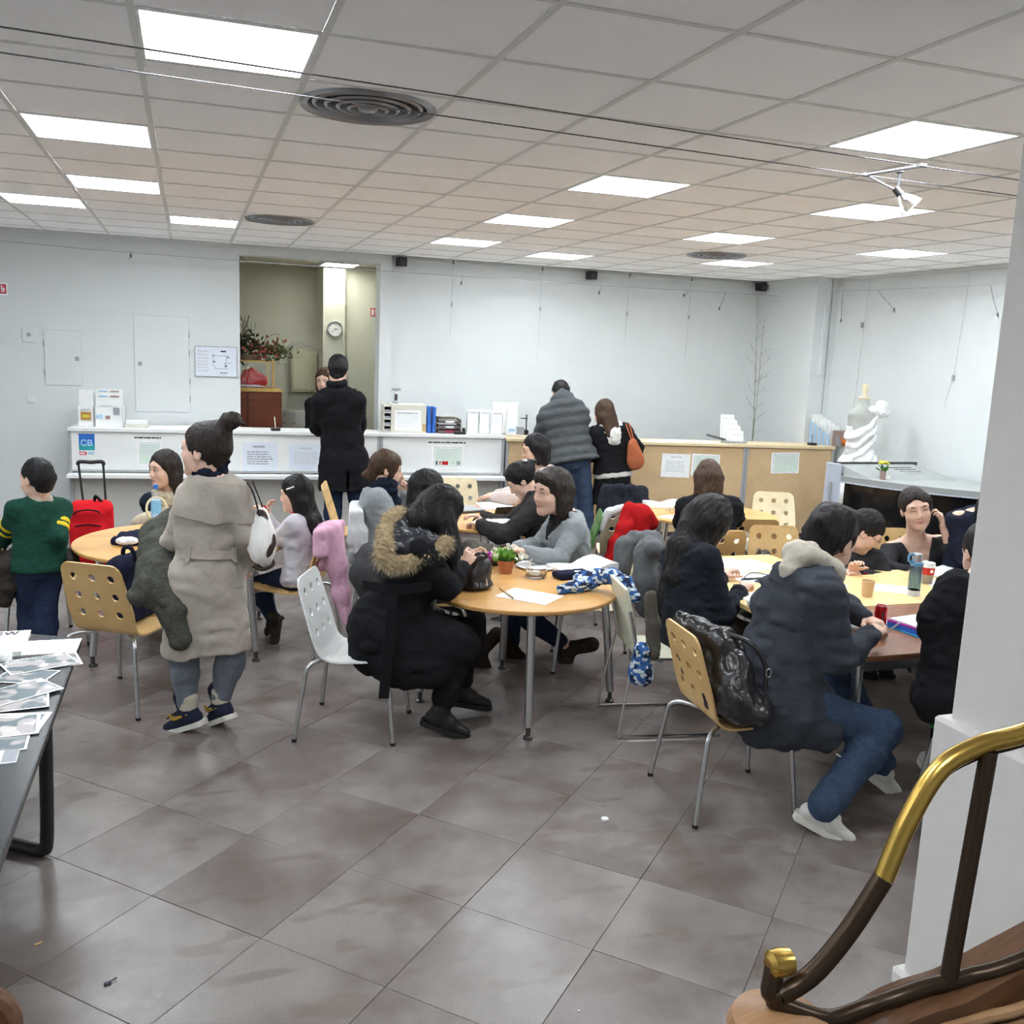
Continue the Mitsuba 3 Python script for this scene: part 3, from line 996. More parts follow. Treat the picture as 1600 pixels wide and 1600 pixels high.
# ---------------------------------------------------------------- wood
def wood(name, a, b, f=9., axis=0, rough=.38, k=9., cc=.0):
    def fn(p, n, uv):
        x, y = (p.x, p.y) if axis == 0 else (p.y, p.x)
        w = fbm(x * f / k, y * f, p.z * f, 3)
        g = noise(x * 14, y * 170, p.z * 60)
        return mix(a, b, smoothstep(.25, .8, w * .75 + g * .25))
    return pb(name, proc(fn), rough, spec=.4, clearcoat=cc, clearcoat_gloss=.8)


wood('beech_top', (.58, .335, .125), (.50, .265, .085), 7, rough=.30)
wood('birch_ply', (.60, .40, .175), (.52, .325, .13), 7, axis=1, rough=.36)
wood('pale_ply', (.72, .62, .42), (.66, .55, .35), 7, axis=1, rough=.36)
wood('maple_top', (.72, .52, .25), (.66, .46, .20), 7, rough=.35)
wood('walnut_top', (.25, .115, .06), (.18, .075, .04), 8, rough=.3)
wood('counter_wood', (.60, .43, .25), (.54, .375, .21), 5, rough=.4, k=1.)
wood('counter_wood_top', (.70, .57, .36), (.64, .50, .30), 6, rough=.35)
wood('cabinet_red', (.16, .045, .022), (.10, .027, .014), 5, rough=.3)
wood('dark_carved', (.13, .062, .03), (.06, .028, .015), 9, rough=.35)
wood('newel_wood', (.38, .22, .11), (.27, .14, .065), 9, rough=.35)
pb('green_shell', (.035, .16, .03), .35)
pb('white_shell', (.74, .75, .74), .3)
pb('cream_vinyl', (.60, .60, .47), .45)
pb('ply_edge', (.36, .21, .09), .5)

# ---------------------------------------------------------------- bent-ply chairs
_prof = smooth_path([(-.315, .865), (-.285, .76), (-.245, .63), (-.212, .52), (-.190, .468), (-.150, .436), (-.09, .428), (.02, .437), (.13, .450), (.20, .452), (.245, .437)], 6)
_plen = np.concatenate([[0], np.cumsum(np.linalg.norm(np.diff(_prof, axis=0), axis=1))])


def chair_shell(t=.011, holes=True):
    L = _plen[-1]
    half_w = lambda s: np.interp(s, [0, .1, .3, .42, .5, .7, L], [.185, .195, .21, .20, .20, .212, .195])
    ss = np.linspace(0, L, 24)
    P = Polygon([(-half_w(s), s) for s in ss] + [(half_w(s), s) for s in ss[::-1]])
    P = P.buffer(-.06).buffer(.06, quad_segs=5)
    if holes:
        for x in (-.118, 0, .118):
            for s in (.085, .20, .315): P = P.difference(Point(x, s).buffer(.0225, quad_segs=4))
    for x in (-.1, .1):
        for s in (L - .1, L - .32): P = P.difference(Point(x, s).buffer(.004, quad_segs=2))
    cells = [P.intersection(sbox(-.3, a, .3, b)) for a, b in zip(np.linspace(0, L, 31)[:-1], np.linspace(0, L, 31)[1:])]
    tr = []
    import mapbox_earcut as me
    for c in cells:
        for g in getattr(c, 'geoms', [c]):
            if g.is_empty or g.geom_type != 'Polygon': continue
            rings = [np.array(g.exterior.coords)[:-1]] + [np.array(r.coords)[:-1] for r in g.interiors]
            v = np.vstack(rings)
            f = me.triangulate_float64(v, np.cumsum([len(r) for r in rings]).astype(np.uint32)).reshape(-1, 3)
            tr.append((v, f))
    flat = cat(*[trimesh.Trimesh(np.c_[v, np.zeros(len(v))], f, process=False) for v, f in tr])
    flat.merge_vertices(digits_vertex=6)
    v, f = flat.vertices, flat.faces
    n = np.cross(v[f[:, 1]] - v[f[:, 0]], v[f[:, 2]] - v[f[:, 0]])[:, 2]
    f = np.where((n < 0)[:, None], f[:, ::-1], f)
    e = np.sort(np.vstack([f[:, [0, 1]], f[:, [1, 2]], f[:, [2, 0]]]), 1)
    ue, inv, cnt = np.unique(e, axis=0, return_inverse=True, return_counts=True)
    de = np.vstack([f[:, [0, 1]], f[:, [1, 2]], f[:, [2, 0]]])[cnt[inv.ravel()] == 1]
    N = len(v)
    def lift(off):
        s = v[:, 1]
        y, z = np.interp(s, _plen, _prof[:, 0]), np.interp(s, _plen, _prof[:, 1])
        dy, dz = np.interp(s + .004, _plen, _prof[:, 0]) - np.interp(s - .004, _plen, _prof[:, 0]), np.interp(s + .004, _plen, _prof[:, 1]) - np.interp(s - .004, _plen, _prof[:, 1])
        l = np.hypot(dy, dz)
        ny, nz = -dz / l, dy / l      # towards the sitter
        dish = -.012 * np.cos(np.clip(v[:, 0] / .2, -1, 1) * math.pi / 2) * np.exp(-((s - .72) / .18) ** 2)
        return np.stack([v[:, 0], y + ny * off, z + nz * off + dish], 1)
    top_, bot = lift(t / 2), lift(-t / 2)
    faces = trimesh.Trimesh(np.vstack([top_, bot]), np.vstack([f, f[:, ::-1] + N]), process=False)
    q = np.vstack([np.stack([de[:, 1], de[:, 0], de[:, 0] + N], 1), np.stack([de[:, 1], de[:, 0] + N, de[:, 1] + N], 1)])
    edge = trimesh.Trimesh(np.vstack([top_, bot]), q, process=False)
    s0 = trimesh.Trimesh(np.vstack([top_, bot]), np.vstack([f, f[:, ::-1] + N, q]), process=False)
    if s0.volume < 0: s0.invert()
    return s0


def chair_leg(sx, sy):
    x0, y0, x1, y1 = sx * .10, sy * .10 - .02, sx * (.235 if sy > 0 else .27), sy * (.225 if sy > 0 else .30)
    p = smooth_path([(x0, y0, .418), (x0 + (x1 - x0) * .45, y0 + (y1 - y0) * .42, .424), (x0 + (x1 - x0) * .68, y0 + (y1 - y0) * .66, .402), (x0 + (x1 - x0) * .76, y0 + (y1 - y0) * .75, .34), (x1, y1, .006)], 5)
    return tube(p, .0115, 9)


_shell = {}
_legs = [mikit.ply(chair_leg(a, b), 'alu', smooth=40) for a in (-1, 1) for b in (-1, 1)]
_foot = [mikit.ply(lathe([(0, 0), (.0135, 0), (.0135, .016), (0, .016)], 12, (a * (.235 if b > 0 else .27), b * (.225 if b > 0 else .30), 0)), 'black_plastic', smooth=40) for a in (-1, 1) for b in (-1, 1)]
_plate = mikit.ply(cat(cbox((0, -.02, .4185), (.24, .03, .008)), cbox((0, .06, .4265), (.24, .03, .008))), 'alu', smooth=False)
_shell_mesh = chair_shell()


def chair(c, heading, mat, label, group=None):
    """bent shell chair at floor point c; heading in degrees clockwise from +y."""
    if mat not in _shell: _shell[mat] = mikit.ply(_shell_mesh, mat, smooth=35)
    k = thing('chair', label, 'chair', group)
    tw = T().translate([c[0], c[1], 0]).rotate([0, 0, 1], -heading)
    scene[k + '__shell'] = {**_shell[mat], 'to_world': tw}
    for l, f in zip(_legs, _foot):
        q = numbered(k + '__leg'); scene[q] = {**l, 'to_world': tw}
        scene[q + '__foot'] = {**f, 'to_world': tw}
    scene[k + '__underframe'] = {**_plate, 'to_world': tw}
    return k


chair((-.36, 5.73), 33, 'birch_ply', 'yellow plywood chair with nine round holes at the left round table, dark bag on it')
chair((.88, 4.98), 113, 'white_shell', 'white bent plywood chair with round holes at the middle table')
chair((2.46, 3.72), 95, 'birch_ply', 'yellow plywood chair with round holes under the man in the dark grey jacket')
chair((.62, 6.50), -62, 'birch_ply', 'yellow plywood chair under the girl, pink coat on its back')
chair((-.97, 6.95), 70, 'birch_ply', 'plywood chair at the left round table just behind the boy')
chair((-.16, 7.78), 188, 'birch_ply', 'plywood chair under the woman with the beige scarf')
chair((1.43, 8.38), 104, 'birch_ply', 'empty yellow plywood chair before the standing man in black')
chair((1.46, 7.0), 100, 'birch_ply', 'plywood chair with a white ribbed cardigan over its back')
chair((2.42, 8.42), 184, 'pale_ply', 'pale plywood chair at the far side of the table with the laptop')
chair((2.80, 6.90), -70, 'green_shell', 'green chair under the woman in the charcoal coat')
chair((2.54, 5.70), -70, 'pale_ply', 'pale plywood chair under the smiling woman, grey coat hung over its back')
chair((3.50, 7.22), 20, 'pale_ply', 'pale plywood chair with a red jacket and a white cloth on its back')
chair((4.05, 8.35), 20, 'birch_ply', 'chair wholly draped with a black coat near the wood counter')
chair((5.16, 7.36), -158, 'pale_ply', 'pale plywood chair with round holes against the wood counter at right')
chair((4.28, 6.62), 10, 'birch_ply', 'yellow plywood chair with a beige bag hung behind it at the far right table')
chair((4.12, 5.75), -165, 'birch_ply', 'plywood chair behind the girl with glasses')
chair((3.46, 3.12), -5, 'green_shell', 'green chair under the person in black beside the pillar')
chair((5.02, 5.55), 192, 'birch_ply', 'plywood chair under the smiling woman at the right table')
chair((1.62, 5.98), 120, 'birch_ply', 'plywood chair under the long haired woman behind the fur hood')
chair((2.98, 8.0), -95, 'birch_ply', 'plywood chair under the woman with the pale pink sleeves')
chair((3.72, 6.22), 8, 'birch_ply', 'plywood chair under the woman with the brown bob seen from behind')


# the cantilever chair with a chrome sled frame
def sled_chair(c, heading):
    k = thing('cantilever_chair', 'cream backed chair on a chrome sled frame, blue scarf hung on it', 'chair')
    tw = T().translate([c[0], c[1], 0]).rotate([0, 0, 1], -heading)
    p = smooth_path([(-.29, .84), (-.262, .74), (-.235, .62), (-.215, .5), (-.21, .46)], 5)
    part(k, 'backrest', sweep(np.c_[np.zeros(len(p)), p], np.array([(.19, -.008), (.2, 0), (.19, .008), (-.19, .008), (-.2, 0), (-.19, -.008)]), up=(0, 1, .2)), 'cream_vinyl', to_world=tw)
    part(k, 'seat', hull([(x, y, z) for x in (-.2, .2) for y in (-.19, .21) for z in (.448, .458)] + [(x, y, z) for x in (-.21, .21) for y in (-.18, .2) for z in (.452, .455)]), 'cream_vinyl', to_world=tw)
    for s in (-1, 1):
        q = smooth_path([(s * .205, -.27, .72), (s * .205, -.22, .5), (s * .21, -.235, .44), (s * .235, -.30, .05), (s * .237, -.285, .012), (s * .237, -.2, .011), (s * .237, .24, .011), (s * .235, .27, .03), (s * .215, .2, .42), (s * .205, .16, .443), (s * .2, -.15, .443)], 5)
        part(k, 'sled_frame', tube(q, .008, 8), 'chrome', to_world=tw)
    part(k, 'cross_bar', tube([(-.205, .15, .443), (.205, .15, .443)], .007, 8), 'chrome', to_world=tw)
    return k


sled_chair((2.56, 4.66), 100)


# ---------------------------------------------------------------- round tables
def round_table(c, r, label, leg_angles, top='beech_top', h=.72):
    k = thing('round_table', label, 'table', 'round wooden tables')
    part(k, 'tabletop', lathe([(0, h - .026), (r - .012, h - .026), (r - .002, h - .02), (r, h - .012), (r - .001, h - .004), (r - .006, h), (0, h)], 72, (c[0], c[1], 0)), top, 25)
    part(k, 'apron', lathe([(r * .74, h - .062), (r * .76, h - .062), (r * .76, h - .026), (r * .74, h - .026), (r * .74, h - .062)], 40, (c[0], c[1], 0)), 'alu')
    for a in leg_angles:
        a = math.radians(a)
        x, y = c[0] + math.cos(a) * (r - .07), c[1] + math.sin(a) * (r - .07)
        xb, yb = c[0] + math.cos(a) * (r + .0), c[1] + math.sin(a) * (r + .0)
        l = part(k, 'leg', sweep([(x, y, h - .03), ((x + xb) / 2, (y + yb) / 2, .4), (xb, yb, .07)], ring(.024, 14)), 'alu')
        part(l, 'foot', lathe([(0, 0), (.026, 0), (.026, .012), (.013, .02), (.013, .075), (0, .075)], 16, (xb, yb, 0)), 'steel_dark')
    return k


MT, LT, BT, RT = (1.85, 5.16), (-.06, 6.75), (2.36, 7.38), (4.40, 7.35)
round_table(MT, .58, 'front round beech table with the flowerpot and the glass ashtray', (258, -15, 170, 80))
round_table(LT, .70, 'left round beech table with the water bottle on it', (218, 310, 40, 130))
round_table(BT, .62, 'round table with the laptop behind the front women', (225, 315, 45, 135))
round_table(RT, .62, 'round beech table at the far right before the wood counter', (200, 290, 20, 110))

# the two long tables at the right, pushed together
for nm, x0, x1, y0, y1, m, lb, r in (('long_table', 2.98, 5.1, 3.55, 4.345, 'walnut_top', 'dark brown table nearest the pillar with the red can on it', .12), ('long_table', 2.98, 5.4, 4.352, 5.14, 'maple_top', 'pale maple table pushed against the dark brown one', .12)):
    k = thing(nm, lb, 'table')
    P = sbox(x0, y0, x1, y1)
    P = P.buffer(-r).buffer(r, quad_segs=6) if m == 'walnut_top' else P.buffer(-.02).buffer(.02)
    if m == 'walnut_top': P = P.union(sbox(x0, y0 + .3, x1, y1))
    a = extrude(P.buffer(-.003), .004, .716); b = extrude(P, .022, .694)
    part(k, 'tabletop', cat(a, b), m, False)
    part(k, 'apron', cat(box(x0 + .1, x1 - .1, y0 + .07, y0 + .095, .62, .694), box(x0 + .1, x1 - .1, y1 - .095, y1 - .07, .62, .694), box(x0 + .07, x0 + .095, y0 + .1, y1 - .1, .62, .694)), 'alu', False)
    for x in (x0 + .1, x1 - .1):
        for y in (y0 + .09, y1 - .09):
            l = part(k, 'leg', tube([(x, y, .06), (x, y, .69)], .026, 14), 'alu')
            part(l, 'foot', lathe([(0, 0), (.026, 0), (.026, .014), (.014, .02), (.014, .065), (0, .065)], 14, (x, y, 0)), 'steel_dark')

# ---------------------------------------------------------------- the counters
CA, CB, CC = V(-1.17, 10.48), V(3.36, 10.10), V(7.29, 9.42)


def counter(A, B, joints, topz, mats, nm, lb, ledge):
    e = (B - A) / np.linalg.norm(B - A); n = V(e[1], -e[0])     # n: towards the camera
    E3, N3, U = V(*e, 0), V(*-n, 0), V(0, 0, 1)
    F = lambda m: frame_to(m, V(*A, 0), E3, N3, U)              # local: x along, y away from the camera
    L = np.linalg.norm(B - A)
    js = [0] + joints + [L]
    for a, b in zip(js[:-1], js[1:]):
        k = thing('counter', lb[a], 'counter')
        part(k, 'worktop', F(box(a, b - .002, -.03, .42, topz - .036, topz, .004)), mats[0], False)
        part(k, 'front_panel', F(box(a + .03, b - .03, 0, .02, (.70 if ledge else .06), topz - .036)), mats[1], False)
        part(k, 'post', F(box(a + .002, a + .03, -.012, .40, 0, topz - .036)), mats[3], False)
        part(k, 'post', F(box(b - .03, b - .002, -.012, .40, 0, topz - .036)), mats[3], False)
        if ledge:
            part(k, 'ledge', F(box(a, b - .002, -.16, .02, .652, .69, .004)), mats[0], False)
            part(k, 'rail', F(box(a + .03, b - .03, -.008, 0, .70, .722)), 'grey_metal', False)
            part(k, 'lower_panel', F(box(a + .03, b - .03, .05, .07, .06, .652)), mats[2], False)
        part(k, 'plinth', F(box(a + .02, b - .02, .06, .38, 0, .06)), 'plinth_purple', False)
    return F


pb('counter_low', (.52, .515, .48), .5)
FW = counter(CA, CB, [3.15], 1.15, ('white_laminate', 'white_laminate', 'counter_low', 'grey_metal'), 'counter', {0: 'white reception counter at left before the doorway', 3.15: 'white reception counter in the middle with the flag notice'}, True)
FO = counter(CB + V(.02, 0), CC, [2.86], 1.12, ('counter_wood_top', 'counter_wood', 'counter_wood', 'grey_metal'), 'counter', {0: 'light wood counter behind the man in the puffer jacket', 2.86: 'light wood counter at the far right by the mannequin'}, False)

# ---------------------------------------------------------------- black table at the left edge
k = thing('display_table', 'black table at the left edge covered with photographs', 'table')
pb('black_laminate', (.022, .024, .027), .28)
TP = Polygon([(-1.6, 1.2), (-.485, 1.2), (-.475, 4.47), (-.83, 4.64), (-1.6, 4.95)])
TP = TP.buffer(-.02).buffer(.02)
part(k, 'tabletop', cat(extrude(TP, .026, .722), extrude(TP.buffer(-.003), .003, .748)), 'black_laminate', False)
for y in (3.93, 1.9):
    p = smooth_path([(-.56, y, .72), (-.565, y, .4), (-.575, y, .07), (-.60, y + .01, .03), (-.66, y + .05, .028), (-1.0, y + .3, .028), (-1.38, y + .55, .028), (-1.43, y + .6, .05), (-1.44, y + .6, .12), (-1.44, y + .6, .72)], 5)
    part(k, 'leg', tube(p, .026, 12), 'black_plastic')
# ---------------------------------------------------------------- colours of small things
for nm, c, r in (('paper', (.80, .81, .80), .7), ('paper_blue', (.66, .70, .78), .7), ('paper_green', (.58, .68, .60), .7), ('ink', (.30, .31, .34), .8), ('ink_dark', (.05, .05, .06), .7), ('ink_light', (.55, .57, .60), .8),
                 ('blue_bright', (.03, .14, .50), .4), ('blue_pale', (.35, .55, .75), .5), ('navy', (.012, .02, .075), .6), ('teal', (.03, .32, .36), .4), ('red_sign', (.50, .06, .09), .45), ('red_paint', (.45, .02, .02), .35),
                 ('orange', (.62, .16, .02), .45), ('brown_print', (.30, .22, .19), .5), ('gold_photo', (.40, .22, .06), .5), ('tv_grey', (.30, .315, .31), .45), ('tv_side', (.42, .45, .53), .45), ('tv_black', (.006, .006, .007), .12),
                 ('linen_grey', (.42, .43, .40), .9), ('leaf_green', (.05, .17, .025), .5), ('leaf_light', (.16, .36, .06), .5), ('petal_white', (.78, .78, .70), .6), ('petal_yellow', (.75, .68, .05), .5), ('terracotta', (.42, .145, .055), .8),
                 ('twig', (.16, .115, .075), .8), ('moss_green', (.07, .10, .03), .7), ('twig_grey', (.25, .26, .22), .8), ('moss_dark', (.035, .045, .02), .8), ('bloom_red', (.26, .06, .04), .7), ('cream_metal', (.62, .60, .44), .5), ('amber', (.50, .33, .10), .5),
                 ('beige_box', (.62, .60, .52), .5), ('card_brown', (.45, .30, .14), .7), ('tray_dark', (.10, .085, .085), .5), ('red_dark', (.28, .03, .05), .5), ('pink_paper', (.80, .36, .40), .6), ('cyan', (.05, .38, .72), .45)):
    pb(nm, c, r)
pb('wire_grey', (.42, .43, .44), .5)
pb('rig_grey', (.10, .10, .105), .5)
scene['clear_glass'] = {'type': 'dielectric', 'int_ior': 1.5}
scene['thin_glass'] = {'type': 'thindielectric', 'int_ior': 1.5}
white_satin = pb('white_satin', (.80, .80, .79), .55)


def strips(w, h, rows, seed=0, fill=.8, gap=.5, x=0., z=0., t=.0008, word=True):
    """lines of unreadable print as thin strips on the plane y = 0 (towards -y)."""
    g = np.random.default_rng(seed)
    out = []
    p = h / rows
    for i in range(rows):
        zz = z + h - (i + 1) * p
        a = x
        end = x + w * (fill + (1 - fill) * g.random())
        while a < end:
            b = min(end, a + w * (.06 + .16 * g.random())) if word else end
            out.append(box(a, b, -t, 0, zz + p * gap * .5, zz + p * (1 - gap * .5)))
            a = b + w * .025
    return cat(*out)


def wall_local(y):
    return lambda m: at(m, (0, y, 0))


def notice(F, x0, x1, z0, z1, label, name='notice', mat='paper', rows=7, seed=1, tilt=0., head=True, y=0., extra=None, group=None, ink='ink'):
    """a sheet on a front: F maps local (x along, y away, z up)."""
    k = thing(name, label, 'notice', group)
    w, h = x1 - x0, z1 - z0
    m0 = lambda m: F(at(rot(m, tilt, [0, 1, 0]), (x0, y, z0)))
    part(k, 'sheet', m0(box(0, w, -.002, 0, 0, h)), mat, False)
    if rows: part(k, 'print', m0(at(strips(w * .74, h * .5, rows, seed, x=w * .13, z=h * .22), (0, -.002, 0))), ink, False)
    if head: part(k, 'heading', m0(at(strips(w * .4, h * .08, 1, seed + 5, x=w * .3, z=h * .82, gap=.1), (0, -.002, 0))), ink, False)
    if extra: extra(k, m0, w, h)
    return k


# ---------------------------------------------------------------- on the left wall
LW = wall_local(WL)
k = thing('exit_sign', 'red and white exit sign cut by the left frame edge', 'sign')
part(k, 'plate', LW(box(-1.90, -1.715, -.006, 0, 2.44, 2.565)), 'paper', False)
part(k, 'field', LW(box(-1.89, -1.80, -.007, -.006, 2.455, 2.55)), 'red_sign', False)
part(k, 'field', LW(box(-1.79, -1.73, -.007, -.006, 2.455, 2.55)), 'red_sign', False)
part(k, 'pictogram', LW(cat(box(-1.775, -1.765, -.0078, -.007, 2.47, 2.54), box(-1.765, -1.745, -.0078, -.007, 2.50, 2.512), box(-1.757, -1.747, -.0078, -.007, 2.47, 2.5))), 'paper', False)
k = thing('thermostat', 'square white wall plate with a round grey dial', 'thermostat')
part(k, 'plate', LW(box(-1.605, -1.472, -.012, 0, 1.978, 2.137, .003)), 'door_paint', False)
part(k, 'dial', LW(rot(lathe([(0, 0), (.02, 0), (.018, .012), (0, .012)], 20), math.pi / 2, [1, 0, 0])).apply_translation((-1.543, -.012, 2.06)), 'grey_metal')


def hatch(x0, x1, z0, z1, label, lock, hx, hinges):
    k = thing('wall_hatch', label, 'hatch')
    g = .006
    part(k, 'rebate', LW(cat(box(x0 - g, x0, -.003, 0, z0 - g, z1 + g), box(x1, x1 + g, -.003, 0, z0 - g, z1 + g), box(x0, x1, -.003, 0, z1, z1 + g), box(x0, x1, -.003, 0, z0 - g, z0))), 'ink_light', False)
    part(k, 'leaf', LW(box(x0, x1, -.011, 0, z0, z1, .002)), 'door_paint', False)
    part(k, 'lock', LW(cat(box(lock[0] - .02, lock[0] + .02, -.016, -.011, lock[1] - .022, lock[1] + .022, .002))), 'grey_metal', False)
    for z in hinges: part(k, 'hinge', LW(box(hx - .006, hx + .006, -.018, -.003, z - .03, z + .03)), 'grey_metal', False)


hatch(-1.405, -1.06, 1.552, 2.112, 'smaller flush white wall hatch with a lock at its right', (-1.10, 1.83), -1.408, (1.98, 1.68))
hatch(-.542, .006, 1.292, 2.302, 'tall flush white wall hatch with a lock at its left', (-.49, 1.80), .009, (2.12, 1.93, 1.62, 1.44))
k = thing('evacuation_plan', 'framed floor plan board beside the doorway', 'board')
part(k, 'backing', LW(box(.07, .497, -.012, -.0, 1.69, 2.005)), 'paper_blue', False)
part(k, 'frame', LW(cat(box(.062, .07, -.018, 0, 1.682, 2.012), box(.497, .505, -.018, 0, 1.682, 2.012), box(.07, .497, -.018, 0, 1.682, 1.69), box(.07, .497, -.018, 0, 2.005, 2.012))), 'grey_metal', False)
part(k, 'legend', LW(at(strips(.12, .24, 7, 4, x=.09, z=1.73), (0, -.012, 0))), 'ink_light', False)
part(k, 'plan_lines', LW(at(cat(*[box(a, b, -.001, 0, c, d) for a, b, c, d in ((.25, .41, 1.908, 1.914), (.25, .256, 1.80, 1.91), (.27, .276, 1.77, 1.80), (.27, .40, 1.768, 1.774), (.385, .391, 1.84, 1.91), (.37, .44, 1.83, 1.836), (.37, .376, 1.80, 1.836), (.395, .42, 1.776, 1.782))]), (0, -.012, 0))), 'ink', False)
part(k, 'symbols', LW(at(cat(*[box(a, a + .018, -.001, 0, c, c + .014) for a, c in ((.245, 1.905), (.40, 1.888), (.255, 1.84), (.38, 1.80), (.372, 1.79))] + [box(.33, .39, -.001, 0, 1.95, 1.966), box(.32, .40, -.001, 0, 1.722, 1.73)]), (0, -.012, 0))), 'ink_dark', False)
single('light_switch', 'small square white light switch on the left wall', 'switch', LW(cat(box(-1.588, -1.515, -.012, 0, 1.36, 1.442, .004), box(-1.575, -1.528, -.017, -.012, 1.375, 1.428, .003))), 'white_plastic', False)

# ---------------------------------------------------------------- in the small room
k = thing('sideboard', 'red brown wooden cabinet in the small room', 'cabinet')
part(k, 'body', box(.25, 1.035, 11.5, 11.95, 0, 1.50, .004), 'cabinet_red', False)
part(k, 'top', box(.23, 1.05, 11.48, 11.97, 1.50, 1.525, .004), 'amber', False)
for x in (.28, .65): part(k, 'door', box(x, x + .36, 11.485, 11.50, .06, 1.48, .003), 'cabinet_red', False)
k = thing('display_case', 'wooden framed glass case with a red figure inside', 'display case')
fr = []
for x in (.52, .94):
    for y in (11.52, 11.78): fr.append(box(x, x + .018, y, y + .018, 1.525, 1.86))
for z in (1.525, 1.842):
    for y in (11.52, 11.78): fr.append(box(.52, .958, y, y + .018, z, z + .018))
    for x in (.52, .94): fr.append(box(x, x + .018, 11.52, 11.798, z, z + .018))
fr.append(box(.87, .882, 11.522, 11.534, 1.54, 1.845))
part(k, 'frame', cat(*fr), 'amber', False)
part(k, 'pane', box(.538, .94, 11.528, 11.530, 1.543, 1.842), 'thin_glass', False)
d = thing('doll', 'red robed figurine inside the glass case', 'figurine')
f = smin([ell((.70, 11.66, 1.63), (.15, .08, .10)), ell((.69, 11.66, 1.70), (.09, .06, .08)), ell((.80, 11.66, 1.62), (.09, .07, .08))], .04)
part(d, 'robe', net(wrinkle(f, .01, 22, 3), (.5, 11.55, 1.545), (.95, 11.77, 1.83), .012), 'bloom_red' if False else 'red_paint', True)
part(d, 'head', net(smin([ell((.655, 11.65, 1.77), (.032, .032, .038)), ell((.655, 11.67, 1.79), (.04, .035, .035))], .01), (.6, 11.6, 1.72), (.71, 11.72, 1.84), .008), 'petal_white', True)
part(d, 'cushion', net(wrinkle(ell((.70, 11.65, 1.56), (.16, .09, .022)), .008, 30, 8), (.5, 11.55, 1.543), (.9, 11.77, 1.60), .01), 'paper_blue', True)

# dried flower arrangement in a low basket
g = np.random.default_rng(5)


def leaf_quad(p, d, n, L, W):
    d = d / np.linalg.norm(d); s = np.cross(d, n); s /= max(np.linalg.norm(s), 1e-6)
    m = p + d * L * .5 + np.cross(s, d) * L * .06
    return [p, m + s * W, p + d * L, m - s * W]


def leaves(spots, L, W, seed=0, up=.3):
    g2 = np.random.default_rng(seed)
    v, f = [], []
    for p in spots:
        d = g2.normal(size=3); d[2] = abs(d[2]) * .6 + up
        q = leaf_quad(np.asarray(p, float), d, g2.normal(size=3), L * (.7 + .6 * g2.random()), W * (.7 + .6 * g2.random()))
        b = len(v); v += q; f += [(b, b + 1, b + 2), (b, b + 2, b + 3)]
    return trimesh.Trimesh(v, f, process=False)


k = thing('flower_arrangement', 'dried flower arrangement with bare twigs on top of the glass case', 'flowers')
part(k, 'basket', lathe([(0, 1.862), (.12, 1.862), (.15, 1.93), (.14, 1.93), (.11, 1.875), (0, 1.875)], 20, (.66, 11.66, 0)), 'twig')
sp = g.normal(0, 1, (220, 3)) * V(.11, .06, .08) + V(.62, 11.64, 2.02)
part(k, 'dark_leaf', leaves(sp, .07, .018, 1), 'moss_dark', False, stuff=True)
sp = g.normal(0, 1, (150, 3)) * V(.10, .05, .05) + V(.98, 11.6, 1.95)
part(k, 'green_leaf', leaves(sp, .06, .016, 2), 'moss_green', False, stuff=True)
sp = g.normal(0, 1, (90, 3)) * V(.13, .05, .06) + V(.84, 11.57, 1.97)
part(k, 'red_leaf', leaves(sp, .06, .02, 3), 'bloom_red', False, stuff=True)
for i in range(16):
    a = g.uniform(-.5, .35); b = V(.56 + .15 * g.random(), 11.65, 1.98)
    p = smooth_path([b, b + V(a * .12, 0, .12), b + V(a * .2 + g.normal(0, .015), 0, .22), b + V(a * .3 + g.normal(0, .03), 0, .30 + .1 * g.random())], 4)
    part(k, 'twig', tube(p, .0035, 5), 'twig_grey' if i % 2 else 'twig')
for i in range(5):
    b = V(1.05, 11.6, 1.95)
    p = smooth_path([b, b + V(.12, 0, .06 + .02 * i), b + V(.22, 0, .08 + .015 * i), b + V(.32 + .03 * i, 0, .03 + .02 * (i % 3)), b + V(.38 + .03 * i, 0, -.03 + .01 * i)], 4)
    part(k, 'twig', tube(p, .0028, 5), 'twig_grey')
p = smooth_path([(.78, 11.6, 1.98), (.85, 11.6, 2.10), (.95, 11.6, 2.17), (1.02, 11.6, 2.17)], 4)
part(k, 'twig', tube(p, .003, 5), 'twig')
k = thing('wall_box', 'cream electrical cabinet on the back wall of the small room', 'cabinet')
part(k, 'body', box(1.284, 1.62, 12.86, 13.0, 1.44, 2.0, .006), 'cream_metal', False)
part(k, 'door', box(1.30, 1.605, 12.848, 12.86, 1.47, 1.985, .004), 'cream_metal', False)
part(k, 'lock', rot(lathe([(0, 0), (.01, 0), (.01, .01), (0, .01)], 12), math.pi / 2, [1, 0, 0]).apply_translation((1.55, 12.86, 1.455)), 'steel_dark')
k = thing('low_partition', 'grey white perforated panel behind the counter in the doorway', 'panel')
part(k, 'panel', box(1.04, 1.62, 12.2, 12.23, 0, 1.24), 'counter_low', False)
part(k, 'peg_hole', cat(*[rot(lathe([(0, 0), (.009, 0), (.009, .004), (0, .004)], 10), math.pi / 2, [1, 0, 0]).apply_translation((x, 12.2, z)) for x in (1.13, 1.25) for z in (1.08, 1.19)]), 'dark_gap')
k = thing('wall_clock', 'round grey rimmed wall clock on the cream column', 'clock')
C0 = V(1.777, 12.385, 2.276)
tocl = lambda m: rot(m, math.pi / 2, [1, 0, 0]).apply_translation(C0)
part(k, 'rim', tocl(lathe([(.082, -.015), (.098, -.015), (.102, .012), (.094, .024), (.080, .016), (.082, -.015)], 36)), 'grey_metal')
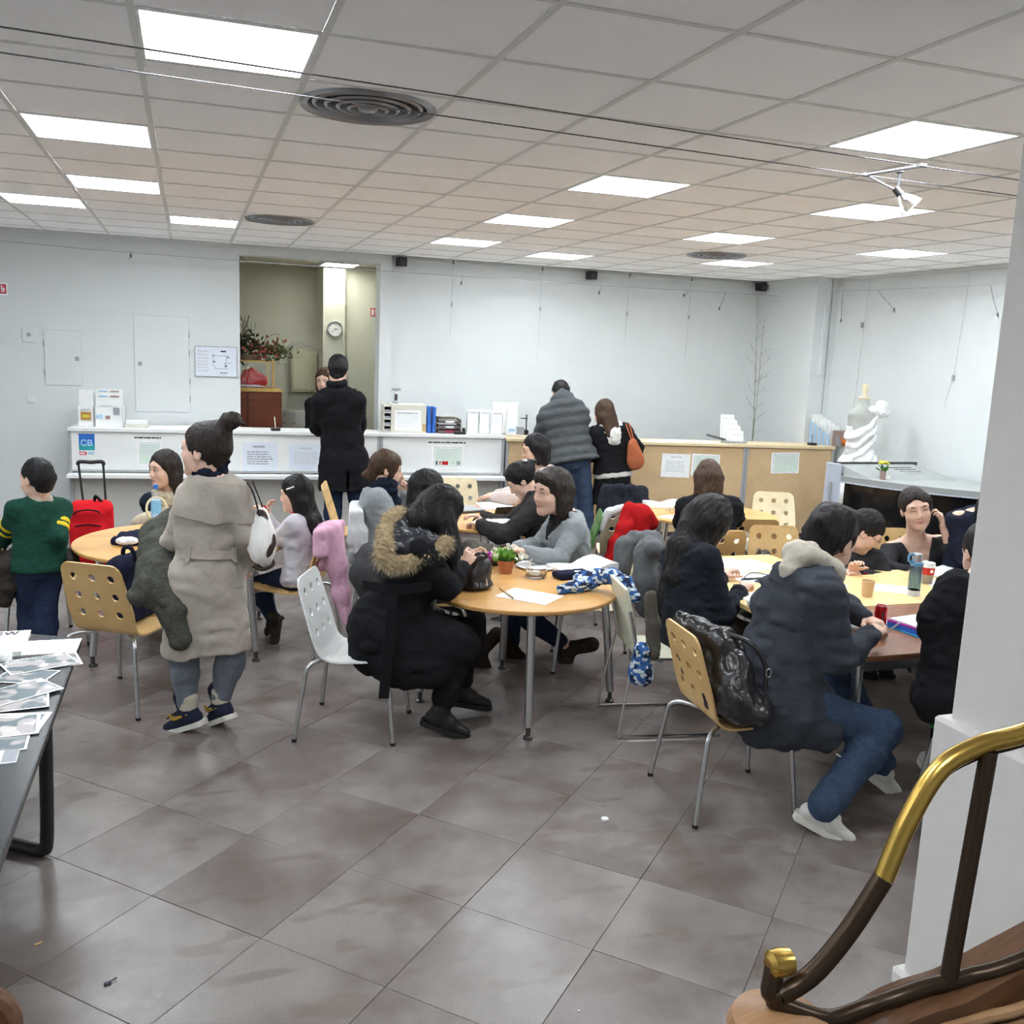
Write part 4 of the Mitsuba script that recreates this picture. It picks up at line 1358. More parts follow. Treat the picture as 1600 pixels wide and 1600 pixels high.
part(k, 'face', tocl(lathe([(0, -.01), (.083, -.01), (.083, .006), (0, .006)], 36)), 'paper')
part(k, 'hour_mark', cat(*[tocl(rot(box(-.002, .002, .062, .074, .006, .008), -i * math.pi / 6, [0, 0, 1])) for i in range(12)]), 'ink_dark', False)
part(k, 'hour_hand', tocl(rot(box(-.003, .003, -.008, .04, .008, .011), math.radians(-98), [0, 0, 1])), 'ink_dark', False)
part(k, 'minute_hand', tocl(rot(box(-.002, .002, -.01, .06, .011, .013), math.radians(140), [0, 0, 1])), 'ink_dark', False)
k = thing('exit_sign', 'small red and white exit sign in the small room', 'sign')
part(k, 'plate', box(2.25, 2.36, 12.49, 12.5, 2.46, 2.565), 'red_sign', False)
part(k, 'pictogram', cat(box(2.262, 2.30, 12.488, 12.49, 2.475, 2.55), box(2.31, 2.345, 12.488, 12.49, 2.52, 2.545), box(2.322, 2.34, 12.488, 12.49, 2.475, 2.52)), 'paper', False)

# ---------------------------------------------------------------- on the counter fronts
k = thing('card_sticker', 'blue and teal bank card sticker with white letters on the white counter', 'sticker')
part(k, 'upper_field', FW(box(.10, .25, -.0015, 0, .985, 1.09)), 'blue_bright', False)
part(k, 'lower_field', FW(box(.10, .25, -.0015, 0, .92, .985)), 'teal', False)
part(k, 'lettering', FW(rot(meshkit.text_mesh('CB', .062, .001, True), math.pi / 2, [1, 0, 0]).apply_translation((.113, -.0015, .966))), 'blue_pale', False)
part(k, 'red_label', FW(box(.10, .172, -.0015, 0, .872, .906)), 'red_sign', False)
part(k, 'red_print', FW(at(strips(.06, .02, 1, 3, x=.106, z=.88, gap=.2), (0, -.0015, 0))), 'paper', False)
part(k, 'blue_label', FW(box(.18, .25, -.0015, 0, .875, .91)), 'paper_blue', False)
part(k, 'blue_print', FW(at(strips(.06, .03, 3, 4, x=.185, z=.877), (0, -.0015, 0))), 'teal', False)


def green_frame(kind):
    def ex(k, m0, w, h):
        part(k, 'green_field', m0(box(w * .1, w * .92, -.003, -.002, h * .1, h * .88)), 'paper_green', False)
        part(k, 'border', m0(cat(box(w * .07, w * .95, -.003, -.002, h * .06, h * .075), box(w * .07, w * .95, -.003, -.002, h * .905, h * .92), box(w * .07, w * .08, -.003, -.002, h * .06, h * .92), box(w * .94, w * .95, -.003, -.002, h * .06, h * .92))), 'ink', False)
        part(k, 'green_print', m0(at(strips(w * .7, h * .42, 5, 9, x=w * .16, z=h * .42), (0, -.003, 0))), 'ink_light', False)
        if kind:
            Z0, Z1 = h * .13, h * .29
            for n_, a, b, m in (('blue', .14, .19, 'navy'), ('red', .25, .29, 'red_paint'), ('red', .33, .52, 'red_paint'), ('dot', .65, .67, 'ink_dark'), ('crest', .79, .90, 'ink')):
                part(k, f'flag_{n_}', m0(box(w * a, w * b, -.0045, -.003, Z0 if n_ != 'dot' else h * .2, Z1 if n_ != 'dot' else h * .23)), m, False)
    return ex


def tape(F, k, x0, x1, z):
    part(k, 'header_strip', F(at(strips(x1 - x0, .016, 1, 2, fill=1., gap=.0, x=x0, z=z), (0, -.001, 0))), 'ink_dark', False)


k = notice(FW, .655, .89, .775, 1.03, 'green framed notice on the white counter behind the woman in the beige scarf', rows=0, head=False, extra=green_frame(False)); tape(FW, k, .63, .89, 1.05)
notice(FW, 1.70, 2.06, .72, 1.025, 'white notice on the white counter, left of the pair', mat='paper_blue', rows=6, seed=3)
notice(FW, 2.18, 2.56, .73, 1.01, 'white notice on the white counter beside the standing man in black', mat='paper_blue', rows=5, seed=6, ink='ink_light')
k = notice(FW, 3.72, 4.08, .775, 1.03, 'green notice with small flags on the middle counter', rows=0, head=False, extra=green_frame(True)); tape(FW, k, 3.68, 4.10, 1.05)
notice(FO, 1.835, 2.18, .715, .99, 'white notice on the light wood counter beside the green one', mat='paper', rows=6, seed=12, tilt=.02, ink='ink_light')
notice(FO, 2.2, 2.54, .74, .995, 'green notice on the light wood counter behind the seated bob haired woman', rows=0, head=False, tilt=.02, extra=green_frame(False))
notice(FO, 3.19, 3.54, .78, 1.03, 'green notice at the far right of the light wood counter', rows=0, head=False, tilt=-.03, extra=green_frame(False))

# ---------------------------------------------------------------- on the counters (local: x along, y away, z up)
WT, OT = 1.15, 1.12


def holder(F, x0, x1, z, h, label, tiers=2, prints=(), mat='paper', y=.12, name='brochure_stand', depth=.10):
    k = thing(name, label, 'brochure stand')
    part(k, 'stand', F(cat(box(x0, x1, y + depth, y + depth + .004, z, z + h), box(x0, x0 + .003, y, y + depth, z, z + h * .55), box(x1 - .003, x1, y, y + depth, z, z + h * .55), box(x0, x1, y, y + depth, z, z + .004))), 'white_plastic', False)
    for t in range(tiers):
        yy = y + depth - (depth) * (t + .5) / tiers
        zz = z + .005
        hh = h * (1 - .42 * t / max(tiers - 1, 1)) * .96 if tiers > 1 else h * .95
        b = part(k, 'brochure', F(box(x0 + .006, x1 - .006, yy - .012, yy, zz, zz + hh)), mat, False)
    for n_, a, b, c, d, m in prints:
        part(k, n_, F(box(x0 + (x1 - x0) * a, x0 + (x1 - x0) * b, y - .002, y, z + h * c, z + h * d)) if c < .6 else F(box(x0 + (x1 - x0) * a, x0 + (x1 - x0) * b, y + depth * .73 - .017, y + depth * .73 - .012, z + h * c, z + h * d)), m, False)
    return k


FWs = lambda s: FW
holder(FW, .075, .225, WT, .38, 'narrow white brochure stand at the left end of the white counter', 2, (('print', .2, .85, .18, .40, 'gold_photo'), ('print', .3, .75, .25, .32, 'petal_yellow'), ('print', .2, .8, .46, .49, 'ink_light')))
holder(FW, .24, .51, WT, .39, 'wide white brochure stand with blue and brown headed leaflets', 2, (('print', .12, .42, .78, .82, 'blue_pale'), ('print', .52, .85, .78, .82, 'brown_print'), ('print', .12, .42, .92, .95, 'blue_pale'), ('print', .52, .85, .92, .95, 'brown_print'), ('print', .66, .88, .34, .52, 'ink'), ('print', .05, .28, .24, .32, 'blue_pale'), ('print', .36, .54, .22, .30, 'brown_print'), ('print', .2, .58, .56, .58, 'ink_light')))
k = thing('card_box', 'flat cardboard box with a paper stack on the white counter', 'box')
part(k, 'box', FW(box(.53, .745, .08, .25, WT, WT + .035, .003)), 'beige_box', False)
part(k, 'paper_stack', FW(box(.54, .73, .09, .24, WT + .035, WT + .072, .002)), 'paper', False)
single('paper_stack', 'thin stack of white sheets on the white counter near the bun of the standing woman', 'paper', FW(cat(box(.78, .98, .06, .26, WT, WT + .012), box(1.02, 1.16, .05, .24, WT, WT + .02))), 'paper', False)


def pen_stand(F, x, y, z, label, h=.15):
    k = thing('pen_stand', label, 'pen stand')
    part(k, 'base', F(box(x - .05, x + .05, y - .03, y + .03, z, z + .028, .004)), 'black_plastic', False)
    part(k, 'pen', F(tube([(x, y, z + .02), (x - .006, y, z + .08), (x - .01, y, z + h)], .005, 8)), 'steel_dark' if 'wood' in label else 'petal_white')


pen_stand(FW, 2.04, .05, WT, 'black pen stand with a pale pen before the red brown cabinet')
pen_stand(FO, 3.73, .10, OT, 'black pen stand on the light wood counter near the mannequin', .13)
single('stapler_block', 'small black block lying before the paper trays', 'stapler', FW(box(3.97, 4.10, .0, .06, WT, WT + .03, .006)), 'black_plastic', 30)
single('tape_roll', 'small round black tape holder left of the leaflet stands', 'tape', FW(box(4.085, 4.12, .12, .16, WT, WT + .065, .012)), 'black_plastic', 30)
k = thing('pigeonhole_unit', 'beige letter organiser with a framed sheet on its front', 'organiser')
part(k, 'body', FW(box(3.27, 3.66, .06, .36, WT, WT + .315, .006)), 'beige_box', False)
part(k, 'side_rack', FW(cat(*[box(3.19, 3.27, .06, .36, WT + z, WT + z + .008) for z in (.005, .075, .145, .215, .285)] + [box(3.19, 3.198, .06, .36, WT, WT + .30), box(3.19, 3.27, .35, .36, WT, WT + .30)])), 'beige_box', False)
part(k, 'rack_paper', FW(cat(*[box(3.2, 3.268, .075, .34, WT + z, WT + z + .028) for z in (.013, .083, .153, .223)])), 'ink', False)
part(k, 'sheet', FW(box(3.31, 3.60, .054, .06, WT + .03, WT + .25)), 'paper', False)
part(k, 'sheet_heading', FW(box(3.335, 3.565, .0525, .054, WT + .215, WT + .225)), 'ink', False)
part(k, 'sheet_lines', FW(at(strips(.24, .16, 9, 8, fill=1., x=3.335, z=WT + .045, gap=.75), (0, .054, 0))), 'ink_light', False)
part(k, 'tag', FW(box(3.62, 3.655, .055, .06, WT + .02, WT + .10)), 'card_brown', False)
k = thing('desk_phone', 'grey handset standing on the beige organiser', 'phone')
part(k, 'foot', FW(box(3.30, 3.36, .16, .22, WT + .315, WT + .335, .004)), 'grey_metal', False)
part(k, 'body', FW(rot(box(3.31, 3.35, .175, .20, WT + .335, WT + .46, .006), .06, [0, 1, 0], (3.33, .19, WT + .335))), 'white_plastic', False)
part(k, 'label', FW(box(3.318, 3.35, .168, .174, WT + .35, WT + .42)), 'ink_dark', False)
part(k, 'top', FW(box(3.29, 3.385, .16, .22, WT + .462, WT + .485, .004)), 'grey_metal', False)
k = thing('binder', 'bright blue ring binder next to the beige organiser', 'binder', 'blue binders on the counter')
part(k, 'cover', FW(rot(box(3.685, 3.725, .10, .32, WT, WT + .295, .004), -.05, [0, 1, 0], (3.70, .2, WT))), 'blue_bright', False)
k = thing('binder', 'second blue binder leaning against the paper trays', 'binder', 'blue binders on the counter')
part(k, 'cover', FW(rot(box(3.735, 3.768, .10, .32, WT, WT + .29, .004), .03, [0, 1, 0], (3.75, .2, WT))), 'blue_bright', False)
single('folder', 'thin purple folder beside the blue binders', 'folder', FW(box(3.772, 3.782, .1, .32, WT, WT + .16)), 'plinth_purple', False)
k = thing('paper_tray', 'stack of dark letter trays with papers on the middle counter', 'letter tray')
for i in range(3):
    z = WT + .005 + .055 * i
    part(k, 'tray', FW(cat(box(3.80, 4.06, .08, .36, z, z + .006), box(3.80, 3.806, .08, .36, z, z + .045), box(4.054, 4.06, .08, .36, z, z + .045), box(3.80, 3.88, .08, .086, z, z + .03), box(3.98, 4.06, .08, .086, z, z + .03))), 'tray_dark', False)
    part(k, 'paper', FW(box(3.812, 4.048, .084, .35, z + .007, z + (.022 if i else .03))), 'paper' if i else 'red_dark', False)
part(k, 'flap', FW(rot(box(3.79, 4.04, .12, .36, WT + .19, WT + .196), -.2, [1, 0, 0], (3.9, .12, WT + .19))), 'beige_box', False)
for i, (x, w, lb) in enumerate(((4.14, .13, 'clear leaflet stand at left of three on the middle counter'), (4.28, .12, 'middle clear leaflet stand on the middle counter'), (4.41, .13, 'right clear leaflet stand in front with a round stamp'))):
    k = thing('leaflet_stand', lb, 'brochure stand', 'leaflet stands on the middle counter')
    y = .14 - .06 * (i == 2)
    part(k, 'back', FW(box(x, x + w, y + .05, y + .054, WT, WT + .27)), 'white_plastic', False)
    part(k, 'side', FW(cat(box(x, x + .003, y, y + .05, WT, WT + .24), box(x + w - .003, x + w, y, y + .05, WT, WT + .24))), 'white_plastic', False)
    part(k, 'leaflet', FW(box(x + .006, x + w - .006, y + .01, y + .04, WT + .004, WT + .255)), 'paper', False)
    part(k, 'print', FW(at(strips(w * .7, .13, 8, i + 3, x=x + w * .15, z=WT + .10, gap=.6), (0, y + .01, 0))), 'paper_blue', False)
    part(k, 'heading', FW(box(x + w * .1, x + w * .9, y + .008, y + .01, WT + .232, WT + .24)), 'ink', False)
k = thing('notice_easel', 'large white sheet standing behind the leaflet stands', 'sheet')
part(k, 'sheet', FW(rot(box(4.47, 4.76, .26, .264, WT, WT + .36), -.12, [1, 0, 0], (4.5, .26, WT))), 'paper', False)
part(k, 'strut', FW(rot(box(4.6, 4.63, .28, .284, WT, WT + .30), .25, [1, 0, 0], (4.6, .34, WT))), 'paper', False)
holder(FW, 4.58, 4.70, WT, .14, 'small white card holder with printed cards on the middle counter', 1, (('print', .2, .8, .3, .5, 'blue_pale'),), y=.06, depth=.05)
k = thing('desk_stamp', 'small metal date stamp rack by the end of the white counter', 'stamp rack')
part(k, 'base', FW(cat(box(4.71, 4.80, .10, .2, WT, WT + .09, .004))), 'ink', False)
part(k, 'post', FW(tube([(4.83, .14, WT), (4.83, .14, WT + .23)], .008, 8)), 'steel_dark')
part(k, 'arm', FW(box(4.76, 4.84, .135, .145, WT + .18, WT + .192)), 'steel_dark', False)
part(k, 'box', FW(box(4.80, 4.85, .10, .17, WT, WT + .055, .004)), 'black_plastic', False)
single('open_forms', 'loose white forms spread on the light wood counter', 'paper', FO(cat(*[at(box(0, .30, 0, .21, OT, OT + .0015 + .001 * i), (x, y, 0), a) for i, (x, y, a) in enumerate(((.55, .05, .1), (.9, .04, -.15), (1.25, .09, .2), (1.7, .02, -.05), (1.95, .1, .12), (2.25, .06, -.1)))])), 'paper', False)
k = thing('phone_handset', 'dark pen like marker resting on a paper block on the wood counter', 'marker')
part(k, 'barrel', FO(tube([(2.42, .16, OT + .085), (2.62, .14, OT + .04), (2.70, .13, OT + .02)], .013, 10)), 'steel_dark')
k = thing('leaflet_rack', 'white stepped leaflet rack on the wood counter left of the bamboo', 'brochure stand')
for i in range(4):
    a = 2.60 + .022 * i
    part(k, 'leaflet', FO(rot(box(a, a + .17, .18 - .045 * i, .186 - .045 * i, OT, OT + .33 - .06 * i), -.12, [1, 0, 0], (a, .18 - .045 * i, OT))), 'paper', False)
    part(k, 'heading', FO(rot(box(a + .02, a + .15, .178 - .045 * i, .18 - .045 * i, OT + .28 - .06 * i, OT + .288 - .06 * i), -.12, [1, 0, 0], (a, .18 - .045 * i, OT))), 'ink_light', False)
part(k, 'base', FO(box(2.61, 2.88, .03, .2, OT, OT + .03, .004)), 'grey_metal', False)
k = thing('brochure_rack', 'clear blue brochure rack with white booklets near the mannequin', 'brochure stand')
for i in range(5):
    a = 3.78 + .035 * i
    part(k, 'booklet', FO(box(a, a + .13, .26 - .045 * i, .272 - .045 * i, OT, OT + .36 - .03 * i)), 'paper', False)
    part(k, 'pocket', FO(cat(box(a - .012, a - .002, .24 - .045 * i, .275 - .045 * i, OT, OT + .27 - .03 * i))), 'blue_pale', False)
k = thing('framed_photo', 'dark photo card leaning on the brochure rack', 'photo')
part(k, 'card', FO(box(3.95, 4.13, .03, .036, OT, OT + .19)), 'brown_print', False)
part(k, 'picture', FO(cat(box(3.99, 4.10, .027, .03, OT + .05, OT + .12), box(4.0, 4.06, .026, .027, OT + .02, OT + .06))), 'ink', False)
k = thing('dragon_toy', 'orange dragon shaped ornament beside the photo card', 'ornament')
f = smin([cap((4.08, .01, OT + .05), (4.16, .01, OT + .10), .022, .03), cap((4.16, .01, OT + .10), (4.24, .01, OT + .13), .028, .016), cap((4.24, .01, OT + .13), (4.285, .01, OT + .125), .02, .012), cap((4.16, .01, OT + .10), (4.19, .01, OT + .02), .018, .010), cap((4.10, .01, OT + .05), (4.11, .01, OT), .014, .012), cap((4.19, .01, OT + .03), (4.19, .01, OT), .012, .012), cap((4.08, .01, OT + .06), (4.03, .01, OT + .13), .014, .006)], .015)
part(k, 'body', net(wrinkle(f, .006, 60, 2), (3.95, -.06, OT), (4.35, .08, OT + .2), .007).apply_transform(np.eye(4)), 'orange', True) if False else part(k, 'body', FO(net(wrinkle(f, .006, 60, 2), (3.98, -.05, OT), (4.34, .07, OT + .19), .007)), 'orange', True)

# ---------------------------------------------------------------- along the back wall
for x, y, lb in ((2.30, 10.86, 'small black wall speaker at the right of the doorway'), (4.66, 10.9, 'small black wall speaker at the middle of the back wall'), (7.04, 10.88, 'small black wall speaker in the far corner')):
    k = thing('wall_speaker', lb, 'speaker', 'small black speakers')
    part(k, 'cabinet', at(box(-.05, .05, -.06, .06, 2.985, 3.085, .006), (x, y, 0), .15), 'black_plastic', False)
    part(k, 'grille', at(box(-.04, .04, -.066, -.06, 2.995, 3.06, .003), (x, y, 0), .15), 'ink_dark', False)
    part(k, 'bracket', box(x - .01, x + .01, y, 10.995, 3.03, 3.05), 'steel_dark', False)
for i, (x, z) in enumerate(((2.94, 2.21), (4.05, 2.0), (5.21, 2.2), (6.08, 2.1))):
    k = thing('picture_wire', ['thin picture hanging wire right of the doorway', 'thin picture hanging wire above the leaflet stands', 'thin picture hanging wire above the woman with the orange bag', 'thin picture hanging wire nearest the far corner'][i], 'wire', 'hanging wires on the back wall')
    part(k, 'wire', tube(smooth_path([(x, 10.985, 3.10), (x - .005, 10.985, 2.6), (x - .01, 10.985, z + .1), (x - .03, 10.985, z)], 4), .0015, 5), 'wire_grey')
    part(k, 'hook', box(x - .012, x + .004, 10.975, 10.99, 2.58, 2.63, .002), 'grey_metal', False)
    part(k, 'clip', box(x - .006, x + .006, 10.97, 10.99, 3.06, 3.10), 'steel_dark', False)
for i, (y, z0, zc) in enumerate(((7.76, 2.05, 2.0), (9.25, 1.6, 2.55))):
    k = thing('picture_wire', ['hanging wire with a small clip on the right wall', 'hanging wire near the step of the right wall'][i], 'wire')
    part(k, 'wire', tube(smooth_path([(7.42, y, 3.10), (7.42, y + .02, 2.6), (7.42, y + .06, z0), (7.42, y + .14, z0 - .35)], 4), .0016, 5), 'wire_grey')
    part(k, 'clip', box(7.40, 7.425, y + .04, y + .06, zc - .03, zc + .03), 'grey_metal', False)


def cable_pair(a, b, gap, label, lamps, r=.0028):
    k = thing('light_cable', label, 'cable')
    a, b = V(*a), V(*b)
    d = (b - a) / np.linalg.norm(b - a)
    s = np.cross(d, [0, 0, 1]) * gap / 2
    for e in (-1, 1):
        m = (a + b) / 2 - V(0, 0, .012) + s * e
        part(k, 'strand', tube(smooth_path([a + s * e, m, b + s * e], 8), r, 6), 'wire_grey' if gap < .2 else 'rig_grey')
    return k


cable_pair((-2.2, 3.38, 2.99), (6.5, 3.98, 2.99), .30, 'twin tensioned lighting cables crossing the ceiling near the camera', ())
cable_pair((-2.2, 10.45, 2.95), (.53, 10.5, 2.90), .05, 'lighting cable along the left wall', ())
cable_pair((.53, 10.5, 2.90), (7.10, 10.55, 2.91), .06, 'lighting cable along the back wall', ())
cable_pair((7.16, 9.6, 2.93), (7.16, 6.0, 2.88), .09, 'twin lighting cables along the right wall', ())


def spot(p, q, label, big=1., lit=False):
    """cable spotlight: hangs from p, its bulb at q"""
    p, q = V(*p), V(*q)
    k = thing('cable_spotlight', label, 'spotlight')
    part(k, 'stem', tube([p, (p + q) / 2, q + V(0, 0, .02 * big)], .0022 * big, 6), 'steel_dark')
    part(k, 'holder', lathe([(0, .0), (.008 * big, .0), (.01 * big, .02 * big), (.006 * big, .035 * big), (0, .035 * big)], 12, q), 'steel_dark')
    part(k, 'bulb', lathe([(0, -.018 * big), (.012 * big, -.016 * big), (.018 * big, -.012 * big), (.014 * big, -.002 * big), (.006 * big, .004 * big), (0, .004 * big)], 14, q), 'chrome')


spot((-.53, 10.48, 2.92), (-.53, 10.47, 2.86), 'tiny chrome spotlight on the left wall cable')
spot((.535, 10.48, 2.94), (.54, 10.46, 2.90), 'tiny spotlight at the left edge of the doorway')
spot((2.92, 10.5, 2.90), (2.90, 10.46, 2.80), 'tiny chrome spotlight right of the doorway')
spot((4.62, 10.5, 2.90), (4.58, 10.46, 2.79), 'tiny chrome spotlight below the middle speaker')
spot((5.78, 10.5, 2.90), (5.70, 10.46, 2.82), 'tiny chrome spotlight with a looped wire on the back wall cable')
spot((6.30, 10.5, 2.91), (6.20, 10.46, 2.69), 'long stemmed tiny spotlight near the far corner')
spot((7.14, 9.35, 2.90), (7.0, 9.15, 2.56), 'glowing looking spotlight at the wall step')
spot((7.14, 8.75, 2.90), (7.0, 8.30, 2.66), 'chrome spotlight in the middle of the right wall cables')
spot((7.14, 7.2, 2.88), (7.0, 6.93, 2.58), 'chrome spotlight nearest the pillar on the right wall cables')
# the large spotlight near the camera
k = thing('cable_spotlight', 'large cable spotlight with a glass reflector hanging at the upper right', 'spotlight')
S0_, S1_, S2_, S3_ = V(3.12, 3.61, 2.985), V(3.05, 3.91, 2.985), V(3.12, 3.76, 2.985), V(3.12, 3.76, 2.905)
part(k, 'bracket', tube([S0_, S1_], .007, 8), 'rig_grey')
part(k, 'clamp', cat(cbox(S0_, (.03, .02, .016), .003), cbox(S1_, (.03, .02, .016), .003), cbox(S2_, (.03, .03, .018), .004)), 'rig_grey', False)
part(k, 'stem', tube([S2_, S3_], .0065, 8), 'rig_grey')
part(k, 'arm', tube([S1_, S3_ + V(0, 0, -.01)], .005, 8), 'rig_grey')
ax = V(.62, -.35, -.70); ax /= np.linalg.norm(ax)
sx = np.cross(ax, [0, 0, 1]); sx /= np.linalg.norm(sx)
part(k, 'holder', frame_to(lathe([(0, -.02), (.016, -.02), (.018, .02), (0, .02)], 16), S3_ + V(0, 0, -.01), sx, np.cross(ax, sx), ax), 'steel_dark')
part(k, 'reflector', frame_to(lathe([(.014, .02), (.03, .045), (.047, .075), (.054, .1), (.0525, .1), (.045, .076), (.028, .047), (.012, .022), (.014, .02)], 28), S3_ + V(0, 0, -.01), sx, np.cross(ax, sx), ax), 'clear_glass')
part(k, 'bulb', frame_to(lathe([(0, .02), (.008, .025), (.009, .05), (0, .06)], 12), S3_ + V(0, 0, -.01), sx, np.cross(ax, sx), ax), 'white_plastic')

# bamboo stems in the corner
k = thing('bamboo_stems', 'bare dried bamboo stems standing in the far corner', 'branches')
for i, (bx0, tx, tz, y) in enumerate(((6.77, 6.66, 2.86, 10.35), (6.79, 6.80, 2.58, 10.38), (6.74, 6.70, 2.05, 10.32))):
    p = smooth_path([(bx0, y, 0.02), (bx0 - .01, y, 1.1), (bx0 + (tx - bx0) * .5, y, 1.1 + (tz - 1.1) * .5), (tx, y, tz)], 8)
    st = part(k, 'stem', tube(p, .006 - .001 * (i == 2), 7, scale=np.linspace(1, .35, len(p))), 'twig_grey')
    for z in np.arange(1.15, tz, .17):
        q = np.array([np.interp(z, p[:, 2], p[:, 0]), y, z])
        part(st, 'node', cbox(q, (.013, .013, .006)), 'twig')
        if g.random() < .75:
            s = g.choice([-1, 1])
            part(st, 'twig', tube([q, q + V(s * .05, .0, .05), q + V(s * (.08 + .08 * g.random()), -.01, .07 + .1 * g.random())], .0022, 5), 'twig_grey')
part(k, 'vase', lathe([(0, 0), (.10, 0), (.11, .3), (.09, .4), (.08, .4), (.09, .3), (.085, .02), (0, .02)], 24, (6.77, 10.35, 0)), 'ink')

# dress form in white drapery
k = thing('dress_form', 'dress form with a wooden knob draped in a white one shoulder dress', 'mannequin')
M0 = V(6.86, 8.45, 0)
f = smin([ell((0, 0, 1.42), (.165, .11, .20)), ell((0, .0, 1.56), (.18, .085, .10)), cap((0, 0, 1.2), (0, 0, 1.4), .105, .12), cap((0, 0, 1.62), (0, 0, 1.73), .06, .055), ell((0, 0, 1.08), (.19, .13, .18))], .06)
part(k, 'torso', at(net(f, (-.25, -.2, .9), (.25, .2, 1.78), .012), M0), 'linen_grey', True)
part(k, 'neck_cap', lathe([(0, 1.735), (.058, 1.735), (.06, 1.75), (.055, 1.755), (.03, 1.765), (.024, 1.80), (.03, 1.83), (.034, 1.855), (.026, 1.885), (0, 1.895)], 20, M0), 'pale_ply')
part(k, 'stand', cat(lathe([(0, .25), (.02, .25), (.02, 1.0), (0, 1.0)], 12, M0), *[tube([M0 + V(0, 0, .3), M0 + V(.22 * math.cos(a), .22 * math.sin(a), .02)], .014, 8) for a in (.5, 2.6, 4.7)]), 'dark_carved')
f = smin([ell((0, 0, 1.36), (.18, .125, .17)), cap((0, 0, 1.15), (0, 0, 1.36), .125, .135), ell((0, 0, 1.05), (.215, .15, .18)), cap((.0, -.06, 1.45), (.15, -.02, 1.57), .06, .06), cap((0, 0, .75), (0, 0, 1.0), .24, .17)], .06)
f = cut(f, half((0, 0, 1.475), (-.42, 0, 1)) if False else (lambda p: -(p[:, 2] - 1.50 - .42 * p[:, 0]) * .9), .01)
def dfold(p, f=f):
    d = f(p)
    t = (p[:, 2] + p[:, 0] * (-.75)) * 52 + 3 * nnoise(p * 9, 2)
    return d - .010 * np.sin(t).astype(F4) * (p[:, 2] > .95) - .008 * np.sin(p[:, 0] * 60).astype(F4) * (p[:, 2] <= 1.1)
part(k, 'dress', at(net(dfold, (-.32, -.32, .62), (.32, .32, 1.66), .010), M0), white_satin, True)
f = smin([ell((.17, -.03, 1.60), (.09, .08, .07)), ell((.22, -.03, 1.68), (.07, .06, .05)), ell((.08, -.05, 1.62), (.10, .06, .045)), ell((.25, -.02, 1.60), (.07, .06, .06))], .03)
part(k, 'ruffle', at(net(wrinkle(ridged(f, .016, 18, 2), .006, 60, 4), (-.1, -.2, 1.45), (.4, .15, 1.80), .009), M0), white_satin, True)

# the big television seen from its front left
k = thing('television', 'big black screened television with a grey top before the right wall', 'television')
A_, B_ = V(6.07, 7.72), V(6.80, 6.55)
n_ = V(-(A_ - B_)[1], (A_ - B_)[0]); n_ = n_ / np.linalg.norm(n_)
if n_[0] > 0: n_ = -n_
bow = [A_ + (B_ - A_) * t + n_ * .10 * math.sin(math.pi * t) for t in np.linspace(0, 1, 13)]
foot = Polygon([tuple(p) for p in bow] + [(7.32, 6.80), (7.32, 7.72)])
part(k, 'top_ledge', extrude(foot, .055, .955), 'tv_grey', False)
part(k, 'front_lip', extrude(foot.buffer(.006), .012, .943), 'tv_side', False)
inner = foot.buffer(-.03)
part(k, 'screen', extrude(inner, .86, .085), 'tv_black', False)
part(k, 'base', extrude(foot.buffer(-.015), .085, 0), 'tv_black', False)
part(k, 'side_panel', hull([(x, y, z) for x, y in ((5.97, 7.78), (6.07, 7.70), (6.10, 7.80), (6.02, 7.88)) for z in (0, 1.125)]), 'tv_side', False)
part(k, 'handle', box(5.985, 6.0, 7.735, 7.76, .72, .95, .004), 'tv_grey', False)
part(k, 'hood', hull([(6.10, 7.78, 1.115), (7.0, 7.78, 1.115), (6.10, 7.80, 1.0), (7.16, 7.80, 1.0), (6.22, 7.42, 1.01), (7.14, 7.30, 1.01), (6.10, 7.70, 1.01)]), 'tv_grey', False)
part(k, 'back_plate', box(6.05, 7.06, 7.79, 7.815, .95, 1.135), 'steel_dark', False)
for i in range(5):
    t = .25 + .12 * i
    part(k, 'vent_slot', hull([(6.62 + .02 * i + a, 7.78 - (7.78 - 7.37) * t + b, 1.117 - .1 * t + c) for a in (0, .26) for b in (-.008, .008) for c in (0, .004)]), 'tv_black', False)
k = thing('flower_vase', 'small glass of yellow flowers on the television', 'flowers')
VP = V(6.33, 7.42, 1.01)
part(k, 'glass', lathe([(0, 0), (.026, 0), (.03, .09), (.027, .09), (.024, .006), (0, .006)], 18, VP), 'brown_print')
part(k, 'card', cbox(VP + V(.045, -.02, .03), (.045, .003, .05), 0, -.4), 'petal_white')
part(k, 'leaf', leaves([VP + V(g.normal(0, .012), g.normal(0, .012), .085) for _ in range(26)], .06, .012, 4, .9), 'leaf_green', False, stuff=True)
for i in range(7):
    a = i * .9
    c = VP + V(.035 * math.cos(a) * (i > 0), .03 * math.sin(a) * (i > 0), .155 + .008 * (i % 3))
    part(k, 'flower', lathe([(0, -.008), (.012, -.006), (.022, .004), (.014, .012), (0, .012)], 9, c), 'petal_yellow')
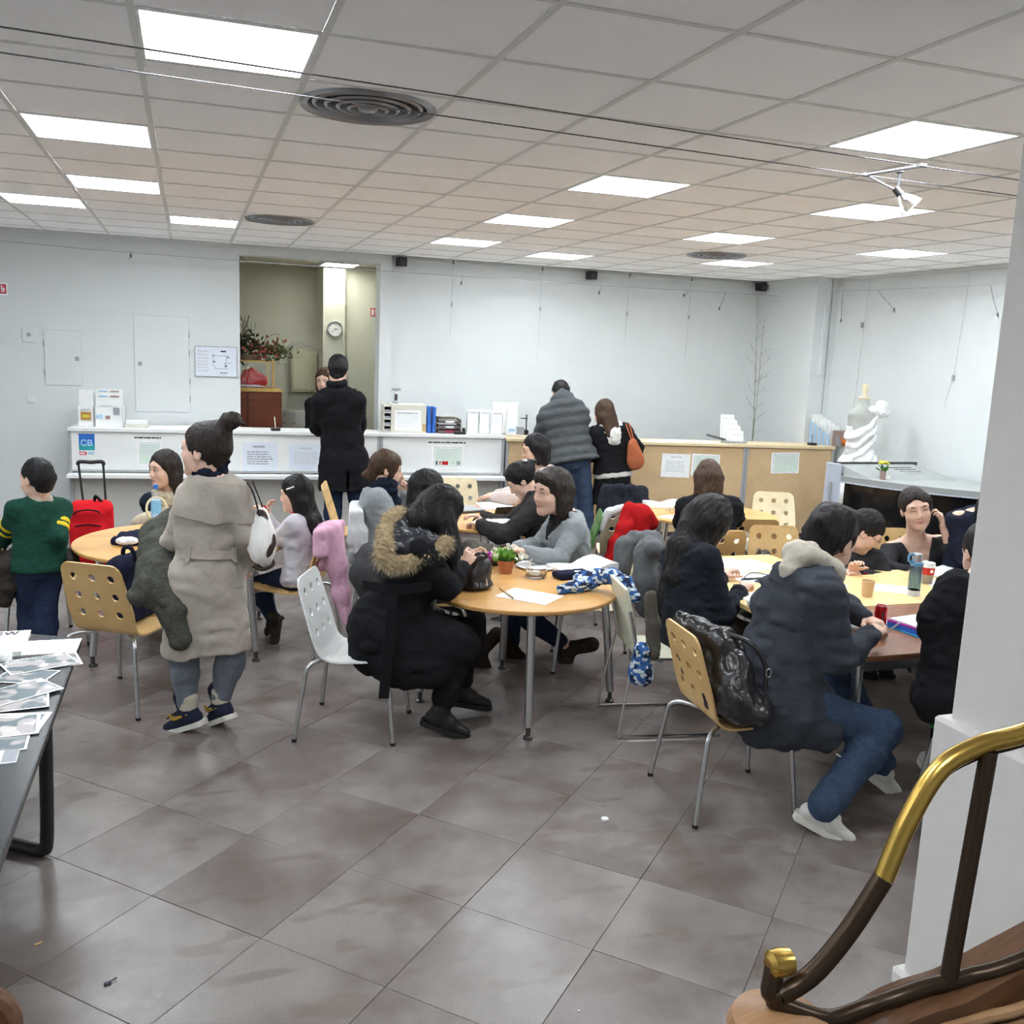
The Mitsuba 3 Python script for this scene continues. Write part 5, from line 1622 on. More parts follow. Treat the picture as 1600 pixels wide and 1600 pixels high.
# ---------------------------------------------------------------- where the people's joints are (metres)
POSE = {
    'p1': dict(hip=(-0.925, 6.500, 0.645), neck=(-0.905, 6.520, 1.038), head=(-0.911, 6.500, 1.187), ell=(-1.119, 6.650, 0.765), elr=(-0.791, 6.420, 0.845), wrl=(-1.279, 6.900, 0.618), wrr=(-0.834, 6.600, 0.653), knl=(-0.997, 6.550, 0.320), knr=(-0.894, 6.500, 0.328), anl=(-0.995, 6.500, 0.031), anr=(-0.884, 6.450, 0.031)),
    'p2': dict(hip=(-0.155, 7.750, 0.333), neck=(-0.153, 7.720, 0.860), head=(-0.189, 7.660, 1.094), ell=(-0.376, 7.600, 0.625), elr=(0.089, 7.750, 0.559), wrl=(0.002, 7.380, 0.600), wrr=(-0.200, 7.320, 0.617), knl=(-0.050, 7.400, 0.234), knr=(-0.276, 7.350, 0.256), anl=(-0.055, 7.400, -0.043), anr=(-0.260, 7.350, -0.017)),
    'p3': dict(hip=(0.068, 5.100, 0.844), neck=(0.107, 5.100, 1.400), head=(0.071, 5.080, 1.529), shl=(0.011, 5.150, 1.285), shr=(0.199, 5.020, 1.324), ell=(-0.089, 5.200, 1.035), elr=(0.273, 5.000, 1.100), wrl=(-0.167, 5.420, 0.916), wrr=(0.289, 5.200, 0.900), knl=(-0.042, 5.120, 0.405), knr=(0.155, 5.120, 0.409), anl=(-0.043, 5.120, 0.117), anr=(0.132, 5.140, 0.131), tol=(-0.241, 5.250, 0.018), tor=(0.046, 5.280, 0.047)),
    'p4': dict(hip=(0.698, 6.450, 0.519), neck=(0.718, 6.480, 0.916), head=(0.677, 6.500, 1.073), ell=(0.514, 6.500, 0.721), elr=(0.602, 6.720, 0.691), wrl=(0.506, 6.600, 0.907), wrr=(0.506, 6.720, 0.886), knl=(0.428, 6.620, 0.411), knr=(0.462, 6.750, 0.390), anl=(0.547, 6.600, 0.132), anr=(0.530, 6.720, 0.159), tol=(0.523, 6.520, 0.041), tor=(0.446, 6.800, 0.031)),
    'p5': dict(hip=(1.485, 9.600, 0.908), neck=(1.399, 9.550, 1.647), head=(1.414, 9.620, 1.835), shl=(1.242, 9.550, 1.523), shr=(1.591, 9.500, 1.533), ell=(1.186, 9.750, 1.217), elr=(1.760, 9.700, 1.255), wrl=(1.363, 10.050, 1.137), wrr=(1.701, 10.050, 1.127), knl=(1.379, 9.650, 0.371), knr=(1.635, 9.600, 0.376), anl=(1.376, 9.600, -0.090), anr=(1.646, 9.550, -0.087)),
    'p6': dict(hip=(1.550, 11.300, 0.712), neck=(1.515, 11.300, 1.440), head=(1.503, 11.280, 1.665), ell=(1.720, 11.300, 1.111), elr=(1.345, 11.300, 1.107), wrl=(1.617, 11.100, 0.963), wrr=(1.395, 11.100, 0.961), knl=(1.606, 11.250, 0.334), knr=(1.455, 11.250, 0.335), anl=(1.617, 11.300, -0.144), anr=(1.464, 11.300, -0.141)),
    'p7': dict(hip=(1.293, 7.050, 0.533), neck=(1.350, 7.080, 0.995), head=(1.417, 7.080, 1.167), ell=(1.645, 7.220, 0.806), elr=(1.388, 6.850, 0.740), wrl=(1.596, 7.200, 0.954), wrr=(1.649, 7.000, 0.704), knl=(1.680, 7.150, 0.406), knr=(1.659, 6.950, 0.427), anl=(1.728, 7.100, 0.077), anr=(1.680, 6.900, 0.108)),
    'p8': dict(hip=(1.369, 6.000, 0.571), neck=(1.424, 6.000, 0.990), head=(1.481, 6.020, 1.157), ell=(1.602, 6.250, 0.751), elr=(1.531, 5.800, 0.762), wrl=(1.797, 6.200, 0.702), wrr=(1.768, 5.900, 0.741), knl=(1.825, 6.100, 0.391), knr=(1.767, 5.900, 0.402), anl=(1.840, 6.100, -0.051), anr=(1.824, 5.800, 0.094), tor=(1.961, 5.750, -0.024)),
    'p9': dict(hip=(1.022, 4.920, 0.562), neck=(1.174, 4.950, 1.052), head=(1.306, 5.000, 1.201), ell=(1.473, 5.200, 0.782), elr=(1.252, 4.720, 0.802), wrl=(1.550, 5.300, 0.834), wrr=(1.455, 5.050, 0.875), knl=(1.439, 5.000, 0.456), knr=(1.355, 4.780, 0.493), anl=(1.464, 5.000, 0.166), anr=(1.279, 4.750, 0.136), tol=(1.575, 4.980, 0.145), tor=(1.430, 4.700, 0.083)),
    'p10': dict(hip=(2.651, 6.750, 0.525), neck=(2.541, 6.800, 0.976), head=(2.431, 6.850, 1.110), ell=(2.251, 6.650, 0.709), elr=(2.394, 7.050, 0.709), wrl=(2.117, 6.850, 0.753), wrr=(2.198, 7.050, 0.775), knl=(2.330, 6.850, 0.400), knr=(2.424, 7.050, 0.376), anl=(2.381, 6.800, 0.048), anr=(2.450, 7.000, 0.014)),
    'p11': dict(hip=(3.127, 7.950, 0.653), neck=(3.033, 7.950, 1.044), head=(2.938, 7.950, 1.224), ell=(2.721, 7.850, 0.805), elr=(2.872, 8.200, 0.795), wrl=(2.567, 7.950, 0.802), wrr=(2.656, 8.150, 0.793), knl=(2.734, 7.900, 0.464), knr=(2.833, 8.100, 0.452), anl=(2.779, 7.900, 0.136), anr=(2.848, 8.100, 0.117)),
    'p12': dict(hip=(2.559, 6.000, 0.522), neck=(2.468, 5.980, 0.987), head=(2.350, 5.980, 1.155), ell=(2.317, 5.720, 0.728), elr=(2.404, 6.200, 0.683), wrl=(2.029, 5.620, 0.820), wrr=(2.073, 5.900, 0.785), knl=(2.042, 5.850, 0.469), knr=(2.111, 6.050, 0.436), anl=(2.456, 5.750, 0.091), anr=(2.095, 5.950, 0.028), tol=(2.514, 5.720, -0.133), tor=(1.996, 6.000, -0.029)),
    'p13': dict(hip=(3.856, 9.300, 0.995), neck=(3.790, 9.450, 1.549), head=(3.822, 9.620, 1.656), shl=(3.621, 9.450, 1.409), shr=(3.938, 9.400, 1.459), ell=(3.606, 9.650, 1.128), elr=(4.181, 9.700, 1.127), wrl=(3.832, 9.850, 1.152), wrr=(4.088, 9.850, 1.140), knl=(3.881, 9.350, 0.501), knr=(4.047, 9.300, 0.507), anl=(3.870, 9.300, 0.051), anr=(4.074, 9.250, 0.056)),
    'p14': dict(hip=(4.328, 9.250, 0.862), neck=(4.277, 9.300, 1.321), head=(4.221, 9.330, 1.469), ell=(4.136, 9.400, 1.004), elr=(4.644, 9.350, 1.096), wrl=(4.280, 9.650, 1.061), wrr=(4.684, 9.600, 1.141), knl=(4.258, 9.250, 0.406), knr=(4.410, 9.200, 0.413), anl=(4.285, 9.250, -0.021), anr=(4.453, 9.200, -0.016)),
    'p15': dict(hip=(3.788, 6.250, 0.630), neck=(3.802, 6.350, 1.013), head=(3.807, 6.400, 1.166), ell=(3.611, 6.450, 0.730), elr=(4.144, 6.400, 0.742), wrl=(3.863, 6.800, 0.843), wrr=(4.244, 6.750, 0.845), knl=(3.855, 6.600, 0.509), knr=(4.093, 6.600, 0.501), anl=(3.884, 6.600, 0.160), anr=(4.123, 6.550, 0.162)),
    'p16': dict(hip=(2.745, 4.680, 0.474), neck=(2.770, 4.800, 0.990), head=(2.909, 4.860, 1.129), ell=(3.090, 5.000, 0.644), elr=(2.866, 4.550, 0.640), wrl=(3.157, 5.050, 0.744), wrr=(3.109, 4.750, 0.740), knl=(3.206, 4.800, 0.367), knr=(3.041, 4.550, 0.438), anl=(3.212, 4.750, -0.028), anr=(3.058, 4.500, 0.063)),
    'p17': dict(hip=(2.604, 3.650, 0.517), neck=(2.815, 3.750, 1.128), head=(2.980, 3.820, 1.236), shr=(2.739, 3.500, 1.054), shl=(3.026, 3.980, 1.000), ell=(3.346, 4.050, 0.775), elr=(2.812, 3.450, 0.760), wrl=(3.314, 3.900, 0.799), wrr=(3.107, 3.600, 0.813), knl=(3.431, 3.750, 0.428), knr=(3.077, 3.420, 0.405), anl=(3.242, 3.600, 0.146), anr=(2.679, 3.300, 0.119), tol=(3.391, 3.550, 0.033), tor=(2.817, 3.200, 0.050)),
    'p18': dict(hip=(4.406, 5.350, 0.468), neck=(4.411, 5.350, 0.787), head=(4.374, 5.240, 0.974), shr=(4.351, 5.400, 0.713), shl=(4.478, 5.250, 0.766), ell=(4.556, 5.150, 0.650), elr=(4.216, 5.200, 0.629), wrl=(4.216, 5.080, 0.712), wrr=(4.177, 5.100, 0.735), knl=(4.340, 5.100, 0.470), knr=(4.235, 5.100, 0.475), anl=(4.413, 5.100, 0.102), anr=(4.279, 5.100, 0.111)),
    'p19': dict(hip=(5.120, 5.500, 0.394), neck=(4.999, 5.450, 0.861), head=(4.923, 5.400, 1.094), ell=(5.160, 5.250, 0.757), elr=(4.614, 5.300, 0.667), wrl=(5.079, 5.280, 0.987), wrr=(4.644, 5.100, 0.713), knl=(4.896, 5.200, 0.414), knr=(4.727, 5.200, 0.423), anl=(4.949, 5.200, 0.031), anr=(4.778, 5.200, 0.043)),
    'p20': dict(hip=(5.255, 5.250, 0.621), neck=(5.157, 5.050, 1.105), head=(5.165, 4.920, 1.150), shr=(5.047, 5.120, 1.063), shl=(5.412, 5.150, 1.037), ell=(5.431, 5.000, 0.859), elr=(5.039, 5.000, 0.835), wrl=(5.206, 4.850, 0.765), wrr=(5.043, 4.800, 0.774), knl=(5.367, 5.200, 0.342), knr=(5.249, 5.200, 0.348), anl=(5.450, 5.200, -0.003), anr=(5.300, 5.200, 0.007)),
    'p21': dict(hip=(3.311, 3.180, 0.649), neck=(3.382, 3.300, 1.137), head=(3.540, 3.400, 1.245), shl=(3.324, 3.300, 1.034), shr=(3.462, 3.200, 1.055), ell=(3.380, 3.500, 0.769), elr=(3.870, 3.450, 0.753), wrl=(3.793, 3.750, 0.785), wrr=(4.052, 3.750, 0.770), knl=(3.664, 3.600, 0.413), knr=(3.821, 3.550, 0.419), anl=(3.575, 3.550, 0.150), anr=(3.775, 3.500, 0.133)),
}
# ---------------------------------------------------------------- clothes' colours
for nm, c, c2, f in (('wool_green', (.012, .060, .040), (.007, .034, .024), 240), ('stripe_yellow', (.70, .52, .03), None, 240), ('collar_beige', (.52, .47, .38), None, 200), ('denim_dark', (.022, .035, .075), (.012, .018, .04), 300), ('denim_blue', (.050, .078, .135), (.024, .038, .070), 300),
                     ('denim_grey', (.17, .19, .22), (.10, .115, .14), 300), ('cloth_black', (.011, .011, .013), (.006, .006, .007), 260), ('cloth_navy', (.012, .016, .032), (.007, .009, .018), 260), ('scarf_beige', (.52, .45, .34), (.42, .36, .27), 200), ('coat_beige', (.40, .355, .305), (.32, .285, .245), 210),
                     ('jumper_lilac', (.50, .475, .51), (.43, .41, .45), 230), ('scarf_red', (.36, .015, .03), None, 200), ('cardigan_grey', (.27, .29, .30), (.20, .215, .225), 220), ('coat_charcoal', (.040, .037, .037), (.024, .022, .022), 200), ('top_pink', (.60, .51, .48), (.52, .44, .42), 240),
                     ('puffer_grey', (.085, .092, .098), (.06, .066, .07), 160), ('hood_white', (.66, .65, .62), (.58, .57, .55), 220), ('jacket_slate', (.052, .058, .072), (.034, .038, .048), 260), ('hood_cream', (.55, .50, .43), (.47, .43, .36), 230), ('top_dark', (.032, .032, .036), (.02, .02, .023), 230),
                     ('top_inkblue', (.018, .021, .030), (.011, .013, .018), 240), ('skirt_brown', (.05, .038, .032), (.03, .024, .02), 200), ('band_wine', (.12, .012, .03), None, 200), ('fur', (.42, .32, .19), (.16, .115, .06), 90), ('fur_light', (.58, .49, .34), (.4, .31, .2), 90), ('tweed', (.085, .085, .072), (.03, .031, .027), 120),
                     ('coat_brown', (.045, .038, .034), (.025, .022, .02), 160), ('shoe_navy', (.02, .024, .045), None, 200), ('shoe_white', (.62, .61, .58), None, 120), ('gold_leather', (.42, .26, .05), None, 120), ('boot_brown', (.040, .031, .025), (.022, .017, .014), 90), ('camisole', (.62, .63, .65), None, 200)):
    cloth(nm, c, c2, f)
pb('satin_black', (.014, .015, .022), .32, spec=.5)
pb('clip_white', (.7, .7, .7), .3)


def person(pid, label, yaw, head, s=1., hs=None, hands=None, smile=0., hair=('short', 'hair_black'), hx=None, hcut=None, eye=True, closed=False, build=1., bare=(), tone=None, h=None, collar=.13, lips=(.44, .18, .15)):
    key = thing('person', label, 'person')
    B = Body(POSE[pid], yaw, head, s, build, hs or s * 1.06)
    d = np.linalg.norm(B.J['head'])
    B.h = h or (.0095 if pid in ('p5', 'p6', 'p8', 'p13', 'p14', 'p15', 'p21') else float(np.clip(.00085 * d + .0006, .0048, .0085)))
    body_mesh(B, key, B.h, hands, smile=smile, bare=bare, tone=tone, collar=collar, lips=lips)
    if hair: hair_part(B, key, hair[0], hair[1], hx(B) if hx else (), h=max(min(B.h, .008), .006), cutter=hcut, seed=len(key) + int(pid[1:]))
    if eye: eyes(B, key, closed)
    return B, key


def soft(key, name, f, mat, lo, hi, h=.008, label=None):
    return part(key, name, net(f, lo, hi, h), mat, True, label=label)


def around(*pts, pad=.15):
    P = np.array(pts, float)
    return P.min(0) - pad, P.max(0) + pad


def scarf(B, key, mat, r=.036, R=.072, lift=.03, seed=1, name='scarf', turns=2, low=.05):
    c = B.J['neck'] * .62 + B.J['head'] * .38 + B.f * .02 * B.s - B.u * low * B.s
    fs = []
    for t in range(turns):
        a = np.linspace(0, 2 * np.pi, 12)
        P = [c + (B.r * math.cos(x) * R * 1.08 + B.f * math.sin(x) * R + B.u * (lift * (t - .5 * (turns - 1)) * 1.2 + .008 * math.sin(x * 2 + t) + .012 * math.sin(x))) * B.s for x in a]
        fs += [cap(P[i], P[i + 1], r * B.s, r * B.s) for i in range(11)]
    f = wrinkle(ridged(smin(fs, .012), .010, 26, seed), .004, 60, seed + 2)
    return soft(key, name, f, mat, *around(c, pad=.19 * B.s), h=.007)


def hang(B, pts, r, k=.03):
    P = [np.asarray(p, float) for p in pts]
    return [cap(P[i], P[i + 1], r[i], r[i + 1]) for i in range(len(P) - 1)]


# ---- the boy at the left edge
B, key = person('p1', 'boy in a dark green jumper with yellow sleeve stripes at the left edge', -35, (-48, 4, 0), .86, 1.02, hair=('short', 'hair_black'), hands={'l': dict(nrm=(0, .3, 1))}, hcut=[((.0, .105, -.05), (.076, .085, .085)), ((-.08, .03, -.06), (.03, .04, .045)), ((.08, .03, -.06), (.03, .04, .045)), ((-.092, .0, -.04), (.024, .024, .045)), ((.092, .0, -.04), (.024, .024, .045))])
garment(B, key, 'jumper', 'wool_green', top(B, .017, .95, .05, .006, 1))
for k in 'lr':
    S, E = B.J['sh' + k], B.J['el' + k]
    for t in (.52, .70):
        c = S + (E - S) * t; d = (E - S) / np.linalg.norm(E - S)
        f = cut(cap(S, E, .052 * .86 + .0185, .042 * .86 + .0185), lambda p, c=c, d=d: .016 - np.abs((p - c.astype(F4)) @ d.astype(F4)), .002)
        part(key, 'sleeve_stripe', net(f, c - .1, c + .1, .006), 'stripe_yellow', True)
soft(key, 'collar', wrinkle(smin([cap(B.J['neck'] + B.u * .01 + B.r * x * .055 + B.f * y * .05, B.J['neck'] + B.u * .02 + B.r * x2 * .055 + B.f * y2 * .05, .024, .024) for x, y, x2, y2 in ((-1, 0, -.6, -.9), (-.6, -.9, .6, -.9), (.6, -.9, 1, 0), (1, 0, .7, .8), (-1, 0, -.7, .8))], .02), .004, 40), 'collar_beige', *around(B.J['neck'], pad=.14), h=.007)
garment(B, key, 'jeans', 'denim_dark', trousers(B, .02, .98, .022, .007))
for k in 'lr': shoe(B, key, k, 'shoe_navy', 'sole_white')
J = B.J
kk = thing('coat', 'dark brown coat that the boy holds behind his back', 'coat')
f = smin(hang(B, [J['wrl'] + V(0, 0, .02), J['hip'] + V(-.16, -.02, -.02), J['hip'] + V(-.2, -.04, -.22)], (.06, .075, .05)) + hang(B, [J['wrr'], J['hip'] + V(.15, .10, -.04), J['hip'] + V(.12, .12, -.12)], (.05, .07, .05)) + hang(B, [J['hip'] + V(-.14, .2, .0), J['hip'] + V(.12, .18, -.02)], (.07, .07)), .06)
scene[kk] = shp(net(wrinkle(ridged(f, .018, 13, 4), .006, 40), *around(J['hip'], J['wrl'], J['wrr'], pad=.30), .01), 'coat_brown', True)

# ---- seated woman with the beige scarf
B, key = person('p2', 'seated woman in a black cardigan and beige scarf looking to her right', 215, (-122, 4, 2), 1.05, 1.14, hair=('long', 'hair_dark'), hx=lambda B: [(B.hw((s * .062, -.035, -.06)), B.hw((s * .075, -.02, -.20)), .034, .014) for s in (-1, 1)] + [(B.hw((0, -.075, -.04)), B.hw((0, -.075, -.19)), .05, .03)], hcut=[((-.012, .118, -.04), (.066, .082, .122))], hands={'l': dict(nrm=(0, 0, 1), curl=.35), 'r': dict(nrm=(0, 0, 1), curl=.35)})
garment(B, key, 'blouse', 'scarf_beige', top(B, .012, .5, .08, .005, 2))
garment(B, key, 'cardigan', 'cloth_navy', cut(top(B, .022, .95, .12, .006, 3), lambda p: np.maximum(np.abs(B.local(p)[:, 0]) - (.035 + .25 * np.maximum(B.local(p)[:, 2] - .33, 0)), -B.local(p)[:, 1] + .02), .006))
scarf(B, key, 'scarf_beige', .030, .066, .04, 5, turns=2, low=.075)
soft(key, 'scarf_end', wrinkle(ridged(smin(hang(B, [B.J['neck'] + B.f * .09 + B.r * g_ * .035, B.J['neck'] + B.f * .15 - B.u * .14 + B.r * g_ * .05, B.J['neck'] + B.f * .14 - B.u * .30 + B.r * g_ * .06], (.03, .036, .03)), .02) if False else smin([c_ for g_ in (-1, 1) for c_ in hang(B, [B.J['neck'] + B.f * .09 + B.r * g_ * .035, B.J['neck'] + B.f * .145 - B.u * .14 + B.r * g_ * .045, B.J['neck'] + B.f * .135 - B.u * .30 + B.r * g_ * .05], (.03, .036, .03))], .02), .006, 28, 3), .003, 60), 'scarf_beige', *around(B.J['neck'], B.J['neck'] - B.u * .32 + B.f * .14, pad=.12))
a = [B.J['neck'] + B.f * (.105 + .045 * math.sin(x)) + B.r * .055 * math.cos(x) - B.u * (.05 + .12 * math.sin(x)) for x in np.linspace(0, math.pi, 12)]
part(key, 'necklace', tube(a, .003, 6), 'amber')
garment(B, key, 'trousers', 'cloth_black', trousers(B))
for k in 'lr': shoe(B, key, k, 'leather_black')

# ---- standing woman in the beige coat
B, key = person('p3', 'standing woman in a long beige belted coat with a high hair bun', -8, (-62, -2, 0), 1.03, 1.15, build=.86, hair=('up', 'hair_dark'), hcut=[((0, .112, -.045), (.078, .082, .108)), ((-.09, .0, -.045), (.026, .028, .05)), ((.09, .0, -.045), (.026, .028, .05))], hx=lambda B: [(B.hw((0, -.115, .145)), B.hw((.012, -.125, .15)), .042, .040), (B.hw((.0, -.08, .10)), B.hw((0, -.10, .125)), .032, .026), (B.hw((0, -.15, .14)), B.hw((0, -.21, .13)), .006, .002), (B.hw((0, -.05, .02)), B.hw((0, -.06, .08)), .05, .045), (B.hw((0, -.07, .0)), B.hw((0, -.058, -.055)), .045, .03)], hands={'l': dict(nrm=(-1, .1, .3), curl=.9), 'r': dict(nrm=(1, 0, .2), curl=.9)}, collar=.09)
J = B.J
hemz = .445
ex = [cap(J['hip'] + V(sx * .07, 0, .02), V(J['hip'][0] + sx * .10, J['hip'][1] + .0, hemz + .02), .118, .128) for sx in (-1, 0, 1)]
def coat_f(p):
    d = c0(p)
    fold = .006 * np.sin((p[:, 0] * 46 + p[:, 1] * 30)).astype(F4) * np.clip((J['hip'][2] - p[:, 2]) * 3, 0, 1).astype(F4)
    return np.maximum(d - fold, hemz - p[:, 2] + .015 * np.sin(p[:, 0] * 9).astype(F4))
c0 = smin([B.torso(.024)] + [B.arm(a, .017, .96, pad2=.026) for a in 'lr'] + ex, .045)
c0 = cut(c0, half(J['neck'] + B.u * .03, -(B.u * .95 - B.f * .3)), .01)
def belt_dent(p, f=None):
    return 0
cf = lambda p: coat_f(p) + (.010 * np.exp(-((p[:, 2] - (J['hip'][2] + .16)) / .05) ** 2)).astype(F4)
garment(B, key, 'coat', 'coat_beige', wrinkle(ridged(cf, .007, (9, 9, 14), 4), .003, 45, 2), .0115, list(J.values()), .28)
# yoke flap, belt and collar of the coat
L3 = lambda x, y, z: J['hip'] + B.r * x + B.f * y + B.u * z
tor = lambda p: cf(p)
part(key, 'back_yoke', band(B, tor, lambda a: .315 + .035 * abs(math.cos(a)), lambda a: B.len - .02, np.linspace(188, 352, 25), .003, .007, 8), 'coat_beige', 40)
part(key, 'back_seam', band(B, tor, .02, .30, np.linspace(268.5, 271.5, 3), .001, .004, 12), 'coat_beige', 40)
bl = part(key, 'belt', band(B, tor, .135, .178, np.linspace(214, 326, 21), .004, .009), 'coat_beige', 40)
for a in (222, 318): part(bl, 'belt_loop', band(B, tor, .118, .195, np.linspace(a - 4, a + 4, 3), .013, .006), 'coat_beige', 40)
part(key, 'belt_seam', band(B, tor, .128, .134, np.linspace(200, 340, 21), .001, .004, 2), 'coat_beige', 40)
a = [L3(math.cos(x) * .082, -.005 + math.sin(x) * .078, B.len - .02 - .015 * abs(math.cos(x))) for x in np.linspace(math.pi * .95, math.pi * 2.05, 14)]
soft(key, 'collar', wrinkle(smin([cap(a[i] + (B.u * -.03 + (a[i] - J['neck']) * .30), a[i + 1] + (B.u * -.03 + (a[i + 1] - J['neck']) * .30), .013, .013) for i in range(13)] + [cap(a[i], a[i + 1], .013, .013) for i in range(13)], .03), .003, 30), 'coat_beige', *around(J['neck'], pad=.22), h=.0075)
scarf(B, key, 'cloth_navy', .036, .060, .05, 8, turns=2, low=-.005)
for k in 'lr':
    W_, E_ = J['wr' + k], J['el' + k]
    d = (W_ - E_) / np.linalg.norm(W_ - E_)
    part(key, 'cuff_tab', net(cut(cap(E_, W_, .07, .0605), lambda p, c=W_ - d * .055, d=d: .013 - np.abs((p - c.astype(F4)) @ d.astype(F4)), .003), W_ - .12, W_ + .1, .006), 'coat_beige', True)
garment(B, key, 'jeans', 'denim_grey', trousers(B, .012, .84, .020, .010, 6), .0115, [J['hip'], J['anl'], J['anr'], J['knl'], J['knr']], .2)
for k in 'lr':
    s1 = shoe(B, key, k, 'shoe_navy', 'sole_white', .005, boot=.075, s=1.06)
    A, d = J['an' + k], B.foot_dirs(k); d = V(d[0], d[1], 0) / np.linalg.norm(d[:2])
    side = np.cross(d, [0, 0, 1]); up = V(0, 0, 1)
    part(s1, 'ankle_collar', net(cut(cap(A + up * .03 - d * .008, A + up * .075 - d * .01, .052, .052), cap(A, A + up * .2, .042, .042), .003), A - .09, A + .14, .006), 'collar_beige', True)
    part(s1, 'heel_strap', net(cut(cut(cap(A - d * .008, A + up * .05 - d * .01, .0505, .053), half(A - d * .0, d * -1) if False else (lambda p, A=A, d=d: (p - A.astype(F4)) @ d.astype(F4) - .012 if False else -(-(p - A.astype(F4)) @ d.astype(F4) + .012)), .003), lambda p, A=A: .017 - np.abs(p[:, 2] - F4(A[2] + .040)), .003), A - .09, A + .12, .006), 'gold_leather', True)
    for sg in (-1, 1):
        o = A + side * sg * .0445 + d * .02 - up * .045
        ck = Polygon([(-.055, .022), (-.035, .006), (-.005, .0), (.02, .012), (.075, .040), (.072, .046), (.02, .026), (-.004, .016), (-.025, .022), (-.05, .034)] if False else [(.066, .030), (.048, .004), (.034, -.004), (.012, .002), (-.055, .040), (-.052, .046), (.014, .022), (.034, .018), (.046, .026)])
        part(s1, 'side_mark', frame_to(extrude(ck, .006, -.003), o + side * sg * .001, d, up, side * sg), 'gold_leather', False)
    part(s1, 'lace', cat(*[tube(smooth_path([A + d * (.035 + .022 * i) + side * x_ + up * (-.005 - .016 * i + .008 * (1 - abs(x_) / .026)) for x_ in (-.026, 0, .026)], 3), .004, 5) for i in range(4)]), 'cloth_navy')

# ---- the girl
B, key = person('p4', 'girl with long black hair and a white clip in a lilac grey jumper', -58, (-66, 6, 0), .82, 1.02, hair=('long', 'hair_black'), hx=lambda B: [(B.hw((s * .05, -.06, -.05)), B.hw((s * .055 + .02, -.10, -.20)), .045, .034) for s in (-1, 1)] + [(B.hw((s * .05, -.10, -.18)), B.hw((s * .06, -.13, -.30)), .034, .008) for s in (-1.3, -.2, 1.2)], hands={'l': dict(nrm=(-.5, .5, .6), curl=.8), 'r': dict(curl=.8)})
J = B.J
garment(B, key, 'jumper', 'jumper_lilac', top(B, .019, .94, .07, .007, 6, cuffpad=.012))
soft(key, 'red_neckband', wrinkle(smin([cap(J['neck'] + B.u * .02 + B.r * math.cos(a) * .05 + B.f * math.sin(a) * .05, J['neck'] + B.u * .025 + B.r * math.cos(a + .7) * .05 + B.f * math.sin(a + .7) * .05, .022, .022) for a in np.arange(0, 6.3, .7)], .02), .004, 40), 'scarf_red', *around(J['neck'], pad=.13), h=.007)
soft(key, 'red_mitten', wrinkle(smin([cap(J['wrl'] - V(0, 0, .03), J['wrl'] + V(-.03, .02, .05), .028, .022)], .02), .003, 50), 'scarf_red', *around(J['wrl'], pad=.12), h=.006)
part(key, 'hair_clip', tube(smooth_path([B.hw((-.086, .03, .045)), B.hw((-.094, .005, .052)), B.hw((-.094, -.025, .062))], 4), .006, 8), 'clip_white')
garment(B, key, 'trousers', 'denim_dark', trousers(B, .016, .8, .02))
for k in 'lr': shoe(B, key, k, 'boot_brown', 'sole_dark', .006, boot=.14)

# ---- the man at the counter
B, key = person('p5', 'tall man in a black coat standing at the white counter, seen from behind', 14, (12, 14, 4), 1.14, 1.20, hair=('short', 'hair_black'), eye=False)
J = B.J
ex = [cap(J['hip'] + V(sx * .07, 0, .02), V(J['hip'][0] + sx * .09, J['hip'][1], .62), .175, .18) for sx in (-1, 0, 1)]
f = smin([B.torso(.026)] + [B.arm(a, .02, .97) for a in 'lr'] + ex, .05)
f = cut(cut(f, half(J['neck'] + B.u * .075, -(B.u * .95 - B.f * .3)), .01), lambda p: p[:, 2] - .63, .01)
f = cut(f, bx((J['hip'][0] + .01, J['hip'][1] - .2, .68), (.012, .12, .16), .004), .01)
garment(B, key, 'coat', 'cloth_black', wrinkle(ridged(f, .008, 10, 7), .003, 40), .0135)
part(key, 'collar', net(wrinkle(smin([cap(J['neck'] + B.u * .05 + B.r * math.cos(a) * .075 + B.f * math.sin(a) * .075, J['neck'] + B.u * .06 + B.r * math.cos(a + .5) * .075 + B.f * math.sin(a + .5) * .075, .03, .03) for a in np.arange(2.6, 7., .5)], .02), .003, 40), *around(J['neck'], pad=.2), .009), 'cloth_black', True)
for k in 'lr': part(key, 'epaulette', cbox(J['sh' + k] * .75 + J['neck'] * .25 + V(0, 0, .088), (.085, .04, .012), .004, -math.radians(14)), 'cloth_black', False)
garment(B, key, 'trousers', 'denim_dark', trousers(B, .022, .97, .03, .008), .0135)
for k in 'lr': shoe(B, key, k, 'leather_black', h=.009)

B, key = person('p6', 'brown haired person behind the counter, almost hidden by the standing man', 200, (205, 10, 0), 1.05, 1.12, hair=('long', 'hair_brown'), hx=lambda B: [(B.hw((s * .065, -.03, -.05)), B.hw((s * .075, -.02, -.20)), .034, .02) for s in (-1, 1)])
garment(B, key, 'jumper', 'cloth_black', top(B), .012); garment(B, key, 'trousers', 'cloth_black', trousers(B), .0145)
for k in 'lr': shoe(B, key, k, 'leather_black', h=.010)

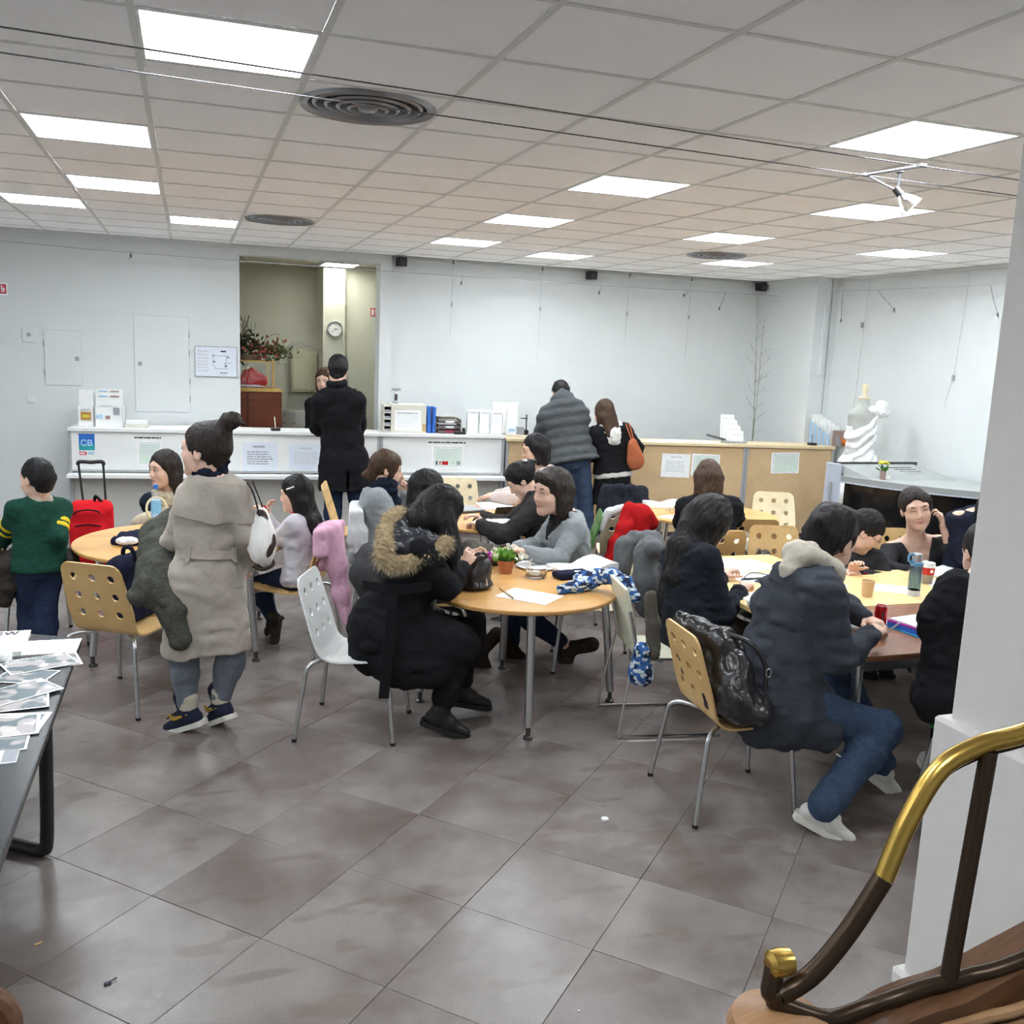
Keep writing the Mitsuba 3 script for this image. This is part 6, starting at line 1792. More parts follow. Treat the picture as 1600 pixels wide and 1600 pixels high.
# ---- woman with the low bun and raised fingers
B, key = person('p7', 'woman with a low brown bun and dark scarf raising two fingers', 100, (96, 10, 0), 1.05, 1.14, hair=('tied', 'hair_brown'), hx=lambda B: [(B.hw((.0, -.10, -.05)), B.hw((0, -.135, -.065)), .032, .028), (B.hw((.06, .03, .06)), B.hw((.068, .035, -.035)), .022, .012)], hcut=[((0, .118, -.045), (.07, .07, .1)), ((.09, .005, -.04), (.02, .022, .035)), ((-.09, .005, -.04), (.02, .022, .035))], hands={'l': dict(d=(-.12, -.05, 1), nrm=(.75, .5, 0), curls=[.15, .15, 1.5, 1.5], spread=.22), 'r': dict(nrm=(0, 0, 1), curl=.4)})
garment(B, key, 'jacket', 'cardigan_grey', top(B, .024, .94, .10, .007, 9))
scarf(B, key, 'cloth_navy', .042, .062, .045, 11, turns=2, low=.03)
soft(key, 'scarf_end', wrinkle(ridged(smin(hang(B, [B.J['neck'] + B.f * .10, B.J['neck'] + B.f * .16 - B.u * .12, B.J['neck'] + B.f * .15 - B.u * .26], (.05, .055, .045)), .02), .008, 24), .003, 50), 'cloth_navy', *around(B.J['neck'], B.J['neck'] - B.u * .3 + B.f * .16, pad=.14))
E_, W_ = B.J['ell'], B.J['wrl']
soft(key, 'dark_cuff', wrinkle(cap(E_ + (W_ - E_) * .25, E_ + (W_ - E_) * .93, .062, .048), .004, 40), 'cloth_black', *around(E_, W_, pad=.1))
garment(B, key, 'trousers', 'denim_dark', trousers(B))
for k in 'lr': shoe(B, key, k, 'boot_brown', boot=.1)

# ---- woman behind the fur hood
B, key = person('p8', 'dark haired woman half hidden behind the woman with the fur hood', 105, (85, 12, 0), 1.05, 1.14, hair=('long', 'hair_black'), hx=lambda B: [(B.hw((s * .055, -.05, -.05)), B.hw((s * .06, -.07, -.28)), .045, .03) for s in (-1, 0, 1)], hands={'l': dict(nrm=(0, 0, 1)), 'r': dict(nrm=(0, 0, 1))})
garment(B, key, 'jumper', 'cloth_black', top(B, .02)); garment(B, key, 'trousers', 'top_dark', trousers(B, .018))
for k in 'lr': shoe(B, key, k, 'boot_brown', boot=.16)

# ---- woman with the fur trimmed hood
B, key = person('p9', 'woman in a long black coat with a fur trimmed hood on the white chair', 100, (98, 34, 0), 1.06, 1.16, hair=('long', 'hair_black'), hx=lambda B: [(B.hw((s * .05, -.06, -.02)), V(1.16, 4.96, 1.17) + V(.0, s * .05, 0), .052, .05) for s in (-1, 0, 1)] + [(V(1.16, 4.93, 1.17), V(1.10, 4.90, 1.02), .065, .05), (V(1.30, 4.90, 1.16), V(1.34, 4.86, .98), .05, .045), (V(1.33, 4.86, 1.0), V(1.35, 4.85, .86), .042, .02), (B.hw((.06, .02, .0)), V(1.38, 4.9, 1.02), .045, .03)], hands={'l': dict(d=(.5, .2, .6), nrm=(-.5, .3, .5), curl=.9), 'r': dict(d=(.5, .3, .5), nrm=(.3, -.6, .6), curl=.9)}, eye=False)
J = B.J
ex = [cap(J['hip'], J['kn' + k], .17, .125) for k in 'lr'] + [cap(J['hip'] + V(-.06, 0, .05), J['hip'] + V(-.08, -.02, -.1), .17, .15), cap(J['hip'] + V(.0, -.13, -.05), V(1.06, 4.72, .36), .10, .06), cap(V(1.02, 4.74, .42), V(1.28, 4.78, .36), .10, .09), cap(J['kn' + 'r'] + V(-.02, 0, -.02), V(1.33, 4.78, .40), .12, .08), cap(J['hip'] + V(.08, -.05, -.1), V(1.2, 4.75, .40), .12, .11)]
f = smin([B.torso(.036)] + [B.arm(a, .032, .93, pad2=.02) for a in 'lr'] + ex, .07)
f = cut(f, half(J['neck'] + B.u * .04, -(B.u * .9 - B.f * .35)), .01)
garment(B, key, 'coat', 'cloth_black', wrinkle(ridged(f, .014, (8, 8, 11), 12), .004, 34, 3), .0115, list(J.values()), .28)
hp = [V(.945, 4.72, 1.08), V(.93, 4.69, 1.03), V(.965, 4.68, .99), V(1.04, 4.69, .985), V(1.14, 4.72, 1.01), V(1.23, 4.75, 1.045), V(1.285, 4.79, 1.075)]
hu = [V(.945, 4.72, 1.08), V(.955, 4.80, 1.13), V(1.00, 4.89, 1.175), V(1.07, 4.97, 1.21)]
f = smin([ell((1.09, 4.82, 1.06), (.15, .12, .085)), cap((1.0, 4.8, 1.06), (1.2, 4.80, 1.07), .07, .06), cap((1.0, 4.86, 1.1), (1.1, 4.95, 1.15), .06, .06)], .05)
soft(key, 'hood', wrinkle(ridged(f, .018, 16, 3), .004, 50), 'satin_black', *around((1.09, 4.83, 1.08), pad=.28), h=.0075)
pf = np.vstack([smooth_path(hp, 8), ])
pu = smooth_path(hu, 8)
f = smin([cap(a, b, .040, .040) for P_ in (hp, hu) for a, b in zip(P_[:-1], P_[1:])], .03)
fur = part(key, 'fur_trim', net(wrinkle(ridged(f, .012, 45, 5), .006, 110, 7), *around(*hp, *hu, pad=.09), .006), 'fur', True)
g = np.random.default_rng(11)
bl_v, bl_f = [], []
allp = np.vstack([pf, pu])
for _ in range(5200):
    c = allp[g.integers(len(allp))]
    n = g.normal(size=3); n /= np.linalg.norm(n)
    if n @ V(-.2, -1, .35) < -.35: continue
    p = c + n * .036 + g.normal(0, .006, 3)
    d = n * .8 + V(.15, -.1, -.75) * .6 + g.normal(0, .25, 3); d /= np.linalg.norm(d)
    s_ = np.cross(d, g.normal(size=3)); s_ /= np.linalg.norm(s_)
    L_ = .022 + .018 * g.random(); b_ = len(bl_v)
    bl_v += [p - s_ * .0013, p + s_ * .0013, p + d * L_ * .6 + s_ * .0007 + V(0, 0, -.002), p + d * L_ + V(0, 0, -.006)]
    bl_f += [(b_, b_ + 1, b_ + 2), (b_, b_ + 2, b_ + 3)]
part(fur, 'fur_strand', trimesh.Trimesh(np.array(bl_v), bl_f, process=False), 'fur_light', False, stuff=True)
a = [V(.955, 4.71, .875), V(1.0, 4.66, .865), V(.965, 4.62, .85), V(.955, 4.60, .72), V(.945, 4.595, .56), V(.925, 4.595, .30)]
part(key, 'belt', sweep(smooth_path(a[2:], 5), [(-.027, -.004), (.027, -.004), (.027, .004), (-.027, .004)], up=(0, 1, .1)), 'cloth_black', False)
part(key, 'belt', sweep(smooth_path([V(.86, 4.86, .84), V(.92, 4.74, .852), V(.97, 4.685, .855), V(1.06, 4.66, .86), V(1.18, 4.66, .875)], 5), [(-.004, -.026), (.004, -.026), (.004, .026), (-.004, .026)], up=(0, 0, 1)), 'cloth_black', False)
garment(B, key, 'skirt', 'cloth_black', trousers(B, .03, .8, .03), .0135)
for k in 'lr': shoe(B, key, k, 'leather_black', 'sole_dark', .006, boot=.16, s=1.1)

# ---- woman in the charcoal coat
B, key = person('p10', 'woman in a charcoal coat with clipped up dark hair bent over a sheet', -72, (-72, 38, 0), 1.05, 1.12, hair=('up', 'hair_black'), hcut=[((0, .118, -.05), (.078, .078, .108)), ((-.09, .0, -.045), (.024, .024, .045)), ((.09, .0, -.045), (.024, .024, .045)), ((0, -.06, -.125), (.1, .08, .06))], hx=lambda B: [(B.hw((0, -.08, .04)), B.hw((0, -.115, .06)), .04, .032)], hands={'l': dict(nrm=(0, 0, 1), curl=.8), 'r': dict(nrm=(0, 0, 1), curl=.5)})
garment(B, key, 'coat', 'coat_charcoal', top(B, .032, .95, .16, .008, 14))
soft(key, 'collar', wrinkle(smin([cap(B.J['neck'] + B.u * .03 + B.r * math.cos(a) * .07 + B.f * math.sin(a) * .06, B.J['neck'] + B.u * .04 + B.r * math.cos(a + .6) * .07 + B.f * math.sin(a + .6) * .06, .03, .03) for a in np.arange(0, 6.3, .6)], .02), .004, 40), 'coat_charcoal', *around(B.J['neck'], pad=.17), h=.008)
part(key, 'hair_clip', cbox(B.hw((-.03, -.10, .10)), (.035, .03, .02), .006, .4), 'clip_white', False)
part(key, 'hair_clip', cbox(B.hw((0, -.14, .06)), (.05, .05, .03), .008, .2), 'satin_black', False)
garment(B, key, 'trousers', 'cloth_black', trousers(B), .0135)
for k in 'lr': shoe(B, key, k, 'leather_black', h=.008)

B, key = person('p11', 'dark haired woman with pale pink sleeves behind the charcoal coat', -70, (-78, 12, 0), 1.05, 1.14, hair=('bob', 'hair_black'), hands={'l': dict(nrm=(0, 0, 1)), 'r': dict(nrm=(0, 0, 1))})
garment(B, key, 'jumper', 'top_pink', top(B, .018, .94, .1, .006, 15), .010); garment(B, key, 'trousers', 'cloth_black', trousers(B), .0145)
for k in 'lr': shoe(B, key, k, 'leather_black', h=.009)

# ---- smiling woman in the grey cardigan
B, key = person('p12', 'smiling woman with a dark bob in a grey cardigan behind the flowerpot', -84, (-104, 4, 0), 1.08, 1.30, smile=1., closed=True, hair=('bob', 'hair_dark'), hx=lambda B: [(B.hw((s * .072, -.02, -.05)), B.hw((s * .078, -.01, -.12)), .036, .03) for s in (-1, 1)] + [(B.hw((.0, -.08, -.06)), B.hw((0, -.085, -.13)), .05, .035), (B.hw((.03, .07, .085)), B.hw((-.05, .06, .075)), .028, .02)], hcut=[((.006, .120, -.04), (.070, .084, .122))], hands={'l': dict(nrm=(0, 0, 1), curl=.3), 'r': dict(nrm=(0, 0, 1), curl=.3)})
J = B.J
part(key, 'teeth', net(ell(B.hw((0, .0835, -.0585)), V(.021, .0085, .0068) * B.hs, B.R), B.hw((0, .08, -.06)) - .04, B.hw((0, .08, -.06)) + .04, .0028), 'teeth', True)
garment(B, key, 'cardigan', 'cardigan_grey', top(B, .018, .95, .12, .006, 16, neckcut=lambda p: np.maximum(np.abs(B.local(p)[:, 0]) - .9 * np.maximum(B.local(p)[:, 2] - .34, 0), -B.local(p)[:, 1] + .02)), .0100)
garment(B, key, 'camisole', 'top_dark', top(B, .008, .3, .05, .004, 2, neckcut=lambda p: np.maximum(np.abs(B.local(p)[:, 0]) - .75 * np.maximum(B.local(p)[:, 2] - .42, 0), -B.local(p)[:, 1] + .02)), .0125)
soft(key, 'scarf', wrinkle(ridged(smin([cap(J['neck'] + B.u * .012 + B.r * math.cos(a) * .07 + B.f * (.02 + math.sin(a) * .065), J['neck'] + B.u * .012 + B.r * math.cos(a + .6) * .07 + B.f * (.02 + math.sin(a + .6) * .065), .024, .024) for a in np.arange(0, 6.3, .6)] + hang(B, [J['neck'] + B.f * .10, J['neck'] + B.f * .14 - B.u * .13], (.03, .035)), .02), .008, 30), .003, 60), 'coat_charcoal', *around(J['neck'], J['neck'] + B.f * .14 - B.u * .13, pad=.15), h=.007)
garment(B, key, 'jeans', 'denim_dark', trousers(B, .014, .8), .0120)
for k in 'lr': shoe(B, key, k, 'boot_brown', 'sole_dark', .006, boot=.13, s=1.12)

# ---- man in the puffer jacket
B, key = person('p13', 'man in a grey quilted puffer jacket bowed over the wood counter', 10, (8, 40, 0), 1.1, 1.12, hair=('short', 'hair_black'), eye=False)
J = B.J
f = smin([B.torso(.055)] + [B.arm(a, .045, .96) for a in 'lr'] + [cap(J['neck'] + V(0, -.02, .0), J['neck'] + V(.0, .03, .09), .10, .085), cap(J['neck'] + V(-.05, 0, .02), J['neck'] + V(.05, 0, .02), .09, .09)], .05)
f = cut(f, half(J['hip'] - B.u * .05, B.u), .0145)
def quilt(p, f=f):
    d = f(p)
    return d - (.016 * np.abs(np.sin(B.local(p)[:, 2] * (math.pi / .105))) - .012).astype(F4)
garment(B, key, 'puffer_jacket', 'puffer_grey', wrinkle(ridged(quilt, .006, 16, 3), .003, 40), .0125)
garment(B, key, 'jeans', 'denim_blue', trousers(B, .02, .97, .025, .008), .0135)
for k in 'lr': shoe(B, key, k, 'leather_black', h=.009)

# ---- woman with the orange bag
B, key = person('p14', 'brown haired woman in a black jacket with a white hood at the counter', 2, (-6, 16, 0), 1.05, 1.16, hair=('long', 'hair_brown'), hx=lambda B: [(B.hw((s * .045, -.07, -.05)), B.hw((s * .05 + .03, -.09, -.22)), .048, .028) for s in (-1, 0, 1)], eye=False)
J = B.J
garment(B, key, 'jacket', 'cloth_black', top(B, .03, .96, .02, .007, 18), .0125)
garment(B, key, 'shirt', 'hood_white', cut(top(B, .022, .2, .075, .005, 19), half(J['hip'] + B.u * .02, -B.u), .01), .0125)
soft(key, 'hood', wrinkle(ridged(smin([cap(J['neck'] + V(-.09, -.04, .02), J['neck'] + V(.0, -.13, -.10), .05, .06), cap(J['neck'] + V(.09, -.04, .02), J['neck'] + V(.0, -.13, -.10), .05, .06), cap(J['neck'] + V(0, -.12, -.05), J['neck'] + V(0, -.14, -.13), .07, .05)], .04), .012, 18), .003, 50), 'hood_white', *around(J['neck'], J['neck'] + V(0, -.14, -.13), pad=.17))
ex = [cap(J['hip'] + V(sx * .05, 0, .0), V(J['hip'][0] + sx * .07, J['hip'][1], .5), .14, .16) for sx in (-1, 1)]
garment(B, key, 'skirt', 'cloth_black', wrinkle(cut(smin(ex, .08), lambda p: p[:, 2] - .5, .01), .008, 18), .0145)
garment(B, key, 'tights', 'cloth_black', trousers(B, .008), .0145)
for k in 'lr': shoe(B, key, k, 'leather_black', h=.009)

# ---- woman with the bob, from behind
B, key = person('p15', 'woman with a smooth brown bob in a black jacket seen from behind', 15, (15, 20, 0), 1.06, 1.18, hair=('bob', 'hair_brown'), eye=False, hcut=[((0, .125, -.03), (.07, .075, .11))])
garment(B, key, 'jacket', 'cloth_black', top(B, .030, .96, .14, .008, 21), .009); garment(B, key, 'trousers', 'cloth_black', trousers(B), .0145)
for k in 'lr': shoe(B, key, k, 'leather_black', h=.008)

# ---- long haired woman writing
B, key = person('p16', 'woman with long black hair in a dark top writing at the right tables', 88, (78, 44, 6), 1.06, 1.36, hair=('long', 'hair_black'), hx=lambda B: [(B.hw((s * .055, -.06, -.02)), B.J['neck'] + V(-.05 + .0 * s, s * .055, .02), .055, .055) for s in (-1, 0, 1)] + [(B.J['neck'] + V(-.05, s * .05, .02), B.J['neck'] + V(-.115, s * .06 - .03, -.16), .055, .04) for s in (-1, 0, 1)] + [(B.J['neck'] + V(-.115, -.03, -.16), B.J['neck'] + V(-.13, -.05, -.26), .04, .012), (B.hw((.062, .02, .0)), B.hw((.06, .06, -.17)), .045, .025), (B.hw((-.062, .02, .0)), B.hw((-.06, .06, -.17)), .045, .025)], hands={'l': dict(nrm=(0, 0, 1), curl=.7), 'r': dict(nrm=(0, 0, 1), curl=.7)}, eye=False)
J = B.J
garment(B, key, 'top', 'top_inkblue', top(B, .024, .93, .10, .009, 23, cuffpad=.016), .0110)
for k in 'lr':
    W_, E_ = J['wr' + k], J['el' + k]; d = (W_ - E_) / np.linalg.norm(W_ - E_)
    part(key, 'cuff', net(wrinkle(cut(cap(E_, W_, .06, .053), lambda p, c=W_ - d * .04, d=d: .022 - np.abs((p - c.astype(F4)) @ d.astype(F4)), .004), .003, 50), W_ - .13, W_ + .13, .007), 'top_dark', True)
soft(key, 'apron', wrinkle(ridged(smin([cap(J['hip'] + V(.1, 0, .05), (J['knl'] + J['knr']) / 2 + V(0, 0, .03), .15, .12), cap((J['knl'] + J['knr']) / 2, (J['knl'] + J['knr']) / 2 + V(.02, 0, -.2), .12, .10)], .05), .012, 14), .004, 40), 'skirt_brown', *around(J['hip'], J['knl'], J['knr'], J['knr'] - V(0, 0, .22), pad=.2), h=.010)
garment(B, key, 'jeans', 'denim_dark', trousers(B, .018, .97), .0125)
for k in 'lr': shoe(B, key, k, 'leather_black', 'sole_white')

# ---- man in the slate jacket
B, key = person('p17', 'man in a dark grey jacket and cream hood writing at the brown table', 75, (66, 26, 4), 1.12, 1.38, hair=('short', 'hair_black'), hx=lambda B: [(B.hw((s * .04, -.03, .09)), B.hw((s * .05, .02, .12)), .04, .02) for s in (-1, 1)] + [(B.hw((.0, -.09, .05)), B.hw((.01, -.125, .03)), .05, .025), (B.hw((-.02, .04, .11)), B.hw((.03, .075, .09)), .03, .012)], hands={'l': dict(nrm=(0, -.2, 1), curl=.9), 'r': dict(nrm=(-.2, -.5, 1), curl=1.0)}, hcut=[((0, .112, -.05), (.078, .078, .09)), ((-.085, .045, -.06), (.03, .055, .05)), ((.085, .045, -.06), (.03, .055, .05)), ((-.092, .0, -.05), (.02, .022, .04)), ((.092, .0, -.05), (.02, .022, .04))])
J = B.J
ex = [cap(J['hip'] + V(-.02, 0, .05), J['hip'] + V(-.03, -.02, -.06), .155, .17), cap(J['hip'] + V(-.02, -.05, -.03), J['kn' + 'r'] * .45 + J['hip'] * .55 + V(-.03, -.02, -.03), .16, .13), cap(J['hip'], J['kn' + 'l'] * .45 + J['hip'] * .55, .16, .13), cap(J['hip'] + V(-.10, -.05, -.05), J['hip'] + V(.18, -.19, -.14), .09, .07)]
f = smin([B.torso(.034)] + [B.arm(a, .027, .95, pad2=.024) for a in 'lr'] + ex, .06)
f = cut(f, half(J['neck'] + B.u * .02, -(B.u * .9 - B.f * .32)), .01)
garment(B, key, 'jacket', 'jacket_slate', wrinkle(ridged(f, .016, (7, 7, 15), 25), .004, 36, 2), .0110, list(J.values()), .28)
soft(key, 'hood', wrinkle(ridged(smin([cap(J['neck'] + B.r * sx * .10 + B.f * .05 + B.u * .03, J['neck'] - B.f * .07 + B.u * .045 + B.r * sx * .06, .042, .05) for sx in (-1, 1)] + [cap(J['neck'] - B.f * .08 + B.u * .04, J['neck'] - B.f * .11 - B.u * .05, .07, .055), cap(J['neck'] + B.r * .12 + B.f * .08 + B.u * .01, J['neck'] + B.r * .07 + B.f * .17 - B.u * .03, .034, .022)], .045), .008, 18, 4), .003, 50), 'hood_cream', *around(J['neck'], J['neck'] - B.f * .1, pad=.24), h=.0075)
part(key, 'pocket_flap', cbox(J['hip'] + V(.12, -.20, .03), (.15, .02, .05), .006, .1), 'jacket_slate', False) if False else None
garment(B, key, 'jeans', 'denim_blue', trousers(B, .022, .99, .034, .009, 8), .0115, [J['hip'], J['anl'], J['anr'], J['knl'], J['knr']], .2)
part(key, 'zip_pull', tube([J['hip'] + V(.19, -.26, -.19), J['hip'] + V(.285, -.30, -.25)], .005, 6), 'chrome')
for k in 'lr':
    s1 = shoe(B, key, k, 'shoe_white', 'sole_white', .0055, s=1.12)
    A, d = J['an' + k], B.foot_dirs(k)
    side = np.cross(d, [0, 0, 1]); side /= np.linalg.norm(side); up = np.cross(side, d)
    part(s1, 'strap', net(cut(cap(A + d * .055 - up * .035, A + d * .085 - up * .045, .050, .047), lambda p, c=A + d * .07 - up * .04, d=d: .022 - np.abs((p - c.astype(F4)) @ d.astype(F4)), .003), A + d * .07 - .11, A + d * .07 + .09, .006), 'shoe_white', True)

# ---- girl with glasses
B, key = person('p18', 'woman with glasses bent over papers beside the slate jacketed man', 150, (128, 36, 0), 1.02, 1.16, hair=('tied', 'hair_black'), hcut=[((0, .12, -.04), (.072, .07, .1)), ((-.09, .005, -.04), (.02, .022, .035)), ((.09, .005, -.04), (.02, .022, .035))], closed=True, hands={'l': dict(nrm=(0, 0, 1), curl=.7), 'r': dict(nrm=(0, 0, 1), curl=.5)})
J = B.J
garment(B, key, 'top', 'top_dark', top(B, .022, .88, .10, .008, 27), .0110)
W_, E_ = J['wrl'], J['ell']; d = (W_ - E_) / np.linalg.norm(W_ - E_)
part(key, 'wristband', net(wrinkle(cut(cap(E_, W_, .052, .044), lambda p, c=W_ - d * .035, d=d: .026 - np.abs((p - c.astype(F4)) @ d.astype(F4)), .004), .003, 50), W_ - .11, W_ + .11, .006), 'band_wine', True)
for s_ in (-1, 1):
    a = [B.hw((s_ * (.036 + .024 * math.cos(t)), .1005 - .006 * abs(math.cos(t)) * (math.cos(t) > 0), .002 + .015 * math.sin(t))) for t in np.linspace(0, 2 * np.pi, 17)[:-1]]
    gl = part(key, 'glasses_rim', tube(a, .0014, 6, closed=True), 'steel_dark')
    part(key, 'glasses_arm', tube([B.hw((s_ * .060, .095, .006)), B.hw((s_ * .076, .04, .008)), B.hw((s_ * .077, -.0, .008))], .0014, 6), 'steel_dark')
part(key, 'glasses_bridge', tube([B.hw((-.013, .1005, .004)), B.hw((0, .106, .006)), B.hw((.013, .1005, .004))], .0014, 6), 'steel_dark')
garment(B, key, 'trousers', 'cloth_black', trousers(B), .0145)
for k in 'lr': shoe(B, key, k, 'leather_black', h=.009)

# ---- smiling woman with her hand at her ear
B, key = person('p19', 'smiling woman in a dark v neck top holding her hair back behind the flask', 200, (206, 2, 13), 1.03, 1.20, smile=.8, closed=True, hair=('tied', 'hair_dark'), hcut=[((.014, .128, -.03), (.073, .086, .128)), ((.095, .01, -.04), (.02, .022, .035))], hx=lambda B: [(B.hw((-.06, .03, .05)), B.hw((-.075, -.01, -.05)), .03, .022), (B.hw((-.07, -.02, -.05)), B.hw((-.07, -.03, -.11)), .03, .02)], hands={'l': dict(d=(-.18, .25, 1), nrm=(.7, -.6, 0), curl=.95), 'r': dict(d=(.3, -.6, .1), nrm=(0, -.2, 1), curl=.8)}, bare=((POSE['p19']['neck'] + V(0, -.08, -.1), .26), (POSE['p19']['wrl'], .3)))
J = B.J
part(key, 'teeth', net(ell(B.hw((0, .0835, -.0585)), V(.020, .0085, .0058) * B.hs, B.R), B.hw((0, .08, -.06)) - .04, B.hw((0, .08, -.06)) + .04, .0028), 'teeth', True)
vn = lambda w, z0: (lambda p: np.maximum(np.abs(B.local(p)[:, 0]) - w * np.maximum(B.local(p)[:, 2] - z0, 0), -B.local(p)[:, 1] - .03))
f = smin([B.torso(.018, bust=.015), B.arm('l', .018, .12, pad2=.012), B.arm('r', .018, .93)], .03)
f = cut(cut(f, half(J['hip'] - B.u * .1, B.u), .006), half(J['neck'] - B.u * .005, -(B.u * .9 - B.f * .32)), .0110)
garment(B, key, 'top', 'top_dark', wrinkle(ridged(cut(f, vn(.50, .275), .006), .005, 18, 3), .003, 40), .0100)
f = cut(cut(B.torso(.010, bust=.01), half(J['hip'] - B.u * .05, B.u), .006), half(J['hip'] + B.u * .295, -(B.u * .96 - B.f * .2)), .006)
garment(B, key, 'camisole', 'camisole', f, .0125)
garment(B, key, 'trousers', 'cloth_black', trousers(B), .0145)
for k in 'lr': shoe(B, key, k, 'leather_black', h=.009)

B, key = person('p20', 'man in a black top leaning over the table end beside the pillar', 150, (140, 30, 0), 1.08, 1.14, hair=('short', 'hair_black'), hands={'l': dict(nrm=(0, 0, 1)), 'r': dict(nrm=(0, 0, 1))}, collar=.17)
garment(B, key, 'top', 'cloth_navy', top(B, .022, .94, .1, .006, 30), .0110)
a = [B.J['neck'] + B.u * .035 + B.r * math.cos(x) * .072 + B.f * (.02 + math.sin(x) * .075) - B.u * .03 * max(math.sin(x), 0) for x in np.linspace(0, 2 * np.pi, 21)[:-1]]
part(key, 'necklace', tube(a, .003, 6, closed=True), 'chrome')
garment(B, key, 'trousers', 'cloth_black', trousers(B), .0145)
for k in 'lr': shoe(B, key, k, 'leather_black', h=.009)

B, key = person('p21', 'person in black on the green chair, half hidden by the pillar', 15, (20, 20, 0), 1.1, 1.16, hair=('short', 'hair_black'), eye=False, hands={'l': dict(nrm=(0, 0, 1)), 'r': dict(nrm=(0, 0, 1))})
garment(B, key, 'jacket', 'cloth_black', top(B, .034, .95, .14, .008, 33), .0110)
garment(B, key, 'trousers', 'cloth_black', trousers(B, .022), .0125)
for k in 'lr': shoe(B, key, k, 'shoe_white', 'sole_white')
# ---------------------------------------------------------------- bags, clothes and things on the tables
for nm, c, c2, f in (('bag_navy', (.014, .016, .038), (.009, .01, .024), 220), ('cotton_white', (.66, .67, .68), (.58, .59, .60), 180), ('coat_pink', (.68, .40, .52), (.60, .34, .46), 160), ('coat_grey', (.13, .135, .14), (.095, .10, .105), 170), ('wool_red', (.40, .010, .012), (.30, .006, .008), 180),
                     ('bag_red', (.56, .012, .018), (.46, .008, .014), 200), ('bag_khaki', (.10, .09, .075), (.07, .063, .052), 180), ('bag_cream', (.66, .62, .56), (.6, .56, .5), 150), ('bag_orange', (.42, .13, .06), (.34, .1, .045), 120), ('puffer_dark', (.055, .055, .057), (.04, .04, .042), 150),
                     ('faux_fur', (.36, .31, .25), (.2, .17, .13), 100), ('cushion_pink', (.70, .56, .51), (.62, .49, .45), 160), ('rope', (.34, .20, .08), (.22, .12, .045), 200)):
    cloth(nm, c, c2, f)
pb('leather_dark', (.020, .015, .014), .32, spec=.5)
pb('leather_bag_black', (.014, .012, .013), .28, spec=.5)
pb('purple_wallet', (.35, .02, .30), .5)
pb('brass', (.62, .40, .10), .28, 1.)
pb('bronze_dark', (.055, .035, .022), .33, .7)
pb('can_red', (.50, .012, .018), .25, .4)
pb('cup_cream', (.62, .42, .22), .5)
pb('cup_red', (.48, .02, .015), .5)
pb('cup_sleeve', (.28, .24, .18), .8)
pb('flask_blue', (.10, .26, .42), .3)
pb('water_blue', (.20, .48, .72), .3)
scene['flask_plastic'] = {'type': 'roughdielectric', 'alpha': .08, 'int_ior': 1.2, 'specular_transmittance': {'type': 'rgb', 'value': [.62, .72, .80]}}


def blob(fs, k=.04, wr=.006, cr=.010, fr=14, seed=1):
    fr = np.asarray(fr, float) if np.ndim(fr) else np.array([fr * 1.15, fr * 1.15, fr * .55])
    return wrinkle(ridged(smin(fs, k), cr * .62, fr, seed), wr * .35, 40, seed)


def softthing(name, label, cat_, f, mat, pts, pad=.16, h=.010, group=None, parts=False):
    k = thing(name, label, cat_, group)
    m = shp(net(f, *around(*pts, pad=pad), h), mat, True)
    scene[k + '__body' if parts else k] = m
    return k


def chain(pts, r, r2=None):
    P = [np.asarray(p, float) for p in pts]
    R_ = np.linspace(r, r2 if r2 is not None else r, len(P))
    return [cap(P[i], P[i + 1], R_[i], R_[i + 1]) for i in range(len(P) - 1)]


def cowprint(p, n, uv):
    w = fbm(p.x * 9 + 2.2, p.y * 9, p.z * 7 + .4, 2)
    m = smoothstep(.535, .56, w)
    b = smoothstep(.48, .52, noise(p.x * 14, p.y * 14, p.z * 5 + 3))
    return mix((.72, .70, .67), mix((.035, .02, .016), (.22, .09, .045), b), m)


pb('cow_hide', proc(cowprint), .7)
def print_blue(p, n, uv):
    w = fbm(p.x * 46, p.y * 46, p.z * 46, 2)
    m = smoothstep(.56, .60, w); d = smoothstep(.40, .46, noise(p.x * 30, p.y * 30, p.z * 30 + 4))
    return mix(mix((.008, .016, .055), (.03, .10, .30), d), (.52, .58, .62), m)


pb('scarf_print', proc(print_blue), .85)

# red wheeled rucksack
k = thing('suitcase', 'red wheeled rucksack with a raised black handle by the white counter', 'suitcase')
f = smin([bx((-.83, 8.92, .36), (.175, .12, .29), .07), bx((-.85, 8.82, .30), (.145, .08, .18), .06), bx((-.84, 8.83, .50), (.12, .07, .10), .05)], .03)
part(k, 'body', net(wrinkle(f, .006, 16, 3), (-1.06, 8.68, .06), (-.62, 9.08, .68), .011), 'bag_red', True)
for z, w in ((.44, .145), (.57, .125), (.29, .14)): part(k, 'zip', tube(smooth_path([(-.85 - w, 8.84, z - .05), (-.85 - w * .7, 8.755, z + .01), (-.85, 8.735, z + .03), (-.85 + w * .7, 8.755, z + .01), (-.85 + w, 8.84, z - .05)], 5), .006, 6), 'cloth_black')
part(k, 'handle_rod', tube([(-.895, 8.99, .55), (-.93, 9.0, .97)], .009, 8), 'black_plastic')
part(k, 'handle_rod', tube([(-.715, 8.99, .55), (-.73, 9.0, .97)], .009, 8), 'black_plastic')
part(k, 'grip', tube(smooth_path([(-.935, 9.0, .955), (-.92, 9.0, .985), (-.83, 9.0, .98), (-.74, 9.0, .985), (-.725, 9.0, .955)], 4), .016, 8), 'black_plastic')
part(k, 'carry_loop', tube(smooth_path([(-.80, 8.90, .655), (-.79, 8.86, .70), (-.75, 8.86, .66), (-.73, 8.88, .63)], 4), .012, 8), 'cloth_black')
